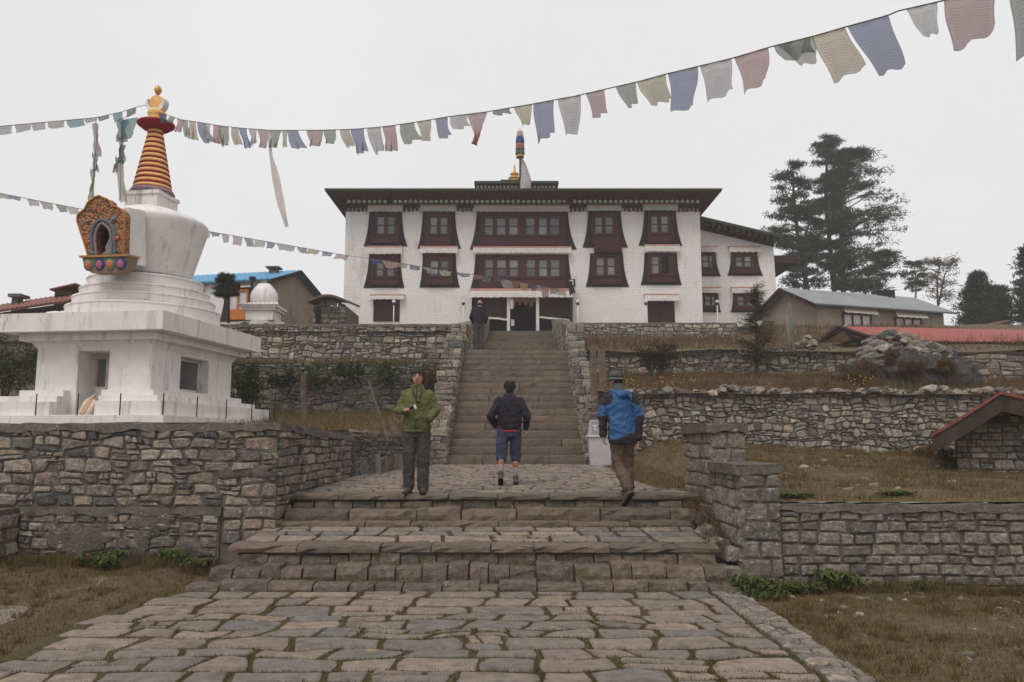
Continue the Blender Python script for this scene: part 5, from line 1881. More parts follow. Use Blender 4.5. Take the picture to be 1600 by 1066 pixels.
def ribbed(A, B, C, D, n, th, mat, name, parent):
    """corrugated sheet on the quad A(eave start) B(eave end) C(ridge end) D(ridge start); n ribs"""
    A, B, C, D = map(Vector, (A, B, C, D))
    nrm = (B - A).cross(D - A).normalized()
    if nrm.z < 0:
        nrm = -nrm
    V, F = [], []
    k = n * 2
    for i in range(k + 1):
        t = i / k
        h = th if i % 2 else 0.0
        V += [A + (B - A) * t + nrm * h, D + (C - D) * t + nrm * h]
    for i in range(k):
        F.append((2 * i, 2 * i + 2, 2 * i + 3, 2 * i + 1))
    b = len(V)
    V += [A - nrm * 0.06, B - nrm * 0.06, C - nrm * 0.06, D - nrm * 0.06]
    F += [(b, b + 3, b + 2, b + 1), (b, b + 1, 2 * k, 0), (b + 3, 1, 2 * k + 1, b + 2), (b, 0, 1, b + 3), (b + 1, b + 2, 2 * k + 1, 2 * k)]
    return mesh_obj(name, V, F, mat, parent)


def gable_house(name, label, C, du, L, dep, z0, ze, zr_, wallmat, roofmat, over=0.4, wallmat2=None, ribs=24, fascia='maroon_dark'):
    """C near corner; du along the front (unit), the gable wall runs back from C; returns thing, front frame, gable frame"""
    du = Vector((du[0], du[1], 0)).normalized()
    dv = Vector((-du.y, du.x, 0))
    if dv.y < 0:
        dv = -dv
    C = Vector((C[0], C[1], 0))
    t = thing(name, label, 'house', (C.x, C.y, z0))
    P = lambda u, v, z: C + du * u + dv * v + Vector((0, 0, z))
    V = [P(0, 0, z0), P(L, 0, z0), P(L, dep, z0), P(0, dep, z0), P(0, 0, ze), P(L, 0, ze), P(L, dep, ze), P(0, dep, ze), P(0, dep / 2, zr_), P(L, dep / 2, zr_)]
    mesh_obj('wall', V, [(0, 1, 5, 4), (2, 3, 7, 6), (1, 2, 6, 9, 5), (3, 0, 4, 8, 7)], wallmat, t)
    sl = (zr_ - ze) / (dep / 2)
    rz = 0.07
    A, B = P(-over, -over, ze - sl * over + rz), P(L + over, -over, ze - sl * over + rz)
    D_, C_ = P(-over, dep / 2 + 0.02, zr_ + rz), P(L + over, dep / 2 + 0.02, zr_ + rz)
    r = ribbed(A, B, C_, D_, ribs, 0.035, roofmat, 'roof', t)
    A2, B2 = P(-over, dep + over, ze - sl * over + rz), P(L + over, dep + over, ze - sl * over + rz)
    ribbed(A2, B2, C_, D_, ribs, 0.035, roofmat, 'roof', t)
    mb = MB()
    for (a, b) in ((A, D_), (A2, D_)):
        d = (b - a)
        o = du * -0.04
        mb.add([a + o, b + o, b + o - Vector((0, 0, 0.2)), a + o - Vector((0, 0, 0.2)), a + o * -0.6, b + o * -0.6, b + o * -0.6 - Vector((0, 0, 0.2)), a + o * -0.6 - Vector((0, 0, 0.2))],
               [(0, 1, 2, 3), (7, 6, 5, 4), (0, 4, 5, 1), (2, 6, 7, 3), (1, 5, 6, 2), (3, 7, 4, 0)])
    mb.build('barge_board', M[fascia], r)
    ff = Frame(C, du, (0, 0, 1), -dv)
    fg = Frame(C, dv, (0, 0, 1), -du)
    return t, ff, fg, P


def plain_window(t, fr, u0, u1, v0, v1, cols, mat='redwood', glass='curtain', lower=None, val=None, rows=1):
    mb = MB()
    fw = 0.07
    n = cols
    holes = []
    for i in range(n):
        a = u0 + fw + (u1 - u0 - fw) * i / n
        b = u0 + (u1 - u0 - fw) * (i + 1) / n
        holes.append((a, b, v0 + fw, v1 - fw))
    frame_ring(mb, fr, u0, u1, v0, v1, holes, 0.0, 0.10)
    w = mb.build('window', M[mat], t)
    for h in holes:
        MB().fbox(fr, h[0], h[1], h[2], h[3], 0.005, 0.03).build('pane', M[glass], w)
    if val:
        valance(w, fr, val[0], val[1], val[2], val[3], seed=u0, pitch=0.2)
    return w


# ---- blue-roofed house, left
Cb = at(418, 437, 38)
hb, fbF, fbG, Pb = gable_house('blue_roofed_house', 'white and grey house with a bright blue tin roof behind the chorten', (Cb.x, Cb.y), (-0.975, 0.22), 8.5, 5.3, 6.0, Cb.z, at(457, 425, 40.6).z, M['clay'], M['tin_blue'], ribs=30, over=0.35)
MB().fbox(fbF, 0.03, 8.4, 6.2, Cb.z - 0.02, 0.004, 0.05).build('whitewashed_front', M['limewash'], hb)
fbF2 = Frame(fbF.O, fbF.U, fbF.V, fbF.N)
zb = lambda py: at(0, py, 38.3).z
for (a, b) in ((0.9, 2.0), (3.6, 4.6)):
    mb = MB()
    w = MB().prism(fbF, flare_poly(a - 0.2, b + 0.2, zb(450), a - 0.45, b + 0.45, zb(502)), 0.05, 0.09).build('black_surround', M['black_trim'], hb)
    frame_ring(mb, fbF, a, b, zb(500), zb(453), [(a + 0.1, (a + b) / 2 - 0.05, zb(484), zb(457)), ((a + b) / 2 + 0.05, b - 0.1, zb(484), zb(457))], 0.09, 0.17)
    mb.build('window_frame', M['orange'], w)
    for (q0, q1) in ((a + 0.1, (a + b) / 2 - 0.05), ((a + b) / 2 + 0.05, b - 0.1)):
        MB().fbox(fbF, q0, q1, zb(484), zb(457), 0.092, 0.11).build('pane', M['curtain'], w)
    valance(hb, fbF, a - 0.3, b + 0.3, zb(451), zb(445), seed=a, n=0.1)
cz = at(0, 424, 40.4).z
pc = at(428, 425, 40.2)
chm = MB().box(pc.x - 0.2, pc.x + 0.2, 40.0, 40.4, pc.z - 0.5, pc.z + 0.1).build('chimney', M['cement'], hb)
MB().box(pc.x - 0.34, pc.x + 0.34, 39.85, 40.55, pc.z + 0.16, pc.z + 0.24).build('chimney_slab', M['cement'], chm)
for dx in (-0.2, 0.16):
    MB().box(pc.x + dx, pc.x + dx + 0.05, 40.0, 40.4, pc.z + 0.09, pc.z + 0.17).build('slab_prop', M['cement'], chm)
pp = at(394, 446, 37.6)
MB().tube([(pp.x, 37.6, pp.z - 1.2), (pp.x, 37.6, at(394, 436, 37.6).z)], 0.07, 8).build('stove_pipe', M['metal_dark'], hb)
MB().lathe([(0.16, at(394, 436, 37.6).z - 0.02), (0.16, at(394, 433, 37.6).z)], (pp.x, 37.6), 10).build('pipe_cap', M['metal_dark'], hb)

# ---- low stone shed between that house and the monastery
sh = thing('stone_shed', 'low dark stone shed left of the monastery front', 'shed', at(512, 500, 36))
fS = front(36.0)
q = R4(489, 541, 470, 503, 36.0)
rng = random.Random(77)
polys = clampv(coursed(q[0], q[1], 6.7, q[3] + 0.2, (0.2, 0.3), (0.3, 0.6), rng, wig=0.05, split=0.15, tilt=0.05), lambda u: q[3] - 0.25 + 0.28 * math.sin((u - q[0]) / (q[1] - q[0]) * 3.0))
MB().box(q[0] + 0.05, q[1], 36.04, 39, 6.0, q[3] - 0.25).build('wall_core', M['mortar'], sh)
emit_pieces(sh, 'stone', [stone_geo(p, fS, rng, h=0.06) for p in polys], M['stone_dark'], 300, 8)
V, F = [], []
for i in range(9):
    t = i / 8
    x = q[0] - 0.2 + (q[1] - q[0] + 0.25) * t
    z = q[3] - 0.17 + 0.30 * math.sin(t * 3.0)
    V += [(x, 35.6, z), (x, 39, z + 0.3), (x, 39, z + 0.4), (x, 35.6, z + 0.1)]
for i in range(8):
    for j in range(4):
        F.append((i * 4 + j, i * 4 + (j + 1) % 4, i * 4 + 4 + (j + 1) % 4, i * 4 + 4 + j))
F += [(0, 1, 2, 3), (35, 34, 33, 32)]
mesh_obj('sagging_roof', V, F, M['wood'], sh)
MB().box(at(494, 490, 35.98).x, at(502, 490, 35.98).x, 35.90, 35.97, 6.9, at(0, 483, 36).z).build('doorway', M['dark'], sh)

# ---- roofs far left behind the chorten
hl = thing('far_left_house', 'house with a rusty red roof and dark eaves behind the chorten, far left', 'house', at(40, 500, 30))
A, B = at(-60, 494, 29), at(135, 466, 29)
A3, B3 = at(-60, 486, 32), at(135, 455.5, 32)
ribbed(A, B, B3, A3, 26, 0.04, M['tin_rust'], 'roof', hl)
V = [A - Vector((0, 0, 0.08)), B - Vector((0, 0, 0.08)), B - Vector((0, 0, 0.28)), A - Vector((0, 0, 0.28))]
V += [v + Vector((0, 0.1, 0)) for v in V]
mesh_obj('fascia', V, [(0, 1, 2, 3), (7, 6, 5, 4), (0, 4, 5, 1), (1, 5, 6, 2), (2, 6, 7, 3), (3, 7, 4, 0)], M['dark'], hl)
MB().box(A.x, B.x + 1, 29.8, 33, 3.0, A.z - 0.15).build('wall', M['maroon_dark'], hl)
valance(hl, front(29.75), at(22, 480, 29.7).x, at(78, 480, 29.7).x, at(0, 491, 29.7).z, at(0, 482, 29.7).z, seed=3, n=0.1, pitch=0.22, band=False)
valance(hl, front(29.75), at(84, 476, 29.7).x, at(105, 476, 29.7).x, at(0, 488, 29.7).z, at(0, 478, 29.7).z, seed=5, n=0.1, pitch=0.2, band=False)
c0, c1 = at(18, 472, 31), at(28, 464, 31)
cm = MB().box(c0.x, c1.x, 31, 31.35, c0.z - 0.3, c1.z).build('chimney', M['cement'], hl)
c0, c1 = at(13, 464, 30.9), at(33, 459, 30.9)
MB().box(c0.x, c1.x, 30.85, 31.5, c0.z + 0.002, c1.z).build('chimney_slab', M['cement'], cm)
c0, c1 = at(85, 465, 31.2), at(115, 452, 31.2)
dm = MB().box(c0.x, c1.x, 31.2, 32, c0.z - 0.4, c1.z).build('dormer', M['maroon_dark'], hl)
MB().fbox(front(31.2), at(88, 458, 31.2).x, at(113, 458, 31.2).x, at(0, 461, 31.2).z, at(0, 455.5, 31.2).z, 0.005, 0.03).build('dormer_panel', M['wood'], dm)
a, b = at(77, 453.5, 30.8), at(117, 444.5, 30.8)
mesh_obj('dormer_roof', [(a.x, 30.8, a.z), (b.x, 30.8, b.z), (b.x, 32.3, b.z), (a.x, 32.3, a.z), (a.x, 30.8, a.z + .06), (b.x, 30.8, b.z + .06), (b.x, 32.3, b.z + .06), (a.x, 32.3, a.z + .06)],
         [(3, 2, 1, 0), (4, 5, 6, 7), (0, 1, 5, 4), (1, 2, 6, 5), (2, 3, 7, 6), (3, 0, 4, 7)], M['tin_rust'], dm)

# ---- clay house with a grey tin roof, right
Cr = at(1276.5, 473, 38)
du = (7.5, 2.6)
hr, frF, frG, Pr = gable_house('grey_roofed_house', 'clay-rendered house with a grey tin roof and white-curtained windows on the right', (Cr.x, Cr.y), du, 7.9, 4.3, 4.5, Cr.z, at(1233, 452.5, 40).z, M['clay'], M['tin_grey'], ribs=34, over=0.45)
for (a, b, w0, w1) in ((1315, 1359, 490.5, 510.5), (1396, 1437, 497, 513)):
    # distance along the front where the picture columns fall
    def u_of(px):
        best = min((abs(800 + FPX * (Pr(u_, 0, 0).x / (Pr(u_, 0, 0).y * 1.013)) - px), u_) for u_ in [k * 0.02 for k in range(400)])
        return best[1]
    ua, ub = u_of(a), u_of(b)
    ym = Pr((ua + ub) / 2, 0, 0).y
    v0, v1 = at(0, w1, ym).z, at(0, w0, ym).z
    v0 = v1 - 0.78
    plain_window(hr, frF, ua, ub, v0, v1, 3, val=(ua - 0.05, ub + 0.22, v1 - 0.03, v1 + 0.24))
pc = Pr(6.2, 2.2, at(1410, 463, 43).z)
MB().box(pc.x - 0.5, pc.x + 0.5, pc.y - 0.3, pc.y + 0.3, pc.z - 0.5, pc.z + 0.12).build('smoke_vent', M['metal_dark'], hr)

# ---- long house with a red tin roof, lower right
YR = 31.0
pk = at(1308, 510.5, YR)
hq = thing('red_roofed_house', 'long low house with a red tin roof below the grey-roofed house', 'house', (pk.x, YR, 3.8))
rgL, rgR = at(1310, 510.5, YR), at(1680, 518, YR + 1)
evL, evR = at(1372, 531, YR - 1.9), at(1680, 535.5, YR - 1.2)
evL = Vector((rgL.x + 0.15, YR - 1.9, at(1464, 534, YR - 1.9).z + 0.03))
ribbed(evL, evR, rgR, rgL, 60, 0.035, M['tin_red'], 'roof', hq)
bkL, bkR = Vector((rgL.x - 0.15, YR + 2.2, evL.z - 0.1)), Vector((rgR.x, YR + 2.6, evR.z))
gl = at(1270, 540, YR - 0.6)
ribbed(Vector((gl.x - 0.1, YR - 0.9, gl.z)), Vector((gl.x + 0.9, YR + 2.4, gl.z)), Vector((rgL.x + 1.0, YR + 2.6, rgL.z - 0.05)), Vector((rgL.x + 0.0, YR - 0.9, rgL.z - 0.02)), 12, 0.035, M['tin_grey'], 'lean_to_roof', hq)
# gable wall and barge boards
gw = at(1290, 540, YR - 0.7)
gr = at(1345, 535, YR - 0.7)
mesh_obj('gable_wall', [(gw.x - 0.15, YR - 0.6, 3.8), (gr.x + 0.4, YR - 0.6, 3.8), (gr.x + 0.4, YR - 0.6, gr.z), (rgL.x, YR - 0.6, rgL.z - 0.2), (gw.x - 0.15, YR - 0.6, gw.z + 0.05),
                       (gw.x - 0.15, YR - 0.4, 3.8), (gr.x + 0.4, YR - 0.4, 3.8), (gr.x + 0.4, YR - 0.4, gr.z), (rgL.x, YR - 0.4, rgL.z - 0.2), (gw.x - 0.15, YR - 0.4, gw.z + 0.05)],
         [(0, 1, 2, 3, 4), (9, 8, 7, 6, 5), (0, 5, 6, 1), (1, 6, 7, 2), (2, 7, 8, 3), (3, 8, 9, 4), (4, 9, 5, 0)], M['clay_warm'], hq)
for (pa, pb) in ((at(1268, 541.5, YR - 1.0), at(1310, 511.5, YR - 1.0)), (at(1310, 511.5, YR - 1.0), at(1362, 529, YR - 1.9))):
    MB().tube([pa, pb], [0.10, 0.10], 4).build('barge_board', M['maroon_dark'], hq)
MB().box(evL.x + 1.2, rgR.x, YR - 0.9, YR - 0.6, 3.2, evL.z + 0.05).build('wall', M['clay_warm'], hq)
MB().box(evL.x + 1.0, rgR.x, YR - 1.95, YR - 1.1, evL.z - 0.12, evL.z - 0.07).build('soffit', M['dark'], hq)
yel = surf('yellow_fringed_cloth', [lin(176, 156, 96), lin(150, 146, 120)], pscale=5, mott=0.3, mscale=14, bump=0.3)
for (a, b) in ((1494, 1552), (1580, 1640)):
    c = R4(a, b, 541, 552, YR - 1.0)
    valance(hq, front(YR - 1.0), c[0], c[1], c[2], c[3], n=0.05, pitch=0.12, seed=a, band=False).data.materials[0] = yel
p0, p1 = at(1326, 524, YR - 3), at(1362, 541, YR - 3)
mesh_obj('porch_roof', [(p0.x - .1, YR - 3.2, at(0, 538, YR - 3).z), (p1.x + .6, YR - 3.2, at(0, 521, YR - 3).z), (p1.x + .6, YR - 1.6, at(0, 521, YR - 3).z), (p0.x - .1, YR - 1.6, at(0, 538, YR - 3).z),
                        (p0.x - .1, YR - 3.2, at(0, 534, YR - 3).z), (p1.x + .6, YR - 3.2, at(0, 517, YR - 3).z), (p1.x + .6, YR - 1.6, at(0, 517, YR - 3).z), (p0.x - .1, YR - 1.6, at(0, 534, YR - 3).z)],
         [(3, 2, 1, 0), (4, 5, 6, 7), (0, 1, 5, 4), (1, 2, 6, 5), (2, 3, 7, 6), (3, 0, 4, 7)], M['dark'], hq)
# far rusty roofs behind it
for i, (x0, x1, y0, y1, Y, lb) in enumerate(((1475, 1562, 507, 513, 52, 'thin rusty roof line behind the grey-roofed house'), (1560, 1578, 499, 513, 50, 'tiny red hut roof before the dark conifers, right of the grey roof'), (1590, 1640, 502, 514, 50, 'red roof corner at the right edge, before the dark conifers'))):
    a, b = at(x0, y1, Y), at(x1, y0, Y)
    hh = thing('far_hut', lb, 'hut', (a.x, Y, a.z), 'red roofs beyond the houses on the right')
    MB().box(a.x + 0.2, b.x - 0.2, Y + 0.3, Y + 3, 7.0, a.z + (b.z - a.z) * 0.6).build('wall', M['maroon'], hh)
    mesh_obj('roof', [(a.x, Y, a.z + (b.z - a.z) * .4), (b.x, Y, a.z + (b.z - a.z) * (.8 if i else .3)), (b.x, Y + 3, b.z), (a.x, Y + 3, b.z - 0.05), (a.x, Y, a.z + (b.z - a.z) * .55), (b.x, Y, a.z + (b.z - a.z) * (.95 if i else .45)), (b.x, Y + 3, b.z + .1), (a.x, Y + 3, b.z + 0.05)],
             [(3, 2, 1, 0), (4, 5, 6, 7), (0, 1, 5, 4), (1, 2, 6, 5), (2, 3, 7, 6), (3, 0, 4, 7)], M['tin_rust'], hh)

# ---- stone hut at the right edge
hut = thing('stone_hut', 'small stone hut with a curved red tin roof edge, at the right edge', 'hut', (9.3, 14, 1.0))
rng = random.Random(13)
hU = Vector((0.88, -0.475, 0)).normalized()
hN = Vector((-0.475, -0.88, 0)).normalized()
E0 = at(1457, 677, 14.0)
fHt = Frame((E0.x, E0.y, 0), hU, (0, 0, 1), hN)
evz, pkz, pkd = E0.z, at(1566, 611, 13.5).z, 1.06
sl1 = (pkz - evz) / pkd
rt = lambda d: evz + sl1 * d * (0.9 + 0.1 * d) if d < pkd else pkz - 0.29 * (d - pkd)
fHw = Frame(fHt.O - hN * 0.55, hU, (0, 0, 1), hN)
polys = clampv(coursed(0.34, 5.0, 0.75, 2.9, (0.10, 0.18), (0.13, 0.34), rng, wig=0.03, split=0.25, tilt=0.05), lambda u: rt(u) - 0.2)
emit_pieces(hut, 'stone', [stone_geo(p, fHw, rng, h=0.05, gap=0.010, rnd=0.15, tiltn=0.03) for p in polys], M['stone_grey'], 300, 8)
MB().prism(fHw, [(0.37, 0.6), (5, 0.6), (5, rt(5) - .2), (pkd, rt(pkd) - .2), (0.37, rt(0.37) - .2)], -4.0, -0.012).build('wall_core', M['mortar'], hut)
ds = [-0.02, 0.04, 0.15, 0.4, 0.75, pkd, pkd + 0.5, 5.2]


def hut_sheet(name, mat, z0, z1, n0, n1, parent):
    V, F = [], []
    for d in ds:
        V += [fHt.p(d, rt(d) + z0, n1), fHt.p(d, rt(d) + z0, n0), fHt.p(d, rt(d) + z1, n0), fHt.p(d, rt(d) + z1, n1)]
    for i in range(len(ds) - 1):
        for j in range(4):
            F.append((i * 4 + j, i * 4 + (j + 1) % 4, i * 4 + 4 + (j + 1) % 4, i * 4 + 4 + j))
    F += [(0, 1, 2, 3), tuple(len(V) - 4 + k for k in (3, 2, 1, 0))]
    return mesh_obj(name, V, F, M[mat], parent)


M['tin_hut'] = surf('dull_red_tin', [lin(118, 58, 54), lin(132, 72, 64)], pscale=2, mott=0.3, mscale=8, bump=0.1, rough=0.6)
rf_ = hut_sheet('roof', 'tin_hut', -0.055, 0.0, -4.6, 0.0, hut)
hut_sheet('bark_underlay', 'bark', -0.34, -0.058, -4.5, -0.03, rf_)

# ================================================================== boulder and rubble heap on the right bank
def boulder(name, label, c, r, mat, seed=0, amp=0.28, sub=4, cat='boulder'):
    bm = bmesh.new()
    bmesh.ops.create_icosphere(bm, subdivisions=sub, radius=1.0)
    for v in bm.verts:
        d = v.co.normalized()
        n = mnoise.noise(d * 1.3 + Vector((seed, 0, 0))) + 0.6 * mnoise.noise(d * 3.1 + Vector((seed, 4, 0))) + 0.4 * mnoise.noise(d * 6.3 + Vector((seed, 9, 0))) + 0.2 * mnoise.noise(d * 13 + Vector((seed, 2, 0)))
        cell = mnoise.cell(d * 2.0 + Vector((seed, 0, 3)))
        q = 1 + amp * n + 0.07 * cell
        v.co = Vector((d.x * r[0] * q, d.y * r[1] * q, d.z * r[2] * q)) + Vector(c)
    V = [tuple(v.co) for v in bm.verts]
    F = [tuple(v.index for v in f.verts) for f in bm.faces]
    bm.free()
    o = mesh_obj(name, V, F, mat)
    o['kind'] = 'thing'
    return tag(o, label, cat)


M['rock'] = surf('dark_lichened_rock', [lin(56, 53, 53), lin(74, 69, 66), lin(46, 45, 46)], pscale=1.2, mott=0.45, mscale=6, bump=1.0, bscale=9, bdist=0.08,
                 over=[(lin(136, 130, 122), 9, 0.63, 0.72, None), (lin(92, 70, 48), 2.0, 0.6, 0.72, None)])
pb = at(1432, 592, 23.2)
boulder('boulder', 'big dark lichen-spotted boulder in the right bank below the red roof', (pb.x, 23.9, pb.z - 0.15), (1.75, 1.5, 1.0), M['rock'], 3)
pb = at(1497, 592, 22.9)
boulder('boulder', 'dark sloping rock at the right end of the big boulder', (pb.x, 23.2, pb.z - 0.15), (0.7, 0.9, 0.75), M['rock'], 11)
heap = thing('rubble_heap', 'heap of loose rubble stones piled on top of the dark boulder', 'rubble', at(1415, 545, 26))
rng = random.Random(17)
hp = [(1352, 541), (1362, 528), (1378, 515), (1396, 513), (1412, 520), (1432, 527), (1450, 533), (1468, 540), (1485, 549)]
for k in range(95):
    px = rng.uniform(1350, 1486)
    topy = np.interp(px, [h[0] for h in hp], [h[1] for h in hp])
    py = topy + rng.random() ** 1.5 * (566 - topy) + 3
    s = rng.uniform(0.10, 0.24)
    p = at(px, py, 24.6 + (py - topy) * -0.03)
    pts = [(p.x + s * (1 + rng.uniform(-.2, .2)) * math.cos(a), p.z + s * 0.65 * (1 + rng.uniform(-.2, .2)) * math.sin(a)) for a in [i * math.pi / 4 for i in range(8)]]
    V, F = stone_geo(pts, front(p.y), rng, h=s * 0.9, gap=0, back=-s * 1.4, dome=0.4, tiltn=0.06)
    mesh_obj('stone', V, F, M['stone_pale' if rng.random() < 0.5 else 'stone_dark'], heap)
heap2 = thing('rubble_heap', 'small rubble pile beside the clay house wall, left of the red roof', 'rubble', at(1263, 535, 27.4))
for k in range(26):
    px, q = rng.uniform(1249, 1275), rng.random()
    py = 541 - q * 15 * (1 - abs(px - 1262) / 16)
    s = rng.uniform(0.09, 0.16)
    p = at(px, py, 27.5)
    pts = [(p.x + s * math.cos(a) * rng.uniform(.8, 1.2), p.z + s * 0.65 * math.sin(a) * rng.uniform(.8, 1.2)) for a in [i * math.pi / 4 for i in range(8)]]
    V, F = stone_geo(pts, front(27.5), rng, h=s, gap=0, back=-s, dome=0.4, tiltn=0.05)
    mesh_obj('stone', V, F, M['stone_pale'], heap2)
# rock under the small chorten
pb = at(405, 512, 30.3)
boulder('rock_outcrop', 'dark bedrock outcrop under the small white chorten', (pb.x - 0.2, 30.6, pb.z - 0.55), (1.9, 0.9, 0.7), M['rock'], 21, cat='rock')

# ================================================================== trees
def tree(name, label, Y, trunks, prof, nb, per, leaf, mat, seed, clump=(0.35, 0.7), size=0.34, wf=0.16, flat=0.4, group=None, tr=(0.28, 0.05), bark='bark', up=0.25, droop=0.15, z0=None, clumps=6, start=0.4, thin=0.0):
    """trunks: lists of picture points (foot to tip); prof: rows (py, left px, right px) of the crown"""
    rg = np.random.default_rng(seed)
    r_ = random.Random(seed)
    foot = at(trunks[0][0][0], trunks[0][0][1], Y)
    t = thing(name, label, 'tree' if 'shrub' not in name else 'shrub', foot if z0 is None else (foot.x, Y, z0), group)
    tm = MB()
    paths = []
    for ti, tp in enumerate(trunks):
        dy = 0.0 if ti == 0 else r_.uniform(-0.8, 0.8)
        pts = [at(px, py, Y) + Vector((0, dy, 0)) for px, py in tp]
        if z0 is not None:
            pts = [Vector((pts[0].x, pts[0].y, z0))] + pts
        n = len(pts)
        tm.tube(pts, [tr[0] + (tr[1] - tr[0]) * i / (n - 1) for i in range(n)], 8)
        paths.append(pts)
    C, Rd = [], []
    ys = [p[0] for p in prof]
    for b in range(nb):
        py = r_.uniform(ys[0], ys[-1])
        Lp = np.interp(py, ys, [p[1] for p in prof])
        Rp = np.interp(py, ys, [p[2] for p in prof])
        z = at(0, py, Y).z
        pts = paths[b % len(paths)]
        # trunk point at that height
        base = None
        for a, c in zip(pts, pts[1:]):
            if min(a.z, c.z) <= z <= max(a.z, c.z):
                base = a + (c - a) * ((z - a.z) / (c.z - a.z))
        if base is None:
            base = pts[-1].copy()
        xl, xr = at(Lp, py, Y).x, at(Rp, py, Y).x
        az = r_.uniform(0, 2 * math.pi)
        ca, sa = math.cos(az), math.sin(az)
        reach = (xr - base.x) if ca > 0 else (base.x - xl)
        reach = max(0.3, reach) * r_.uniform(0.6, 1.0)
        dp = max(0.3, (xr - xl) * 0.38)
        tip = base + Vector((ca * reach, sa * dp * r_.uniform(0.5, 1), 0))
        Lh = (tip - base).length
        sgn = r_.uniform(-droop, up)
        start_pt = base - Vector((0, 0, Lh * r_.uniform(0.1, 0.35)))
        mid = base + (tip - base) * 0.5 + Vector((0, 0, Lh * sgn * 0.3))
        tip = tip + Vector((0, 0, Lh * sgn * 0.4))
        tm.tube([start_pt, mid, tip], [max(0.02, tr[0] * 0.26), tr[0] * 0.16, 0.012], 5, cap=False)
        for k in range(clumps):
            s = start + (1 - start) * (k + r_.random()) / clumps
            p = start_pt * (1 - s) ** 2 + mid * 2 * s * (1 - s) + tip * s * s
            sp = 0.12 * Lh
            p = p + Vector((r_.gauss(0, sp), r_.gauss(0, sp), r_.gauss(0, sp * 0.35)))
            if r_.random() < thin:
                continue
            C.append(p)
            Rd.append(r_.uniform(*clump))
    tm.build('trunk', M[bark], t, True)
    V, F = leaves(np.array(C), np.array(Rd), per, size, wf, rg, flat=flat, upbias=0.15)
    np_mesh('crown', V, F, M[mat], t)
    return t


GP = 'tall pines behind the houses'
tree('pine_tree', 'tallest pine with a slim pointed crown in the middle of the pine group', 74, [[(1304, 460), (1295, 365), (1290, 300), (1292, 250), (1294, 214)]],
     [(212, 1288, 1302), (222, 1274, 1310), (236, 1260, 1312), (250, 1262, 1306), (275, 1276, 1312), (300, 1270, 1322), (330, 1268, 1320), (360, 1262, 1325), (390, 1270, 1322), (420, 1280, 1320)], 100, 32, 0, 'needles', 1, size=0.42, start=0.48, group=GP, z0=11, clump=(0.45, 0.9), clumps=6, flat=0.34, thin=0.2)
tree('pine_tree', 'broad pine with the widest crown, rightmost of the pine group', 72, [[(1318, 458), (1314, 360), (1314, 290), (1325, 240)]],
     [(222, 1338, 1352), (236, 1305, 1368), (250, 1305, 1370), (265, 1305, 1384), (280, 1308, 1398), (300, 1305, 1402), (320, 1310, 1420), (340, 1310, 1434), (360, 1312, 1438), (378, 1310, 1420), (400, 1310, 1412), (425, 1312, 1402), (450, 1316, 1396)], 140, 32, 0, 'needles', 2, size=0.42, start=0.5, group=GP, z0=11, clump=(0.5, 1.05), clumps=7, flat=0.34, thin=0.2)
tree('pine_tree', 'two-stemmed pine leaning at the left of the pine group', 70, [[(1262, 456), (1246, 365), (1240, 300), (1238, 258)], [(1255, 452), (1256, 370), (1268, 330)]],
     [(250, 1228, 1250), (262, 1212, 1262), (280, 1206, 1268), (300, 1198, 1272), (320, 1212, 1276), (345, 1190, 1280), (358, 1184, 1284), (380, 1214, 1284), (405, 1222, 1288), (425, 1212, 1286), (445, 1215, 1290)], 110, 32, 0, 'needles', 3, size=0.42, start=0.5, group=GP, z0=10.5, clump=(0.45, 0.9), clumps=6, flat=0.34, thin=0.2)
tree('pine_tree', 'low pine filling the lower right side of the pine group', 69, [[(1352, 462), (1358, 430), (1376, 398)]],
     [(378, 1362, 1400), (395, 1338, 1412), (415, 1330, 1412), (435, 1328, 1402), (455, 1332, 1398)], 60, 18, 0, 'needles', 14, size=0.42, start=0.5, group=GP, z0=10.5, clump=(0.35, 0.7), clumps=5, flat=0.34, thin=0.25, tr=(0.14, 0.04))
GD = 'dark conifers at the right edge'
tree('conifer', 'dark pointed conifer left in the clump at the right edge', 58, [[(1526, 515), (1526, 430)]], [(428, 1522, 1532), (445, 1510, 1545), (465, 1500, 1556), (490, 1492, 1560), (512, 1490, 1565)], 90, 20, 0, 'needles', 4, size=0.32, wf=0.2, group=GD, z0=8.2, flat=0.7, start=0.15, clump=(0.3, 0.6))
tree('conifer', 'dark rounded conifer in the middle of the clump at the right edge', 60, [[(1562, 515), (1560, 452)]], [(449, 1554, 1568), (465, 1540, 1585), (490, 1530, 1592), (512, 1530, 1595)], 80, 20, 0, 'needles', 5, size=0.32, wf=0.2, group=GD, z0=8.4, flat=0.7, start=0.15, clump=(0.3, 0.6))
tree('conifer', 'tall conifer cut off by the right edge of the picture', 57, [[(1612, 515), (1610, 380)]], [(385, 1600, 1620), (405, 1586, 1634), (422, 1590, 1634), (445, 1584, 1640), (480, 1576, 1645), (512, 1575, 1645)], 90, 20, 0, 'needles', 6, size=0.32, wf=0.2, group=GD, z0=8.2, flat=0.6, start=0.2, clump=(0.3, 0.6))
M['pale_leaf'] = leafmat('sparse_pale_leaves', [lin(104, 98, 90), lin(120, 112, 100), lin(92, 86, 80)], 0.2)
GB = 'thin trees right of the pines'
tree('bare_tree', 'nearly bare tree with fine pale twigs, right of the pines', 84, [[(1466, 482), (1464, 440), (1468, 410)], [(1463, 482), (1474, 430), (1484, 412)]], [(388, 1440, 1470), (405, 1430, 1495), (425, 1432, 1502), (450, 1435, 1498), (470, 1445, 1490)], 80, 5, 0, 'pale_leaf', 7, size=0.3, wf=0.25, tr=(0.16, 0.03), group=GB, z0=12, flat=0.9, up=0.8, start=0.5, clump=(0.3, 0.6))
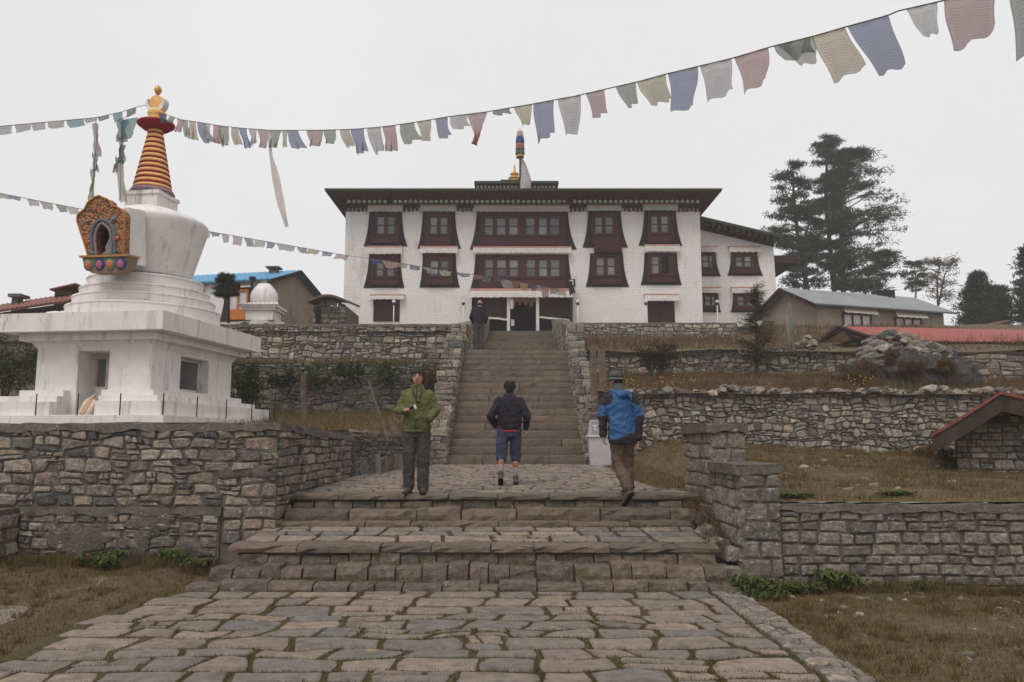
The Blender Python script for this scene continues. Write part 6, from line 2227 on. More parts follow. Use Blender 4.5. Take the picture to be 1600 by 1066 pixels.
tree('bare_tree', 'thin dark-limbed tree close right of the pines', 80, [[(1430, 478), (1432, 440), (1428, 412)]], [(400, 1418, 1440), (415, 1405, 1448), (435, 1404, 1450), (455, 1412, 1448)], 50, 16, 0, 'needles', 8, size=0.3, wf=0.22, tr=(0.14, 0.03), group=GB, z0=12, flat=0.5, up=0.5, start=0.5, clump=(0.25, 0.5), thin=0.3)
# thin spruce before the clay house
M['brown_needles'] = leafmat('brownish_needles', [lin(66, 58, 46), lin(56, 54, 40), lin(80, 66, 50), lin(48, 46, 36)], 0.2)
tree('spruce_sapling', 'thin brownish spruce in front of the monastery wing', 26.2, [[(1183, 612), (1182, 540), (1180, 448)]], [(446, 1177, 1186), (465, 1168, 1196), (480, 1163, 1203), (500, 1158, 1214), (525, 1146, 1218), (548, 1148, 1222), (566, 1158, 1214)], 80, 9, 0, 'brown_needles', 9, size=0.15, wf=0.09, tr=(0.07, 0.012), flat=0.8, up=0.6, droop=-0.1, start=0.3, clump=(0.12, 0.24), clumps=6)
tree('spruce_sapling', 'small green conifer sapling before the blue-roofed house', 30, [[(357, 505), (357, 470), (355, 432)]], [(431, 352, 359), (440, 338, 374), (447, 340, 372), (456, 336, 374), (464, 338, 366)], 34, 30, 0, 'needles', 10, size=0.18, wf=0.14, tr=(0.06, 0.02), flat=0.45, start=0.35, clump=(0.14, 0.26), droop=0.3)
# bare shrub on the middle tier
tree('bare_shrub', 'leggy half-bare shrub on the bank before the middle rubble wall', 25.6, [[(1020, 596), (1012, 555)], [(1024, 596), (1034, 560)], [(1030, 596), (1042, 545)]], [(512, 1020, 1060), (525, 1000, 1066), (540, 985, 1064), (560, 988, 1058), (580, 1002, 1046)], 110, 6, 0, 'brown_needles', 12, size=0.11, wf=0.18, tr=(0.03, 0.01), flat=1, up=1.0, droop=-0.3, start=0.35, clump=(0.12, 0.25), clumps=5)


def bush(name, label, px, py, Y, rx, ry, rz, n, per, size, wf, mat, seed, group=None, cat='bush', stems=14):
    """leafy bush: centre at picture point, radii in metres"""
    rg = np.random.default_rng(seed)
    c = at(px, py, Y)
    t = thing(name, label, cat, (c.x, Y, c.z - rz), group)
    d = rg.normal(size=(n, 3))
    d /= np.linalg.norm(d, axis=1)[:, None]
    d *= (rg.random(n) ** 0.4)[:, None]
    d[:, 2] = np.where(d[:, 2] < -0.6, -0.6, d[:, 2])
    C = np.array(c)[None] + d * np.array([rx, ry, rz])
    C += rg.normal(size=C.shape) * 0.12 * rz
    V, F = leaves(C, 0.28 * rz, per, size, wf, rg, upbias=0.35)
    np_mesh('foliage', V, F, M[mat], t)
    mb = MB()
    for k in range(stems):
        q = Vector(C[k % n])
        mb.tube([(c.x + (q.x - c.x) * 0.3, c.y + (q.y - c.y) * 0.3, c.z - rz * 1.05), (c.x + (q.x - c.x) * 0.7, c.y + (q.y - c.y) * .7, (c.z - rz + q.z) / 2), q], [0.018, 0.012, 0.005], 5)
    mb.build('stems', M['bark'], t)
    return t


bush('evergreen_bush', 'dense dark green bush left of the chorten base', 8, 575, 20.5, 1.0, 0.9, 0.75, 110, 40, 0.10, 0.3, 'shrub_leaf', 31)
bush('evergreen_bush', 'dark green shrub half hidden by the right corner of the chorten', 386, 600, 22.5, 0.42, 0.4, 0.62, 60, 40, 0.10, 0.3, 'shrub_leaf', 32)
for i, (px, py, rx, rz, m, lb) in enumerate(((440, 590, 0.5, 0.3, 'shrub_leaf', 'leftmost clump hanging over the shaded rubble wall'), (498, 588, 0.65, 0.38, 'green_leaf', 'green clump hanging over the shaded rubble wall, left of the leaning pole'),
                                         (545, 580, 0.5, 0.3, 'shrub_leaf', 'dull clump hanging over the shaded rubble wall above the leaning pole'), (604, 582, 0.55, 0.36, 'green_leaf', 'green clump hanging over the shaded rubble wall behind the green-jacketed man'),
                                         (668, 592, 0.3, 0.3, 'dry_leaf', 'dry clump by the left parapet of the stairs'))):
    bush('wall_plant', lb, px, py, 24.55, rx, 0.3, rz, 46, 34, 0.11, 0.22, m, 40 + i, 'plants hanging over the left rubble wall', 'plant', 8)
for i, (px, py, Y, rx, rz, m, lb) in enumerate(((1425, 578, 22.3, 0.36, 0.30, 'dry_leaf', 'orange-brown dry tuft on the face of the dark boulder'), (1462, 718, 17.5, 0.62, 0.36, 'dry_leaf', 'low brown twiggy bush left of the stone hut'),
                                           (1345, 585, 22.6, 0.6, 0.35, 'dry_leaf', 'dry brown scrub at the left foot of the dark boulder'), (1478, 575, 22.2, 0.25, 0.25, 'dry_leaf', 'dry scrub on the right rock face'), (1395, 560, 22.8, 0.25, 0.22, 'dry_leaf', 'small dry bush under the rubble heap'))):
    bush('dry_bush', lb, px, py, Y, rx, rx * 0.7, rz, 60, 40, 0.13, 0.10, m, 60 + i)

# ================================================================== strings of prayer flags
def flagmat(name, c, k=0.5):
    m, nt, b, out = newmat(name)
    oi = nt.nodes.new('ShaderNodeObjectInfo')
    g = nt.nodes.new('ShaderNodeNewGeometry')
    tc = nt.nodes.new('ShaderNodeTexCoord')
    base = mixcol(nt, oi.outputs['Random'], lin(*c), lin(*[int(x * 0.88 + 14) for x in c]))
    # lines of block-printed text: thin rows broken up by noise, inside a margin
    sp = nt.nodes.new('ShaderNodeSeparateXYZ')
    nt.links.new(tc.outputs['UV'], sp.inputs[0])
    rows = mathn(nt, 'FRACT', mathn(nt, 'MULTIPLY', sp.outputs[1], 17.0), None)
    row = mathn(nt, 'LESS_THAN', rows, 0.6)
    n = nz(nt, 60, 2, 0.6, vec=tc.outputs['UV'])
    ink = mathn(nt, 'MULTIPLY', row, mrange(nt, n.outputs[0], 0.46, 0.56))
    for s_, lo, hi in ((0, 0.1, 0.9), (1, 0.06, 0.82)):
        ink = mathn(nt, 'MULTIPLY', ink, mathn(nt, 'MULTIPLY', mathn(nt, 'GREATER_THAN', sp.outputs[s_], lo), mathn(nt, 'LESS_THAN', sp.outputs[s_], hi)))
    col = mixcol(nt, mathn(nt, 'MULTIPLY', ink, 0.58), base, lin(52, 48, 50))
    hem_ = mathn(nt, 'MAXIMUM', mathn(nt, 'LESS_THAN', sp.outputs[0], 0.035), mathn(nt, 'MAXIMUM', mathn(nt, 'GREATER_THAN', sp.outputs[0], 0.965), mathn(nt, 'MAXIMUM', mathn(nt, 'LESS_THAN', sp.outputs[1], 0.03), mathn(nt, 'GREATER_THAN', sp.outputs[1], 0.93))))
    col = mixcol(nt, mathn(nt, 'MULTIPLY', hem_, 0.45), col, lin(*[int(x * 0.55) for x in c]))
    k2 = mrange(nt, nz(nt, 7, 4).outputs[0], 0.3, 0.7, 0.85, 1.1)
    cb_ = nt.nodes.new('ShaderNodeCombineColor')
    for i in range(3):
        nt.links.new(k2, cb_.inputs[i])
    col = mixcol(nt, 1.0, col, cb_.outputs[0], 'MULTIPLY')
    nt.links.new(col, b.inputs['Base Color'])
    b.inputs['Roughness'].default_value = 0.95
    b.inputs['Specular IOR Level'].default_value = 0.05
    tr = nt.nodes.new('ShaderNodeBsdfTranslucent')
    nt.links.new(col, tr.inputs[0])
    mx = nt.nodes.new('ShaderNodeMixShader')
    mx.inputs[0].default_value = k
    nt.links.new(b.outputs[0], mx.inputs[1])
    nt.links.new(tr.outputs[0], mx.inputs[2])
    # open weave: some light passes straight through
    tp = nt.nodes.new('ShaderNodeBsdfTransparent')
    m2 = nt.nodes.new('ShaderNodeMixShader')
    m2.inputs[0].default_value = 0.22
    nt.links.new(mx.outputs[0], m2.inputs[1])
    nt.links.new(tp.outputs[0], m2.inputs[2])
    nt.links.new(m2.outputs[0], out.inputs[0])
    return m


FM = {'b': flagmat('flag_blue', (98, 108, 152)), 'w': flagmat('flag_white', (188, 184, 184)), 'r': flagmat('flag_red', (176, 128, 128)), 'g': flagmat('flag_green', (124, 136, 114)),
      'y': flagmat('flag_yellow', (188, 174, 136)), 't': flagmat('flag_teal', (104, 158, 166)), 'p': flagmat('flag_pink', (204, 174, 170)), 'd': flagmat('flag_dark_green', (78, 96, 74)), 'c': flagmat('flag_cream', (206, 198, 180))}
ROPE = surf('cord', [lin(96, 98, 78)], mott=0.2, bump=0)


def flag(parent, A, B, drop, kind, rg, skew=0.25, taper=0.0, fold=0.0, blow=0.3):
    """cloth hung from A to B (top corners), drop metres long; the wind pushes the foot sideways and back"""
    A, B = Vector(A), Vector(B)
    W_ = (B - A).length
    ku, kv = 8, 9
    V, UV = [], []
    ph = rg.uniform(0, 6)
    side = (B - A).normalized()
    back = Vector((-side.y, side.x, 0)).normalized()
    tw = rg.uniform(-0.5, 0.5)
    lift = rg.uniform(0.0, 0.22)
    for j in range(kv + 1):
        t = j / kv
        for i in range(ku + 1):
            s = i / ku
            ss = s + (0.5 - s) * taper * t
            edge = 0.05 * W_ * math.sin(5 * t + ph)
            p = A + (B - A) * ss
            d = drop * t
            p = p + side * (skew * d + edge * t) + back * (blow * d * (0.4 + 0.6 * t) * (0.7 + 0.6 * s * tw))
            p = p + Vector((0, 0, -d * (1 - lift * s * t) * 0.96))
            p = p + back * (0.10 * W_ * math.sin(2.2 * math.pi * s * (1 + fold) + ph + 2.5 * t) * (0.25 + t))
            V.append(tuple(p))
            UV.append((s, 1 - t))
    F = []
    for j in range(kv):
        for i in range(ku):
            q = j * (ku + 1) + i
            F.append((q, q + 1, q + ku + 2, q + ku + 1))
    o = mesh_obj('flag', V, F, FM[kind], parent, True)
    uv = o.data.uv_layers.new(name='UVMap')
    for li, l in enumerate(o.data.loops):
        uv.data[li].uv = UV[l.vertex_index]
    return o


def string_path(curve, depth):
    """curve: picture points; depth: function of px -> Y"""
    return lambda px: at(px, float(np.interp(px, [c[0] for c in curve], [c[1] for c in curve])), depth(px))


# ---- long string from the chorten's spire over the viewer's head
XA, YA = at(262, 181, 18.6).x, 18.6
XB, YB_ = at(1600, -30, 6.2).x, 6.2


def depth1(px):
    """the string hangs in one upright plane from (XA,YA) to (XB,YB_)"""
    lo, hi = -0.2, 1.4
    for _ in range(40):
        m = (lo + hi) / 2
        x, y = XA + (XB - XA) * m, YA + (YB_ - YA) * m
        D = y * (math.cos(PITCH) + 0.42 * math.sin(PITCH))
        if 800 + FPX * x / D < px:
            lo = m
        else:
            hi = m
    return YA + (YB_ - YA) * lo


c1 = [(250, 176), (262, 180), (282, 187), (310, 191), (345, 197), (385, 201), (430, 204), (500, 203.5), (555, 202), (600, 198), (650, 191), (700, 182.5), (760, 175), (830, 163), (900, 150), (950, 138.5), (1000, 127), (1040, 116), (1090, 104), (1145, 91), (1205, 73), (1270, 57), (1322, 42), (1388, 24), (1400, 18), (1470, 2), (1560, -22), (1700, -62)]
P1 = string_path(c1, depth1)
s1 = thing('prayer_flag_string', 'long string of prayer flags from the chorten spire to the upper right corner', 'prayer flags', P1(262), 'prayer flag strings')
MB().tube([P1(px) for px in range(256, 1700, 14)], 0.007, 5).build('cord', ROPE, s1)
rg = random.Random(4)
fl = [(264, 275, 12, 'g'), (276, 287, 24, 'r'), (286, 294, 28, 'g'), (294, 307, 30, 'y'), (308, 322, 32, 'b'), (318, 330, 26, 'w'), (332, 344, 30, 'r'), (343, 357, 34, 'g'), (362, 373, 28, 'y'), (373, 386, 33, 'b'), (389, 403, 26, 'w'), (403, 418, 30, 'r'),
      (420, 440, 30, 'g'), (440, 449, 28, 'y'), (448, 466, 29, 'b'), (480, 504, 28, 'r'), (506, 524, 23, 'g'), (531, 546, 28, 'y'), (548, 570, 40, 'b'), (574, 594, 43, 'w'), (597, 618, 40, 'r'), (625, 648, 33, 'g'), (651, 673, 33, 'y'),
      (679, 700, 34, 'b'), (703, 732, 22, 'w'), (731, 761, 56, 'r'), (770, 798, 9, 'd'), (803, 831, 32, 'y'), (834, 866, 66, 'b'), (872, 907, 60, 'w'), (915, 945, 46, 'r'), (962, 993, 38, 'g'), (995, 1040, 42, 'y'), (1043, 1090, 72, 'b'),
      (1093, 1143, 62, 'w'), (1147, 1200, 72, 'r'), (1208, 1268, 30, 'g'), (1268, 1320, 82, 'y'), (1324, 1388, 86, 'b'), (1416, 1464, 54, 'w'), (1475, 1556, 86, 'r'), (1574, 1660, 120, 'g')]
for (a, b, dpx, k) in fl:
    A, B = P1(a), P1(b)
    drop = dpx / FPX * (A.y + B.y) / 2 * 1.06
    tp = 0.25 if rg.random() < 0.5 else 0.05
    if k in 'r' and 725 < a < 740:
        tp = 0.85
    flag(s1, A, B, drop, k, rg, skew=0.12 + rg.uniform(-0.18, 0.2), taper=tp + rg.uniform(-0.1, 0.25), fold=rg.uniform(0, 0.8), blow=rg.uniform(-0.2, 0.45))
# white flag edge tucked behind the green one, long white scarf further left
flag(s1, P1(1214), P1(1270), 44 / FPX * P1(1240).y, 'w', rg, skew=0.5, taper=0.55)
sc0 = P1(420)
V, F = [], []
for j in range(15):
    t = j / 14
    p = at(421 + 27 * t, 235 + 120 * t, sc0.y - 0.1)
    if j == 0:
        p = P1(420)
    wdt = (0.05 + 0.10 * min(1, t * 3)) * (1 - 0.55 * max(0, t - 0.7) / 0.3)
    for i in range(4):
        V.append((p.x + wdt * (i / 3 - 0.5), p.y + 0.04 * math.sin(i * 2 + t * 7), p.z))
for j in range(14):
    for i in range(3):
        q = j * 4 + i
        F.append((q, q + 1, q + 5, q + 4))
o = mesh_obj('hanging_scarf', V, F, M['valance'], s1, True)

# ---- string going left from the spire, with two strands hanging down
c2 = [(-40, 200), (0, 197.5), (60, 192), (105, 188), (150, 184), (190, 175), (218, 166), (236, 164)]
P2 = string_path(c2, lambda px: 18.6 - (236 - px) * 0.012)
s2 = thing('prayer_flag_string', 'string of pale flags running left from the chorten spire', 'prayer flags', P2(236), 'prayer flag strings')
MB().tube([P2(px) for px in range(-36, 236, 12)], 0.008, 5).build('cord', ROPE, s2)
for (a, b, dpx, k) in ((-30, -6, 14, 'w'), (-3, 19, 15, 'w'), (22, 48, 14, 'w'), (49, 71, 13, 'w'), (75, 101, 12, 'w'), (104, 131, 14, 't'), (131, 151, 8, 'p'), (152, 170, 8, 'd'), (176, 191, 16, 't'), (198, 213, 13, 'd')):
    A, B = P2(a), P2(b)
    flag(s2, A, B, dpx / FPX * A.y * 1.05, k, rg, skew=rg.uniform(0, 0.3), taper=0.12, blow=0.15)


def strand(label, pts, Y, pieces):
    t = thing('hanging_flag_strand', label, 'prayer flags', at(pts[-1][0], pts[-1][1], Y), 'flag strands hanging beside the chorten')
    MB().tube([at(x, y, Y) for x, y in pts], 0.006, 5).build('cord', ROPE, t)
    for (x0, y0, x1, y1, wd, k) in pieces:
        V, F = [], []
        for j in range(9):
            u = j / 8
            c = at(x0 + (x1 - x0) * u, y0 + (y1 - y0) * u, Y)
            h = wd * (0.75 + 0.55 * mnoise.noise((u * 3.1, x0, y0)) + 0.15 * math.sin(9 * u)) / FPX * Y
            for i in range(5):
                s = i / 4 - 0.5
                V.append((c.x + h * s + 0.03 * math.sin(5 * u + x0), c.y + 0.07 * math.sin(7 * s + 6 * u + x0), c.z + 0.05 * math.sin(9 * s + x0) - 0.06 * s))
        for j in range(8):
            for i in range(4):
                q = j * 5 + i
                F.append((q, q + 1, q + 6, q + 5))
        mesh_obj('flag', V, F, FM[k], t, True)


strand('thin strand of pink, teal and ochre flags falling to the chorten niche', [(150, 186), (151, 220), (147, 260), (144, 312)], 18.0, [(149, 192, 151, 244, 12, 'p'), (149, 240, 148, 268, 11, 't'), (145, 264, 143, 313, 8, 'y')])
strand('thicker strand of teal and cream cloths falling left of the chorten spire', [(212, 172), (192, 186), (188, 230), (188, 312)], 18.0, [(192, 186, 189, 222, 20, 't'), (188, 214, 191, 250, 11, 'p'), (192, 226, 188, 256, 10, 't'), (187, 248, 191, 316, 17, 'c'), (183, 246, 181, 270, 6, 'y')])
A, B = at(187, 189, 18.0), at(215, 183, 18.0)
flag(s2, A, B, 33 / FPX * 18, 't', rg, skew=-0.05, taper=0.35)
A, B = at(248, 176, 18.3), at(261, 180, 18.3)
flag(s1, A, B, 16 / FPX * 18, 'b', rg, skew=0, taper=0.3)

# ---- low string from behind the chorten to the monastery porch
c3 = [(-40, 296), (0, 302), (60, 314), (128, 327), (322, 361), (420, 378), (540, 399), (620, 410), (700, 424), (760, 432), (830, 444), (892, 455)]
d3 = lambda px: 20.5 + max(0, px) / 892.0 * 22.2 if px > 322 else 20.5 + max(0, px) / 322 * 8.0
d3 = lambda px: 21.0 + (max(-40, px) / 892.0) ** 1.5 * 21.6 if px > 0 else 21.0
P3 = string_path(c3, d3)
s3 = thing('prayer_flag_string', 'low string of small flags passing behind the chorten to the monastery porch', 'prayer flags', P3(892), 'prayer flag strings')
MB().tube([P3(px) for px in range(-36, 893, 12)], 0.009, 5).build('cord', ROPE, s3)
cyc = 'ybwpg'
for (a, b, d_, k) in ((-2, 13, 8, 'y'), (13, 32, 6, 'b'), (42, 61, 10, 'w'), (61, 82, 11, 'p'), (86, 104, 11, 'g'), (103, 122, 11, 'c'), (322, 330, 12, 'c'), (328, 344, 7, 'b'), (345, 358, 14, 'w'), (363, 379, 14, 'p'), (381, 395, 13, 'g'), (397, 415, 12, 'c'), (416, 431, 10, 'b'), (431, 447, 10, 'w'), (448, 462, 10, 'p'), (464, 480, 9, 'g'), (481, 500, 8, 'y'), (502, 520, 7, 'b'), (524, 545, 8, 'p'),
                   (578, 596, 7, 'b'), (597, 619, 10, 'p'), (620, 638, 7, 'y'), (640, 656, 8, 'b'), (660, 684, 8, 'w'), (686, 706, 9, 'c'), (714, 736, 6, 'b'), (739, 754, 7, 'r'), (752, 769, 9, 'g'), (772, 788, 5, 'b'), (782, 800, 14, 'w'), (798, 812, 10, 'r'), (811, 826, 12, 'y'), (827, 838, 11, 'b'), (838, 846, 9, 'w'), (847, 859, 18, 'r'), (859, 872, 10, 'g'), (870, 884, 10, 'y')):
    A, B = P3(a), P3(b)
    flag(s3, A, B, d_ / FPX * A.y * 1.05, k, rg, skew=rg.uniform(-0.1, 0.5), taper=rg.uniform(0, 0.4), blow=0.2)

# ================================================================== people
TMP = bpy.data.scenes.new('tmp_people')


def cap_mesh(p0, p1, r0, r1, seg=14, sq=None):
    """closed tapered capsule; sq=(axis vector, factor) flattens it across an axis"""
    p0, p1 = Vector(p0), Vector(p1)
    d = p1 - p0
    L = d.length
    d = d / L if L > 1e-6 else Vector((0, 0, 1))
    a = d.cross(Vector((0.13, 0.95, 0.21)))
    a.normalize()
    b = d.cross(a)
    rings = []
    for k in range(4):
        th = math.pi / 2 * (1 - (k + 0.5) / 4)
        rings.append((p0 - d * r0 * math.sin(th), r0 * math.cos(th)))
    rings += [(p0, r0), (p0 + d * L * 0.5, (r0 + r1) / 2), (p1, r1)]
    for k in range(4):
        th = math.pi / 2 * ((k + 0.5) / 4)
        rings.append((p1 + d * r1 * math.sin(th), r1 * math.cos(th)))
    V, F = [], []
    for c, r in rings:
        for k in range(seg):
            an = 2 * math.pi * k / seg
            V.append(c + a * (r * math.cos(an)) + b * (r * math.sin(an)))
    n = len(rings)
    for i in range(n - 1):
        for k in range(seg):
            k2 = (k + 1) % seg
            F.append((i * seg + k, i * seg + k2, (i + 1) * seg + k2, (i + 1) * seg + k))
    F.append(tuple(range(seg - 1, -1, -1)))
    F.append(tuple((n - 1) * seg + k for k in range(seg)))
    if sq:
        ax, f = Vector(sq[0]).normalized(), sq[1]
        c = (p0 + p1) / 2
        V = [v - ax * ((v - c).dot(ax) * (1 - f)) for v in V]
    return V, F


def ell_mesh(c, r, yaw=0.0, pitch=0.0):
    mb = MB().ball((0, 0, 0), r, 16, 12)
    Rm = Matrix.Rotation(yaw, 3, 'Z') @ Matrix.Rotation(pitch, 3, 'X')
    return [Rm @ Vector(v) + Vector(c) for v in mb.v], mb.f


def loft_mesh(rings, yaw=0.0, seg=20):
    """rings: (cx, cf, z, rx, rf) bottom to top, elliptical"""
    V, F = [], []
    cy, sy = math.cos(yaw), math.sin(yaw)
    for (cx, cf, z, rx, rf) in rings:
        for k in range(seg):
            a = 2 * math.pi * k / seg
            x, y = rx * math.cos(a), rf * math.sin(a)
            V.append(Vector((cx + x * cy - y * sy, cf + x * sy + y * cy, z)))
    n = len(rings)
    for i in range(n - 1):
        for k in range(seg):
            k2 = (k + 1) % seg
            F.append((i * seg + k, i * seg + k2, (i + 1) * seg + k2, (i + 1) * seg + k))
    F.append(tuple(range(seg - 1, -1, -1)))
    F.append(tuple((n - 1) * seg + k for k in range(seg)))
    return V, F


def fuse(prims, voxel, smooth=3, wrinkle=0.0, wscale=9.0, seed=0.0, aniso=(1, 1, 0.6)):
    """merge overlapping closed shapes into one continuous skin"""
    V, F = [], []
    for pv_, pf in prims:
        b = len(V)
        V += [tuple(v) for v in pv_]
        F += [tuple(b + i for i in f) for f in pf]
    me = bpy.data.meshes.new('tmp')
    me.from_pydata(V, [], F)
    bm = bmesh.new()
    bm.from_mesh(me)
    bmesh.ops.recalc_face_normals(bm, faces=bm.faces)
    bm.to_mesh(me)
    bm.free()
    o = bpy.data.objects.new('tmp', me)
    TMP.collection.objects.link(o)
    md = o.modifiers.new('r', 'REMESH')
    md.mode = 'VOXEL'
    md.voxel_size = voxel
    vl = TMP.view_layers[0]
    vl.update()
    ev = o.evaluated_get(vl.depsgraph)
    m2 = ev.to_mesh()
    n = len(m2.vertices)
    co = np.empty(n * 3)
    m2.vertices.foreach_get('co', co)
    co = co.reshape(-1, 3)
    faces = [tuple(p.vertices) for p in m2.polygons]
    ed = np.empty(len(m2.edges) * 2, dtype=np.int32)
    m2.edges.foreach_get('vertices', ed)
    ed = ed.reshape(-1, 2)
    ev.to_mesh_clear()
    bpy.data.objects.remove(o)
    bpy.data.meshes.remove(me)
    deg = np.bincount(ed.ravel(), minlength=n)[:, None].clip(1)

    def lap(c):
        s = np.zeros_like(c)
        np.add.at(s, ed[:, 0], c[ed[:, 1]])
        np.add.at(s, ed[:, 1], c[ed[:, 0]])
        return s / deg
    for _ in range(smooth):
        co = co + 0.55 * (lap(co) - co)
    if wrinkle:
        # outward direction from the smoothed neighbourhood
        far = co
        for _ in range(4):
            far = lap(far)
        me = bpy.data.meshes.new('t2')
        me.from_pydata(co.tolist(), [], faces)
        nr = np.empty(n * 3)
        me.vertices.foreach_get('normal', nr)
        nr = nr.reshape(-1, 3)
        bpy.data.meshes.remove(me)
        h = np.array([mnoise.noise((c[0] * wscale * aniso[0] + seed + 0.6 * math.sin(c[2] * 14), c[1] * wscale * aniso[1], c[2] * wscale * aniso[2] * 1.6)) + 0.5 * mnoise.noise((c[0] * wscale * 2.3, c[1] * wscale * 2.3 + seed, c[2] * wscale * 2.6)) for c in co])
        co = co + nr * (h * wrinkle)[:, None]
    return co, faces


def hand(wrist, d, nrm, side, curl=0.4, s=1.0):
    """palm and five fingers. d: direction of the hand, nrm: palm normal, side: +1/-1 where the thumb is"""
    w_, d, nrm = Vector(wrist), Vector(d).normalized(), Vector(nrm)
    nrm = (nrm - d * nrm.dot(d)).normalized()
    ac = d.cross(nrm).normalized() * side
    pr = []
    pr.append(cap_mesh(w_ - d * 0.02, w_ + d * 0.03 * s, 0.028 * s, 0.03 * s))
    for k in range(4):
        a = ac * (0.030 - 0.020 * k) * s
        k0 = w_ + a * 0.55
        k1 = w_ + d * 0.085 * s + a
        pr.append(cap_mesh(k0, k1, 0.016 * s, 0.0145 * s))
        L = (0.040, 0.045, 0.042, 0.033)[k] * s
        d1 = (d * math.cos(curl) + nrm * math.sin(curl)).normalized()
        k2 = k1 + d1 * L
        d2_ = (d * math.cos(curl * 2.2) + nrm * math.sin(curl * 2.2)).normalized()
        k3 = k2 + d2_ * L * 0.75
        pr.append(cap_mesh(k1, k2, 0.0105 * s, 0.0098 * s, 10))
        pr.append(cap_mesh(k2, k3, 0.0098 * s, 0.0082 * s, 10))
    t0 = w_ + d * 0.025 * s + ac * 0.028 * s
    t1 = t0 + (d * 0.6 + ac * 0.75 + nrm * 0.35).normalized() * 0.042 * s
    t2 = t1 + (d * 0.9 + ac * 0.15 + nrm * 0.5).normalized() * 0.035 * s
    pr.append(cap_mesh(t0, t1, 0.0135 * s, 0.0115 * s, 10))
    pr.append(cap_mesh(t1, t2, 0.0115 * s, 0.009 * s, 10))
    return pr


M['skin'] = surf('skin', [lin(168, 118, 98), lin(182, 132, 110)], pscale=6, mott=0.12, mscale=14, bump=0.15, bscale=60, rough=0.6)
M['skin_ruddy'] = surf('ruddy_skin', [lin(166, 118, 100), lin(180, 134, 115)], pscale=6, mott=0.12, mscale=14, bump=0.15, bscale=60, rough=0.6)
M['hair_dark'] = surf('dark_hair', [lin(34, 30, 30), lin(48, 44, 42)], pscale=20, mott=0.3, bump=0.8, bscale=90)
fab = lambda n, *cs, **k: surf(n, [lin(*c) for c in cs], pscale=4, mott=0.18, mscale=10, bump=0.35, bscale=70, bdist=0.006, rough=k.get('rough', 0.85))
M['green_cloth'] = fab('green_jacket_nylon', (78, 83, 42), (90, 95, 50), rough=0.6)
M['char_cloth'] = fab('charcoal_trousers', (58, 55, 55), (68, 64, 63))
M['navy_cloth'] = fab('navy_jacket', (30, 28, 36), (40, 37, 46))
M['short_cloth'] = fab('blue_shorts', (54, 58, 78), (64, 68, 90))
M['red_cloth'] = fab('red_shirt', (140, 44, 44), (150, 52, 50))
M['blue_cloth'] = fab('blue_jacket_nylon', (42, 80, 122), (50, 92, 138), rough=0.55)
M['black_cloth'] = fab('black_panels', (44, 40, 42), (54, 48, 50))
M['brown_cloth'] = fab('brown_trousers', (84, 70, 60), (96, 80, 68))
M['boot'] = surf('leather_boots', [lin(78, 68, 60), lin(92, 80, 70)], mott=0.3, bump=0.4, rough=0.7)
M['sole'] = surf('rubber_sole', [lin(30, 28, 28)], mott=0.2, bump=0.3)
M['sock'] = fab('grey_socks', (136, 138, 142), (120, 122, 128))
M['hat'] = fab('grey_hat_felt', (74, 76, 74), (84, 86, 82))
M['beanie'] = surf('knitted_beanie', [lin(52, 48, 46), lin(62, 57, 54)], pscale=6, mott=0.3, mscale=40, bump=1.0, bscale=70)


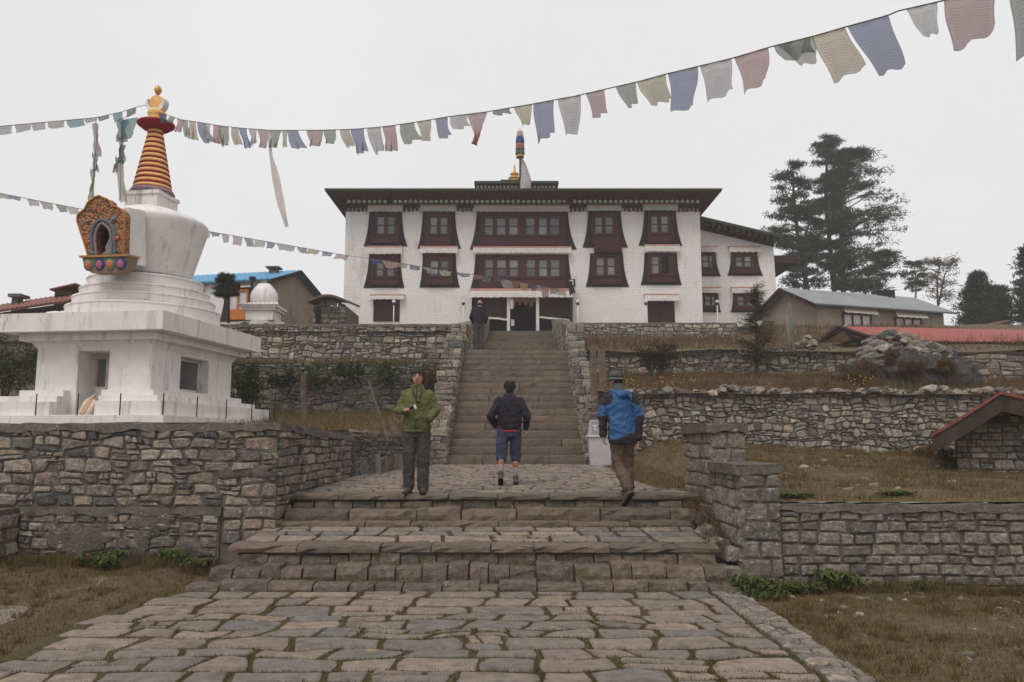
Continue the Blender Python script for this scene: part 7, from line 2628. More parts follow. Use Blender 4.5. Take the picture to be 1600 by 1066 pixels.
class Person:
    def __init__(s, label, P0, skin='skin', face=(0, 1), S=1.0):
        """P0 world foot point; local axes: x right, f towards the camera, z up"""
        s.P0 = Vector(P0)
        s.S = S
        s.t = thing('person', label, 'person', P0)
        s.skin = skin
        s.face = Vector((face[0], face[1], 0)).normalized()
        s.body = []
        s.bare = False
        s.hands = []

    def wpt(s, co):
        co = np.asarray(co)
        out = np.empty_like(co)
        out[:, 0] = s.P0.x + co[:, 0] * s.S
        out[:, 1] = s.P0.y - co[:, 1] * s.S
        out[:, 2] = s.P0.z + co[:, 2] * s.S
        return out

    def emit(s, name, co, faces, mats, parent=None, fn=None, smooth=True):
        W_ = s.wpt(co)
        faces = [tuple(reversed(f)) for f in faces]
        o = mesh_obj(name, W_, faces, [M[m] for m in (mats if isinstance(mats, (list, tuple)) else [mats])], parent or s.t, smooth)
        if fn:
            cs = [np.mean([co[i] for i in f], axis=0) for f in faces]
            o.data.polygons.foreach_set('material_index', [fn(c) for c in cs])
        return o

    def skin_parts(s, J):
        B = s.body
        h = Vector(J['head'])
        f = s.face
        yaw = math.atan2(-f.x, f.y)
        side = Vector((f.y, -f.x, 0))
        B.append(ell_mesh(h + Vector((0, 0, 0.025)), (0.080, 0.096, 0.100), yaw))
        B.append(ell_mesh(h + f * 0.022 + Vector((0, 0, -0.045)), (0.066, 0.074, 0.078), yaw))
        B.append(ell_mesh(h + f * 0.052 + Vector((0, 0, -0.092)), (0.030, 0.028, 0.024), yaw))
        B.append(cap_mesh(h + f * 0.088 + Vector((0, 0, 0.018)), h + f * 0.108 + Vector((0, 0, -0.022)), 0.010, 0.016, 10))
        for q in (-1, 1):
            B.append(ell_mesh(h + side * 0.079 * q - f * 0.005 + Vector((0, 0, -0.005)), (0.012, 0.022, 0.034), yaw))
            B.append(ell_mesh(h + side * 0.033 * q + f * 0.082 + Vector((0, 0, 0.030)), (0.024, 0.012, 0.009), yaw))
        n = Vector(J['neck'])
        B.append(cap_mesh(n - Vector((0, 0, 0.06)), h - Vector((0, 0, 0.06)) - f * 0.015, 0.062, 0.055))
        ch, pe = Vector(J['chest']), Vector(J['pelvis'])
        B.append(loft_mesh([(pe.x, pe.y, pe.z - 0.10, 0.10, 0.09), (pe.x, pe.y, pe.z, 0.155, 0.105), ((pe.x + ch.x) / 2, (pe.y + ch.y) / 2, (pe.z + ch.z) / 2, 0.135, 0.09), (ch.x, ch.y, ch.z, 0.16, 0.105), (n.x, n.y, n.z - 0.08, 0.13, 0.08), (n.x, n.y, n.z - 0.02, 0.06, 0.055)], yaw))
        for k in 'LR':
            sh, el, ha = (Vector(J[j + k]) for j in ('sh', 'el', 'ha'))
            B.append(cap_mesh(sh, el, 0.052, 0.042))
            B.append(cap_mesh(el, ha, 0.041, 0.028))
            hp_, kn, an, to = (Vector(J[j + k]) for j in ('hip', 'kn', 'an', 'toe'))
            B.append(cap_mesh(hp_, kn, 0.075, 0.05))
            mid = kn + (an - kn) * 0.3
            B.append(cap_mesh(kn, an, 0.050 if s.bare else 0.042, 0.036 if s.bare else 0.030))
            if s.bare:
                B.append(ell_mesh(mid - s.face * 0.018, (0.050, 0.054, 0.10)))
            B.append(cap_mesh(an - Vector((0, 0, 0.02)), an + (to - an) * 0.7, 0.034, 0.018))
        for hd in s.hands:
            B += hd
        co, fa = fuse(B, 0.0085, 2)
        s.bodyo = s.emit('body', co, fa, s.skin)
        eye = surf('eye_dark', [lin(30, 24, 22)], mott=0, bump=0) if 'eye' not in M else M['eye']
        M['eye'] = eye
        M['lip'] = M.get('lip') or surf('lips', [lin(136, 84, 78)], mott=0.1, bump=0)
        for q in (-1, 1):
            V, F = ell_mesh(h + side * 0.032 * q + f * 0.086 + Vector((0, 0, 0.012)), (0.014, 0.008, 0.0065), yaw)
            s.emit('eye', np.array([tuple(v) for v in V]), F, 'eye', s.bodyo)
            V, F = ell_mesh(h + side * 0.034 * q + f * 0.093 + Vector((0, 0, 0.034)), (0.022, 0.006, 0.005), yaw)
            s.emit('eyebrow', np.array([tuple(v) for v in V]), F, 'hair_dark', s.bodyo)
        V, F = ell_mesh(h + f * 0.091 + Vector((0, 0, -0.058)), (0.024, 0.008, 0.006), yaw)
        s.emit('mouth', np.array([tuple(v) for v in V]), F, 'lip', s.bodyo)

    def cloth(s, name, prims, mats, voxel=0.012, wr=0.007, ws=8.0, fn=None, seed=0.0, sm=3, parent=None):
        co, fa = fuse(prims, voxel, sm, wr, ws, seed)
        return s.emit(name, co, fa, mats, parent, fn)

    def shoe(s, an, toe, mat='boot', tall=0.08, flatten=True, nm='boot'):
        an, toe = Vector(an), Vector(toe)
        d = (toe - an)
        fl = Vector((d.x, d.y, 0)).normalized()
        dz = toe.z - (an.z - 0.07)
        heel = Vector((an.x, an.y, an.z - 0.055)) - fl * 0.035
        b = Vector((toe.x, toe.y, toe.z + 0.012))
        pr = [cap_mesh(heel, heel + (b - heel) * 0.55, 0.042, 0.045), cap_mesh(heel + (b - heel) * 0.5, b, 0.046, 0.034), cap_mesh(an, an + Vector((0, 0, tall)), 0.050, 0.050), cap_mesh(an - Vector((0, 0, 0.02)), heel + (b - heel) * 0.6, 0.048, 0.04)]
        o = s.cloth(nm, pr, mat, 0.009, 0.002, 14)
        # sole under it
        up_ = Vector((0, 0, 1))
        sd = (b - heel).normalized().cross(up_).normalized()
        nn = sd.cross((b - heel).normalized()).normalized()
        h2, b2 = heel - nn * 0.034, b - nn * 0.026
        s.emit('sole', np.array([tuple(v) for v in cap_mesh(h2 - (b - heel).normalized() * 0.005, b2 + (b - heel).normalized() * 0.01, 0.046, 0.046, 16, sq=(nn, 0.36))[0]]), cap_mesh(h2, b2, 0.046, 0.046, 16)[1], 'sole', o)


def sleeve(sh, el, ha, r=(0.070, 0.064, 0.055), cut=1.0):
    sh, el, ha = Vector(sh), Vector(el), Vector(ha)
    e = el + (ha - el) * cut
    return [cap_mesh(sh, el, r[0], r[1]), cap_mesh(el, e, r[1], r[2])]


def legs(hp_, kn, an, r=(0.105, 0.085, 0.07), cut=1.0, bag=0.012):
    hp_, kn, an = Vector(hp_), Vector(kn), Vector(an)
    e = kn + (an - kn) * cut
    return [cap_mesh(hp_, kn, r[0], r[1]), cap_mesh(kn, e, r[1], r[2])]


# ---- man in the green jacket
P0 = at(650, 768, 11.55)
P0.z = 0.912
g = Person('man in a green jacket and grey beanie facing the camera, holding a small camera', P0, 'skin_ruddy', (0.05, 1))
J = dict(head=(0.005, 0.03, 1.665), neck=(0, 0, 1.53), chest=(0, 0, 1.30), pelvis=(0, 0, 0.95), shL=(-0.170, 0, 1.405), elL=(-0.262, 0.0, 1.18), haL=(-0.14, 0.235, 1.17), shR=(0.170, 0, 1.405), elR=(0.272, -0.02, 1.19), haR=(0.175, 0.05, 1.07),
         hipL=(-0.095, 0, 0.92), knL=(-0.105, 0.02, 0.50), anL=(-0.105, -0.01, 0.10), toeL=(-0.135, 0.15, 0.035), hipR=(0.095, 0, 0.92), knR=(0.10, 0.02, 0.50), anR=(0.10, -0.01, 0.10), toeR=(0.115, 0.15, 0.035))
g.hands = [hand((-0.125, 0.25, 1.175), (0.85, 0.45, 0.12), (0.1, 0.2, 1), 1, 0.55), hand((0.165, 0.05, 1.06), (-0.5, 0.1, -0.7), (-1, -0.4, 0), 1, 0.3)]
g.skin_parts(J)
tor = loft_mesh([(0, 0, 0.875, 0.188, 0.135), (0, 0, 0.90, 0.200, 0.145), (0, 0.01, 1.0, 0.198, 0.148), (0, 0.012, 1.15, 0.195, 0.145), (0, 0.005, 1.30, 0.205, 0.142), (0, 0, 1.40, 0.190, 0.122), (0, 0, 1.46, 0.135, 0.10), (0, 0.005, 1.51, 0.092, 0.088), (0, 0.01, 1.555, 0.088, 0.086)])
jk = g.cloth('jacket', [tor] + sleeve(J['shL'], J['elL'], J['haL'], cut=0.86) + sleeve(J['shR'], J['elR'], (0.195, 0.11, 1.06), (0.070, 0.066, 0.058), cut=0.98), 'green_cloth', 0.010, 0.017, 11, seed=3)
M['zip'] = surf('dark_zip', [lin(52, 58, 34)], mott=0.1, bump=0)
zp_ = [(0.0, 0.140 + 0.012 * math.sin(z * 9), z) for z in (0.90, 1.0, 1.1, 1.2, 1.3, 1.4)] + [(0.0, 0.112, 1.47), (0.0, 0.097, 1.54)]
zp_ = [(x, f + 0.012, z) for x, f, z in zp_]
mb = MB().tube(zp_, 0.006, 5)
g.emit('zip', np.array(mb.v), mb.f, 'zip', jk)
mb = MB().tube([(-0.07, 0.10, 1.50), (-0.03, 0.150, 1.38), (0.01, 0.165, 1.31), (0.04, 0.160, 1.30), (0.06, 0.15, 1.34), (0.07, 0.10, 1.50)], 0.006, 5)
g.emit('neck_strap', np.array(mb.v), mb.f, 'black_cloth')
mb = MB().ball((0.03, 0.165, 1.295), (0.035, 0.018, 0.016), 10, 6)
g.emit('strap_pouch', np.array(mb.v), mb.f, 'black_cloth')
hem = loft_mesh([(0, 0, 0.865, 0.192, 0.140), (0, 0, 0.905, 0.198, 0.146)], 0, 28)
g.emit('jacket_hem', np.array([tuple(v) for v in hem[0]]), hem[1], 'green_cloth', jk)
g.cloth('trousers', legs(J['hipL'], J['knL'], J['anL'], (0.108, 0.09, 0.082), 1.0) + legs(J['hipR'], J['knR'], J['anR'], (0.108, 0.09, 0.082), 1.0) + [loft_mesh([(0, 0, 0.80, 0.14, 0.11), (0, 0, 0.90, 0.178, 0.125), (0, 0, 0.99, 0.165, 0.115)])], 'char_cloth', 0.011, 0.014, 10, seed=8)
g.shoe(J['anL'], J['toeL'])
g.shoe(J['anR'], J['toeR'])
hb_ = loft_mesh([(0.005, -0.016, 1.64, 0.098, 0.092), (0.005, 0.006, 1.693, 0.102, 0.110), (0.005, 0.016, 1.718, 0.105, 0.120), (0.005, 0.008, 1.77, 0.098, 0.110), (0.005, 0.0, 1.815, 0.068, 0.08), (0.005, 0.0, 1.83, 0.02, 0.03)], 0, 24)
sb = [ell_mesh((0.005 + q * 0.088, -0.018, 1.64), (0.022, 0.042, 0.056)) for q in (-1, 1)]
g.cloth('beanie', [hb_] + sb, 'beanie', 0.008, 0.003, 16)
cm_ = thing('compact_camera', 'small silver camera in the hand of the green-jacketed man', 'camera', g.P0 + Vector((-0.03, -0.33, 1.19)))
c0 = g.P0 + Vector((-0.025, -0.325, 1.205))
fcam = Frame(c0, Vector((0.9, -0.1, 0.35)), Vector((-0.35, 0.0, 0.9)), Vector((0.1, -1, 0)))
MB().fbox(fcam, -0.052, 0.052, -0.03, 0.03, -0.014, 0.014).build('camera_body', surf('silver_plastic', [lin(120, 118, 116)], mott=0.1, bump=0, rough=0.4), cm_)
MB().fbox(fcam, 0.022, 0.054, -0.028, 0.031, 0.0142, 0.018).build('camera_grip', M['white_paint'], cm_)
MB().fbox(fcam, -0.045, 0.018, -0.024, 0.024, 0.0142, 0.0165).build('camera_front', M['dark'], cm_)

# ---- man in navy jacket and shorts walking to the stairs
P0 = at(796, 757, 13.3)
P0.z = z_ter(13.3) + 0.008
n_ = Person('man in a navy jacket and blue shorts walking away towards the stairs', P0, 'skin_ruddy', (0.0, -1), 0.985)
J = dict(head=(0.005, -0.09, 1.605), neck=(0, -0.03, 1.49), chest=(0, -0.01, 1.27), pelvis=(0, 0.01, 0.92), shL=(-0.185, -0.01, 1.385), elL=(-0.310, 0.04, 1.13), haL=(-0.235, -0.10, 0.96), shR=(0.185, -0.01, 1.382), elR=(0.295, 0.05, 1.12), haR=(0.275, -0.02, 0.925),
         hipL=(-0.10, 0.01, 0.90), knL=(-0.135, 0.02, 0.49), anL=(-0.145, 0.13, 0.165), toeL=(-0.145, 0.02, 0.02), hipR=(0.10, 0, 0.90), knR=(0.105, -0.10, 0.49), anR=(0.105, -0.08, 0.10), toeR=(0.115, -0.25, 0.035))
n_.hands = [hand((0.275, -0.02, 0.925), (0.0, -0.15, -1), (-1, 0.1, 0), -1, 0.5), hand((-0.235, -0.10, 0.96), (0.35, -0.3, -0.8), (1, -0.2, 0), 1, 0.6)]
n_.bare = True
n_.skin_parts(J)
tor = loft_mesh([(0, 0.01, 0.89, 0.165, 0.125), (0, 0.01, 0.93, 0.195, 0.15), (0, 0.012, 1.02, 0.205, 0.155), (0, 0.0, 1.2, 0.205, 0.145), (0, -0.01, 1.33, 0.212, 0.14), (0, -0.015, 1.41, 0.195, 0.115), (0, -0.02, 1.465, 0.12, 0.09), (0, -0.03, 1.50, 0.082, 0.078), (0, -0.04, 1.53, 0.076, 0.074)])
n_.cloth('jacket', [tor] + sleeve(J['shL'], J['elL'], J['haL'], (0.072, 0.072, 0.05), 0.98) + sleeve(J['shR'], J['elR'], J['haR'], (0.072, 0.072, 0.05), 0.96), 'navy_cloth', 0.010, 0.017, 11, seed=13)
rs = loft_mesh([(0, 0.012, 0.865, 0.168, 0.128), (0, 0.012, 0.90, 0.172, 0.134)], 0, 28)
n_.emit('shirt', np.array([tuple(v) for v in rs[0]]), rs[1], 'red_cloth')
n_.cloth('shorts', legs(J['hipL'], J['knL'], J['anL'], (0.11, 0.098, 0.088), 0.16) + legs(J['hipR'], J['knR'], J['anR'], (0.11, 0.098, 0.088), 0.16) + [loft_mesh([(0, 0.01, 0.78, 0.13, 0.11), (0, 0.01, 0.87, 0.17, 0.13), (0, 0.01, 0.95, 0.16, 0.12)])], 'short_cloth', 0.0105, 0.013, 10, seed=21)
for k in 'LR':
    kn, an = Vector(J['kn' + k]), Vector(J['an' + k])
    n_.cloth('sock', [cap_mesh(kn + (an - kn) * 0.66, an + Vector((0, 0, 0.01)), 0.047, 0.046)], 'sock', 0.008, 0.003, 20)
    n_.shoe(J['an' + k], J['toe' + k], tall=0.03, nm='shoe')
hr_ = [ell_mesh((0.005, -0.075, 1.645), (0.088, 0.104, 0.092)), ell_mesh((0.005, -0.03, 1.595), (0.078, 0.05, 0.085)), ell_mesh((-0.04, -0.07, 1.70), (0.045, 0.06, 0.035)), ell_mesh((0.05, -0.06, 1.70), (0.04, 0.06, 0.035)), ell_mesh((0.075, -0.08, 1.64), (0.03, 0.05, 0.06)), ell_mesh((-0.07, -0.08, 1.64), (0.03, 0.05, 0.06))]
n_.cloth('hair', hr_, 'hair_dark', 0.008, 0.008, 26, sm=1)

# ---- man in the blue jacket and hat stepping up on the right
P0 = at(974, 772, 11.42)
P0.z = 0.925
b_ = Person('man in a blue and black jacket and grey brimmed hat stepping up onto the terrace', P0, 'skin_ruddy', (-0.55, -0.83))
J = dict(head=(-0.075, -0.055, 1.585), neck=(-0.045, -0.01, 1.455), chest=(-0.02, 0.0, 1.22), pelvis=(0, 0.01, 0.87), shL=(-0.195, -0.09, 1.365), elL=(-0.265, -0.07, 1.10), haL=(-0.262, -0.09, 0.815), shR=(0.150, 0.085, 1.355), elR=(0.225, 0.10, 1.09), haR=(0.215, 0.06, 0.76),
         hipL=(-0.085, 0.0, 0.85), knL=(-0.065, -0.02, 0.42), anL=(0.045, 0.20, 0.075), toeL=(-0.02, 0.095, -0.155), hipR=(0.085, 0.02, 0.85), knR=(0.075, -0.10, 0.45), anR=(0.095, -0.08, 0.095), toeR=(0.05, -0.235, 0.035))
b_.hands = [hand((-0.262, -0.09, 0.815), (0.02, -0.12, -1), (1, 0, 0), 1, 0.55), hand((0.215, 0.06, 0.76), (-0.1, -0.12, -1), (-1, 0.2, 0), -1, 0.5)]
b_.skin_parts(J)
yw = -0.42
tor = loft_mesh([(0.0, 0.01, 0.70, 0.205, 0.16), (0.0, 0.012, 0.74, 0.215, 0.165), (0.0, 0.015, 0.90, 0.21, 0.162), (-0.012, 0.01, 1.08, 0.205, 0.152), (-0.022, 0.0, 1.25, 0.212, 0.148), (-0.03, -0.005, 1.36, 0.200, 0.125), (-0.038, -0.01, 1.42, 0.13, 0.10), (-0.045, -0.015, 1.465, 0.088, 0.086), (-0.05, -0.02, 1.50, 0.082, 0.082)], yw)
def bluefn(c):
    x, f, z = c
    arm = abs(x + 0.02) > 0.178 + 0.035 * (1.4 - z)
    if z < 0.80 + 0.05 * math.sin(x * 9):
        return 1
    if (x < -0.19 or x > 0.165) and z < 1.375:
        return 0 if 1.09 < z < 1.235 else 1
    if z > 1.26 and (x < -0.15 or x > 0.12):
        return 1
    return 0
b_.cloth('jacket', [tor] + sleeve(J['shL'], J['elL'], J['haL'], (0.075, 0.072, 0.060), 0.95) + sleeve(J['shR'], J['elR'], J['haR'], (0.075, 0.072, 0.060), 0.95), ['blue_cloth', 'black_cloth'], 0.010, 0.018, 11, fn=bluefn, seed=33)
hood = [cap_mesh((-0.13, 0.03, 1.435), (-0.03, 0.135, 1.375), 0.042, 0.05), cap_mesh((-0.03, 0.135, 1.375), (0.085, 0.09, 1.405), 0.05, 0.04), cap_mesh((-0.06, 0.10, 1.40), (0.05, 0.10, 1.40), 0.05, 0.045)]
b_.cloth('hood', hood, 'blue_cloth', 0.009, 0.008, 11, seed=3)
b_.cloth('collar', [cap_mesh((-0.05, 0.015, 1.43), (-0.055, -0.01, 1.495), 0.092, 0.085)], surf and 'hat', 0.009, 0.003, 9)
b_.cloth('trousers', legs(J['hipL'], J['knL'], J['anL'], (0.112, 0.092, 0.078), 0.93) + legs(J['hipR'], J['knR'], J['anR'], (0.112, 0.092, 0.08), 0.98) + [loft_mesh([(0, 0.01, 0.74, 0.14, 0.12), (0, 0.01, 0.84, 0.178, 0.135), (0, 0.01, 0.94, 0.165, 0.125)], yw)], 'brown_cloth', 0.011, 0.015, 10, seed=41)
b_.shoe(J['anL'], J['toeL'], tall=0.05)
b_.shoe(J['anR'], J['toeR'], tall=0.05)
hd = Vector(J['head'])
brim = loft_mesh([(hd.x, hd.y + 0.01, hd.z + 0.012, 0.142, 0.150), (hd.x, hd.y + 0.01, hd.z + 0.022, 0.138, 0.146), (hd.x, hd.y + 0.01, hd.z + 0.05, 0.102, 0.112), (hd.x, hd.y + 0.01, hd.z + 0.09, 0.098, 0.108), (hd.x, hd.y + 0.01, hd.z + 0.13, 0.090, 0.098), (hd.x, hd.y + 0.01, hd.z + 0.142, 0.06, 0.07)], 0, 28)
ht = b_.cloth('hat', [brim], 'hat', 0.007, 0.004, 14)
bd = loft_mesh([(hd.x, hd.y + 0.01, hd.z + 0.052, 0.106, 0.116), (hd.x, hd.y + 0.01, hd.z + 0.072, 0.103, 0.113)], 0, 28)
b_.emit('hat_band', np.array([tuple(v) for v in bd[0]]), bd[1], 'black_cloth', ht)
b_.cloth('hair', [ell_mesh((hd.x + 0.03, hd.y + 0.045, hd.z - 0.01), (0.066, 0.06, 0.07))], 'hair_dark', 0.008, 0.005, 26, sm=1)

# ---- man in black at the head of the stairs
P0 = at(748, 548.5, 26.95)
P0.z = LZ
k_ = Person('balding man in a black jacket standing at the head of the stairs, seen from behind', P0, 'skin_ruddy', (0.1, -1))
J = dict(head=(0.03, -0.03, 1.635), neck=(0.02, -0.01, 1.50), chest=(0.01, 0, 1.28), pelvis=(0, 0, 0.94), shL=(-0.19, 0, 1.43), elL=(-0.27, 0.02, 1.15), haL=(-0.19, -0.13, 0.98), shR=(0.20, 0, 1.43), elR=(0.27, 0.02, 1.16), haR=(0.20, -0.13, 1.0),
         hipL=(-0.09, 0, 0.92), knL=(-0.085, 0, 0.5), anL=(-0.07, 0.02, 0.10), toeL=(-0.09, -0.14, 0.035), hipR=(0.09, 0, 0.92), knR=(0.085, 0, 0.5), anR=(0.085, 0.02, 0.10), toeR=(0.11, -0.14, 0.035))
k_.hands = [hand(J['haL'], (0.3, -0.6, -0.5), (1, 0, 0), 1, 0.5), hand(J['haR'], (-0.3, -0.6, -0.5), (-1, 0, 0), -1, 0.5)]
k_.skin_parts(J)
tor = loft_mesh([(0, 0, 0.90, 0.17, 0.13), (0, 0, 1.0, 0.185, 0.14), (0.005, 0, 1.2, 0.20, 0.14), (0.01, 0, 1.36, 0.205, 0.13), (0.012, 0, 1.44, 0.18, 0.105), (0.018, 0, 1.50, 0.085, 0.08), (0.02, 0, 1.535, 0.075, 0.074)])
k_.cloth('jacket', [tor] + sleeve(J['shL'], J['elL'], J['haL']) + sleeve(J['shR'], J['elR'], J['haR']), 'navy_cloth', 0.014, 0.008, 8)
k_.cloth('trousers', legs(J['hipL'], J['knL'], J['anL']) + legs(J['hipR'], J['knR'], J['anR']) + [loft_mesh([(0, 0, 0.80, 0.14, 0.11), (0, 0, 0.90, 0.17, 0.125), (0, 0, 0.99, 0.16, 0.115)])], 'char_cloth', 0.014, 0.009, 8)
for q in 'LR':
    k_.shoe(J['an' + q], J['toe' + q])
k_.cloth('hair', [ell_mesh((0.03, -0.005, 1.62), (0.080, 0.075, 0.055))], 'hair_dark', 0.01, 0.004, 26, sm=1)

# ================================================================== rubbish bin with a swing lid
YBn = 19.55
bx0, bx1 = at(920, 700, YBn).x, at(920, 700, YBn).x + 0.60
bz = z_ter(YBn) - 0.01
bin_ = thing('rubbish_bin', 'grey plastic rubbish bin with a lettered swing lid beside the right stair wall', 'bin', ((bx0 + bx1) / 2, YBn, bz))
M['bin'] = surf('grey_bin_plastic', [lin(176, 170, 172), lin(188, 182, 184)], pscale=2, mott=0.1, mscale=6, bump=0.1, rough=0.55, over=[(lin(140, 122, 112), 5, 0.63, 0.75, (1, 1, 0.4))])
M['bin_flap'] = surf('bin_flap_plastic', [lin(142, 136, 140)], mott=0.1, bump=0.1, rough=0.5)
zl = at(930, 683, YBn).z
zt2 = at(930, 656, YBn).z


def taper_box(mb, x0, x1, y0, y1, z0, z1, i0, i1):
    V = []
    for z, q in ((z0, i0), (z1, i1)):
        V += [(x0 + q, y0 + q, z), (x1 - q, y0 + q, z), (x1 - q, y1 - q, z), (x0 + q, y1 - q, z)]
    return mb.add(V, [(3, 2, 1, 0), (4, 5, 6, 7), (0, 1, 5, 4), (1, 2, 6, 5), (2, 3, 7, 6), (3, 0, 4, 7)])


taper_box(MB(), bx0, bx1, YBn, YBn + 0.5, bz, zl, 0.055, 0.0).build('bin_body', M['bin'], bin_)
taper_box(MB(), bx0 - 0.04, bx1 + 0.04, YBn - 0.04, YBn + 0.54, zl + 0.002, zl + 0.05, 0.0, 0.01).build('lid_rim', M['bin'], bin_)
taper_box(MB(), bx0, bx1, YBn, YBn + 0.5, zl + 0.052, zt2, 0.015, 0.06).build('lid', M['bin'], bin_)
sg = Frame((bx0 + 0.04, YBn + 0.022, zl + 0.07), (1, 0, 0), (0, 0.11, 1), (0, -1, 0.11))
fp_ = MB().fbox(sg, 0.03, 0.48, 0.0, zt2 - zl - 0.09, 0.004, 0.016).build('swing_flap', M['bin_flap'], bin_)
cu = bpy.data.curves.new('lettering', 'FONT')
cu.body = 'T.M'
cu.size = 0.19
cu.extrude = 0.003
cu.offset = 0.004
tf_ = bpy.data.objects.new('tmp_text', cu)
TMP.collection.objects.link(tf_)
TMP.view_layers[0].update()
lm = bpy.data.meshes.new_from_object(tf_.evaluated_get(TMP.view_layers[0].depsgraph))
bpy.data.objects.remove(tf_)
bpy.data.scenes.remove(TMP)
lm.materials.clear()
lm.materials.append(M['white_paint'])
to = bpy.data.objects.new('lettering', lm)
link(to, fp_, sg.p(0.06, 0.085, 0.021))
to.rotation_euler = (R(84), 0, 0)

# posts and planks
for (a, b, Y, r, nm, lb) in (((475, 668), (474, 586), 17.2, 0.065, 'wooden_post', 'weathered wooden post on the bank right of the chorten'), ((423, 652), (423, 607), 20.5, 0.035, 'wooden_post', 'thin grey post behind the chorten corner'),
                             ((601, 674), (576, 595), 17.0, 0.034, 'leaning_pole', 'thin pole leaning left of the green-jacketed man'), ((931, 655), (926, 541), 21.6, 0.10, 'leaning_plank', 'left of two old planks leaning on the right stair wall'), ((947, 655), (939, 545), 21.5, 0.11, 'leaning_plank', 'right of two old planks leaning on the right stair wall')):
    p, q = at(a[0], a[1], Y), at(b[0], b[1], Y + (0.3 if 'lean' in nm else 0))
    p = p + (p - q).normalized() * 0.25
    mb = MB()
    m1 = p + (q - p) * 0.35 + Vector((0.012, 0, 0))
    m2 = p + (q - p) * 0.7 + Vector((-0.01, 0.01, 0))
    if 'plank' in nm:
        d = (q - p)
        V = []
        for t, s in ((0, 1), (0.3, 1.05), (0.65, 0.95), (1, 0.9)):
            c = p + d * t + Vector((0.02 * math.sin(t * 9), 0, 0))
            V += [c + Vector((-r * s, 0, 0)), c + Vector((r * s, 0.01, 0)), c + Vector((r * s, 0.05, 0)), c + Vector((-r * s, 0.05, 0))]
        F = [(0, 1, 2, 3), (15, 14, 13, 12)]
        for i in range(3):
            for j in range(4):
                F.append((i * 4 + j, i * 4 + (j + 1) % 4, i * 4 + 4 + (j + 1) % 4, i * 4 + 4 + j))
        mb.add(V, F)
    else:
        mb.tube([p, m1, m2, q], [r * 1.05, r, r * 0.95, r * 0.85], 7)
    o = mb.build(nm, M['wood'], None)
    o['kind'] = 'thing'
    tag(o, lb, 'plank' if 'plank' in nm else 'post' if 'post' in nm else 'pole')
# pale cloth flag on a pole beside the clay house
pf = at(1237, 540, 28.2)
pl = thing('prayer_flag_pole', 'tall thin pole with a limp grey-green flag beside the clay house', 'flag pole', pf)
MB().tube([(pf.x, 28.2, 4.6), (pf.x - 0.05, 28.2, at(1234, 462, 28.2).z)], 0.03, 7).build('pole', M['wood'], pl)
V, F = [], []
for j in range(13):
    t = j / 12
    c = at(1233 + 1.5 * t, 470 + 66 * t, 28.15)
    wd_t = (4 + 7 * math.sin(math.pi * min(1, t * 1.15))) / FPX * 28
    for i in range(5):
        s = i / 4
        V.append((c.x - 0.02 + wd_t * (s - 0.35), c.y + 0.05 * math.sin(7 * s + 3 * t), c.z))
for j in range(12):
    for i in range(4):
        q = j * 5 + i
        F.append((q, q + 1, q + 6, q + 5))
M['pale_flag'] = flagmat('flag_greygreen', (160, 172, 168))
o = mesh_obj('flag', V, F, M['pale_flag'], pl, True)
o.data.uv_layers.new(name='UVMap')

# ================================================================== grass, weeds, joint moss
rg = np.random.default_rng(5)


def scatter(n, x0, x1, y0, y1, zf, keep=None, patch_s=0.9, thr=-0.25):
    xs, ys = rg.uniform(x0, x1, n), rg.uniform(y0, y1, n)
    out = []
    for x, y in zip(xs, ys):
        if keep and not keep(x, y):
            continue
        if mnoise.noise((x * patch_s, y * patch_s, 2.0)) < thr + rg.uniform(-0.15, 0.15):
            continue
        out.append((x, y, zf(x, y) - 0.004))
    return np.array(out)


def tufts(n, per, spread, *a, **k):
    """clumps: each scattered point becomes a tuft of blades"""
    P = scatter(n, *a, **k)
    if len(P) == 0:
        return P
    Q = np.repeat(P, per, 0)
    Q[:, :2] += rg.normal(size=(len(Q), 2)) * spread
    return Q


Vs, Fs, off = [], [], 0


def acc(P, h, wd, lean=0.8, hv=0.5):
    global off
    if len(P) == 0:
        return
    V, F = blades(P, h, wd, rg, lean, hv)
    Vs.append(V)
    Fs.append(F + off)
    off += len(V)


def flush(name, mat, label, cat):
    global Vs, Fs, off
    o = np_mesh(name, np.concatenate(Vs), np.concatenate(Fs), M[mat])
    stuff(o)
    tag(o, label, cat)
    Vs, Fs, off = [], [], 0
    return o


path_left = lambda y: -3.62 - 0.30 * (9.0 - y) / 3
acc(scatter(26000, 2.5, 9.0, 5.0, 9.6, z_low), 0.04, 0.009)
acc(scatter(24000, -9.0, -3.5, 5.0, 10.7, z_low, lambda x, y: x < path_left(y) + 0.15 and not (x < -5.2 and y < 8.2 and mnoise.noise((x * 0.7, y * 0.9, 5)) > -0.1)), 0.04, 0.009)
acc(tufts(420, 26, 0.035, 2.55, 9.0, 5.0, 9.6, z_low, thr=-0.1), 0.075, 0.009, 1.1)
acc(tufts(380, 26, 0.035, -9.0, -3.7, 5.0, 10.7, z_low, lambda x, y: x < path_left(y) - 0.1 and not (x < -4.9 and y < 8.3), thr=-0.1), 0.075, 0.009, 1.1)
acc(tufts(160, 26, 0.04, 2.55, 9.0, 9.1, 9.6, z_low, thr=-0.5), 0.12, 0.009, 0.9)
acc(tufts(160, 26, 0.04, -6.4, -3.5, 10.2, 10.72, z_low, thr=-0.5), 0.12, 0.009, 0.9)
flush('dry_lawn', 'grass', 'short dry lawn grass either side of the flagstone path', 'grass')
acc(scatter(46000, 2.4, 13.5, 9.75, 20.4, z_slope, lambda x, y: not (2.6 < x < 3.2 and y < 12.5) and not (y < 10.0 and x < 3.2) and x > 2.35 + 0.3 * mnoise.noise((y, 2, 2)) + (0.3 if y < 12.5 else 0), thr=-0.4), 0.055, 0.009)
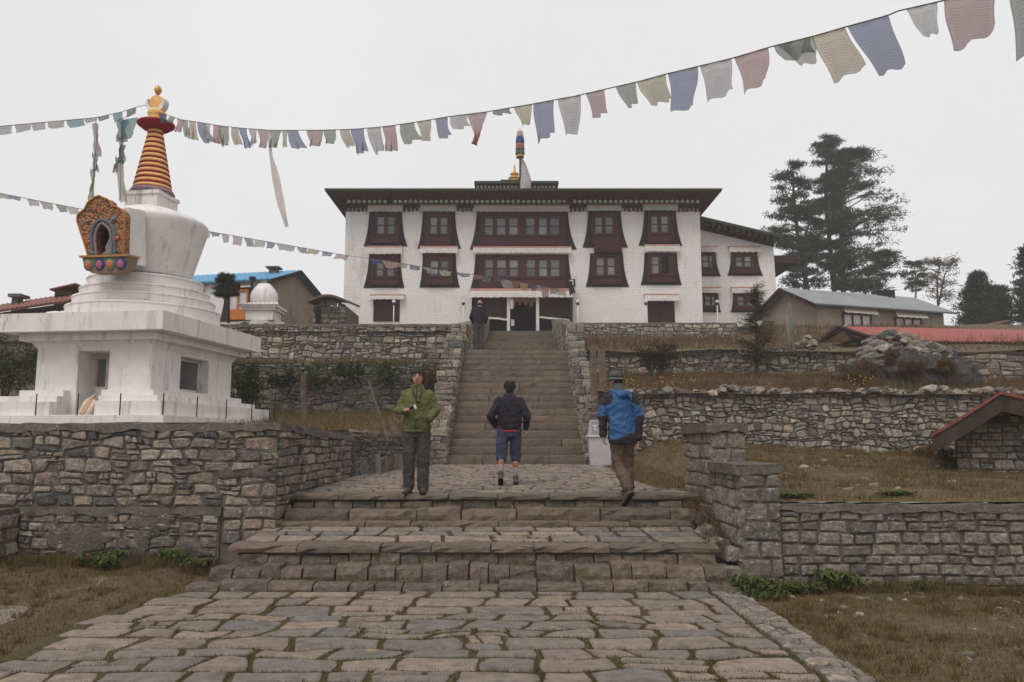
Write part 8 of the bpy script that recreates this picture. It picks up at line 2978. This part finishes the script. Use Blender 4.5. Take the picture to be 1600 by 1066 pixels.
acc(scatter(5000, 2.2, 2.9, 12.3, 20.2, z_slope, thr=-1), 0.05, 0.008)
acc(tufts(900, 22, 0.06, 3.3, 13.5, 10.0, 20.2, z_slope, thr=-0.15), 0.10, 0.010, 1.0)
flush('slope_grass', 'grass', 'brown and olive grass on the slope above the right-hand wall', 'grass')
acc(scatter(9000, -9, -2.3, 16.2, 25, lambda x, y: z_plat(x, y) if x < -3.2 else z_bank(x, y), lambda x, y: x < -2.2 and ((x + 3.12) / 1.02 < (y - 15.6) / 4.5 - 0.1), thr=-0.6), 0.16, 0.014)
flush('bank_grass', 'grass', 'taller dry grass on the bank between chorten and stairs', 'grass')
# tiers: brown scrub and tall dry grass
acc(scatter(9000, 2.5, 15, 20.6, 26.9, z_t1, thr=-0.2), 0.24, 0.018, 0.9, 0.85)
acc(scatter(7000, 2.5, 15, 20.6, 26.9, z_t1, thr=-0.5), 0.10, 0.02)
flush('tier_scrub', 'dry_leaf', 'brown dry scrub on the bank between the lower and middle right walls', 'scrub')
acc(scatter(7000, 2.6, 20, 27.5, 38.2, z_t2, thr=-0.3), 0.26, 0.025, 0.9, 0.85)
acc(scatter(3500, -13, -2.3, 24.9, 27.8, z_tl, thr=-0.1), 0.2, 0.018, 0.9, 0.85)
flush('tier_scrub', 'dry_leaf', 'brown dry scrub higher up below the monastery wall', 'scrub')
acc(scatter(6000, 2.5, 15, 20.6, 26.9, z_t1, thr=0.0, patch_s=0.6), 0.16, 0.02)
acc(scatter(4000, 2.6, 20, 27.5, 38.2, z_t2, thr=0.0, patch_s=0.5), 0.2, 0.03)
acc(scatter(4000, -13, -2.3, 24.9, 27.8, z_tl, thr=-0.2, patch_s=0.7), 0.18, 0.02)
flush('tier_grass', 'moss_grass', 'olive grass mixed into the scrub on the terraces', 'grass')
# moss and grass in the joints of the paving
pts = []
for p in JOINTS:
    k = len(p)
    for i in range(k):
        a, b = p[i], p[(i + 1) % k]
        L = math.hypot(b[0] - a[0], b[1] - a[1])
        for _ in range(int(L * (150 if a[1] < 10.2 else 50))):
            t = rg.random()
            x, y = a[0] + (b[0] - a[0]) * t + rg.normal() * 0.010, a[1] + (b[1] - a[1]) * t + rg.normal() * 0.010
            if len(a) == 3:
                z = a[2] + (b[2] - a[2]) * t + 0.004
            else:
                z = 0.002
            if mnoise.noise((x * 0.8, y * 0.8, 12.0)) < rg.uniform(-0.6, 0.3):
                continue
            pts.append((x, y, z))
acc(np.array(pts), 0.028, 0.007, 1.2)
pts = []
for (y, x0, x1, z0, z1) in ST:
    zb = z0
    for _ in range(900):
        x = rg.uniform(x0, x1)
        if mnoise.noise((x * 1.1, y * 3, 4.0)) < rg.uniform(-0.3, 0.4):
            continue
        pts.append((x, y - 0.02 - abs(rg.normal()) * 0.03, {9.10: -0.03, 9.34: 0.095, 9.60: 0.24, 10.90: 0.515, 11.10: 0.585, 11.35: 0.73}[y]))
acc(np.array(pts), 0.05, 0.008, 0.9)
flush('joint_grass', 'moss_grass', 'moss and short grass growing in the joints of paving and steps', 'moss')
# dry grass falling over the broken right end of the steps
pts = [(rg.uniform(2.38, 2.66), rg.uniform(9.7, 11.3), 0.0) for _ in range(1000)]
pts = np.array([(x, y, 0.36 + (y - 9.7) * 0.31 + rg.normal() * 0.04) for x, y, z in pts])
acc(pts[:600], 0.10, 0.008, 1.6, 0.8)
acc(pts[600:], 0.05, 0.008, 1.6, 0.8)
flush('dry_tussock', 'dry_leaf', 'dry brown grass spilling over the right end of the broad steps', 'grass')


# leafy weeds at the foot of the walls
def weed(label, x, y, z, r, n, seed, mat='green_leaf', size=0.12, h=0.21):
    g2 = np.random.default_rng(seed)
    t = thing('weed', label, 'plant', (x, y, z), 'leafy weeds at the wall feet')
    V, F = [], []
    for k in range(n):
        a = g2.uniform(0, 2 * np.pi)
        q = r * g2.random() ** 0.6
        bx, by = x + q * math.cos(a), y + q * math.sin(a) * 0.5
        for l in range(5):
            b = g2.uniform(0, 2 * np.pi)
            s = size * g2.uniform(0.6, 1.2)
            hz = h * g2.uniform(0.3, 1.0)
            d = Vector((math.cos(b), math.sin(b), 0))
            sd = Vector((-d.y, d.x, 0)) * s * 0.2
            p0 = Vector((bx, by, z + hz * 0.3))
            p1 = p0 + d * s * 0.5 + Vector((0, 0, hz * 0.6))
            p2 = p0 + d * s + Vector((0, 0, hz * 0.35))
            i = len(V)
            V += [p0, p1 + sd, p2, p1 - sd]
            F.append((i, i + 1, i + 2, i + 3))
    mesh_obj('leaves', [tuple(v) for v in V], F, M[mat], t)
    mb = MB()
    for k in range(5):
        a = g2.uniform(0, 2 * np.pi)
        mb.tube([(x, y, z - 0.02), (x + r * 0.4 * math.cos(a), y + r * 0.2 * math.sin(a), z + h * 0.7)], [0.006, 0.004], 4)
    mb.build('stems', M['green_leaf'], t)


wl_ = [(1165, 905, 9.25, 0.35, 'where the steps meet the pier'), (1205, 918, 9.15, 0.34, 'just right of the lowest step end'), (1190, 940, 8.85, 0.30, 'spreading towards the path kerb'), (1250, 925, 9.2, 0.24, 'before the left end of the low granite wall'),
       (1305, 908, 9.4, 0.32, 'bushiest one at the foot of the low granite wall'), (1400, 918, 9.42, 0.16, 'small one at the middle of the low granite wall'), (1440, 925, 9.42, 0.16, 'rightmost one at the low granite wall')]
for i, (px, py, Y, r, w_) in enumerate(wl_):
    p = at(px, py, Y)
    weed('green leafy weed ' + w_, p.x, Y, z_low(p.x, Y), r, 22 if r > 0.2 else 10, 100 + i, size=(0.10, 0.15, 0.09, 0.12, 0.16, 0.09, 0.1)[i], h=(0.22, 0.16, 0.1, 0.12, 0.26, 0.12, 0.14)[i])
for i, (px, Y, r, w_) in enumerate(((150, 10.35, 0.22, 'at the foot of the chorten wall, leftmost'), (178, 10.5, 0.16, 'second from left under the chorten wall'), (155 + 10, 10.1, 0.12, 'small one before the chorten wall'), (262, 10.5, 0.22, 'under the middle of the chorten wall'), (300, 10.45, 0.24, 'left of the landing under the chorten wall'))):
    p = at(px, 880, Y)
    weed('green leafy weed ' + w_, p.x, Y, z_low(p.x, Y), r, 26, 120 + i)
for i, (px, py, Y, r) in enumerate(((1240, 778, 10.1, 0.25), (1400, 770, 10.3, 0.2), (1160, 747, 12.0, 0.2))):
    p = at(px, py, Y)
    weed('low green weed on the slope, ' + ('near the pier top', 'above the granite wall middle', 'behind the taller pier')[i], p.x, Y, z_slope(p.x, Y), r, 20, 140 + i, h=0.07)
# yellow flowers on the tier
yf = surf('yellow_petals', [lin(196, 164, 62)], mott=0.1, bump=0)
rnd = random.Random(8)
for i, (px0, px1, py0, py1, w_) in enumerate(((1030, 1090, 585, 603, 'right of the bare shrub'), (1325, 1372, 584, 606, 'at the left foot of the dark boulder'), (965, 1000, 592, 606, 'behind the grey hat of the man in blue'))):
    c = at((px0 + px1) / 2, py1, 21.0)
    t = thing('yellow_wildflowers', 'scattered yellow wildflowers ' + w_, 'flowers', c, 'yellow wildflowers on the right bank')
    mb, ms = MB(), MB()
    for k in range(14):
        p = at(rnd.uniform(px0, px1), rnd.uniform(py0, py1), rnd.uniform(20.8, 21.4))
        mb.ball(p, 0.017, 6, 4)
        ms.tube([p, p - Vector((rnd.uniform(-.05, .05), 0, 0.3))], 0.004, 4)
    mb.build('blossoms', yf, t)
    ms.build('stems', M['grass'], t)
# pale stones lying in the grass
rnd = random.Random(15)
gs = thing('field_stones', 'scattered pale stones lying in the right-hand grass', 'stones', (5, 8, 0))
for k in range(150):
    if k < 90:
        x, y = rnd.uniform(3.0, 7.5), rnd.uniform(6.0, 9.2)
        z = z_low(x, y)
        s = rnd.uniform(0.012, 0.045)
    else:
        x, y = rnd.uniform(3.4, 11), rnd.uniform(10.5, 19.5)
        z = z_slope(x, y)
        s = rnd.uniform(0.03, 0.09)
    pts = [(x + s * math.cos(a) * rnd.uniform(.8, 1.2), y + s * 0.8 * math.sin(a) * rnd.uniform(.8, 1.2)) for a in [i * math.pi / 4 for i in range(8)]]
    V, F = stone_geo(pts, Frame((0, 0, z), (1, 0, 0), (0, 1, 0), (0, 0, 1)), rnd, h=s * 0.5, gap=0, back=-0.03, dome=0.4)
    mesh_obj('stone', V, F, M['stone_pale'], gs)

# ================================================================== mountain mist
hz = MB().box(-150, 150, -42, 150, -3, 48)
m = bpy.data.materials.new('mist')
m.use_nodes = True
nt = m.node_tree
nt.nodes.clear()
out = nt.nodes.new('ShaderNodeOutputMaterial')
pvn = nt.nodes.new('ShaderNodeVolumePrincipled')
pvn.inputs['Color'].default_value = (0.97, 0.965, 0.965, 1)
pvn.inputs['Density'].default_value = 0.0012
nt.links.new(pvn.outputs[0], out.inputs['Volume'])
hz = stuff(hz.build('haze', m))
hz['label'] = 'thin pale mist filling the air over the whole place'
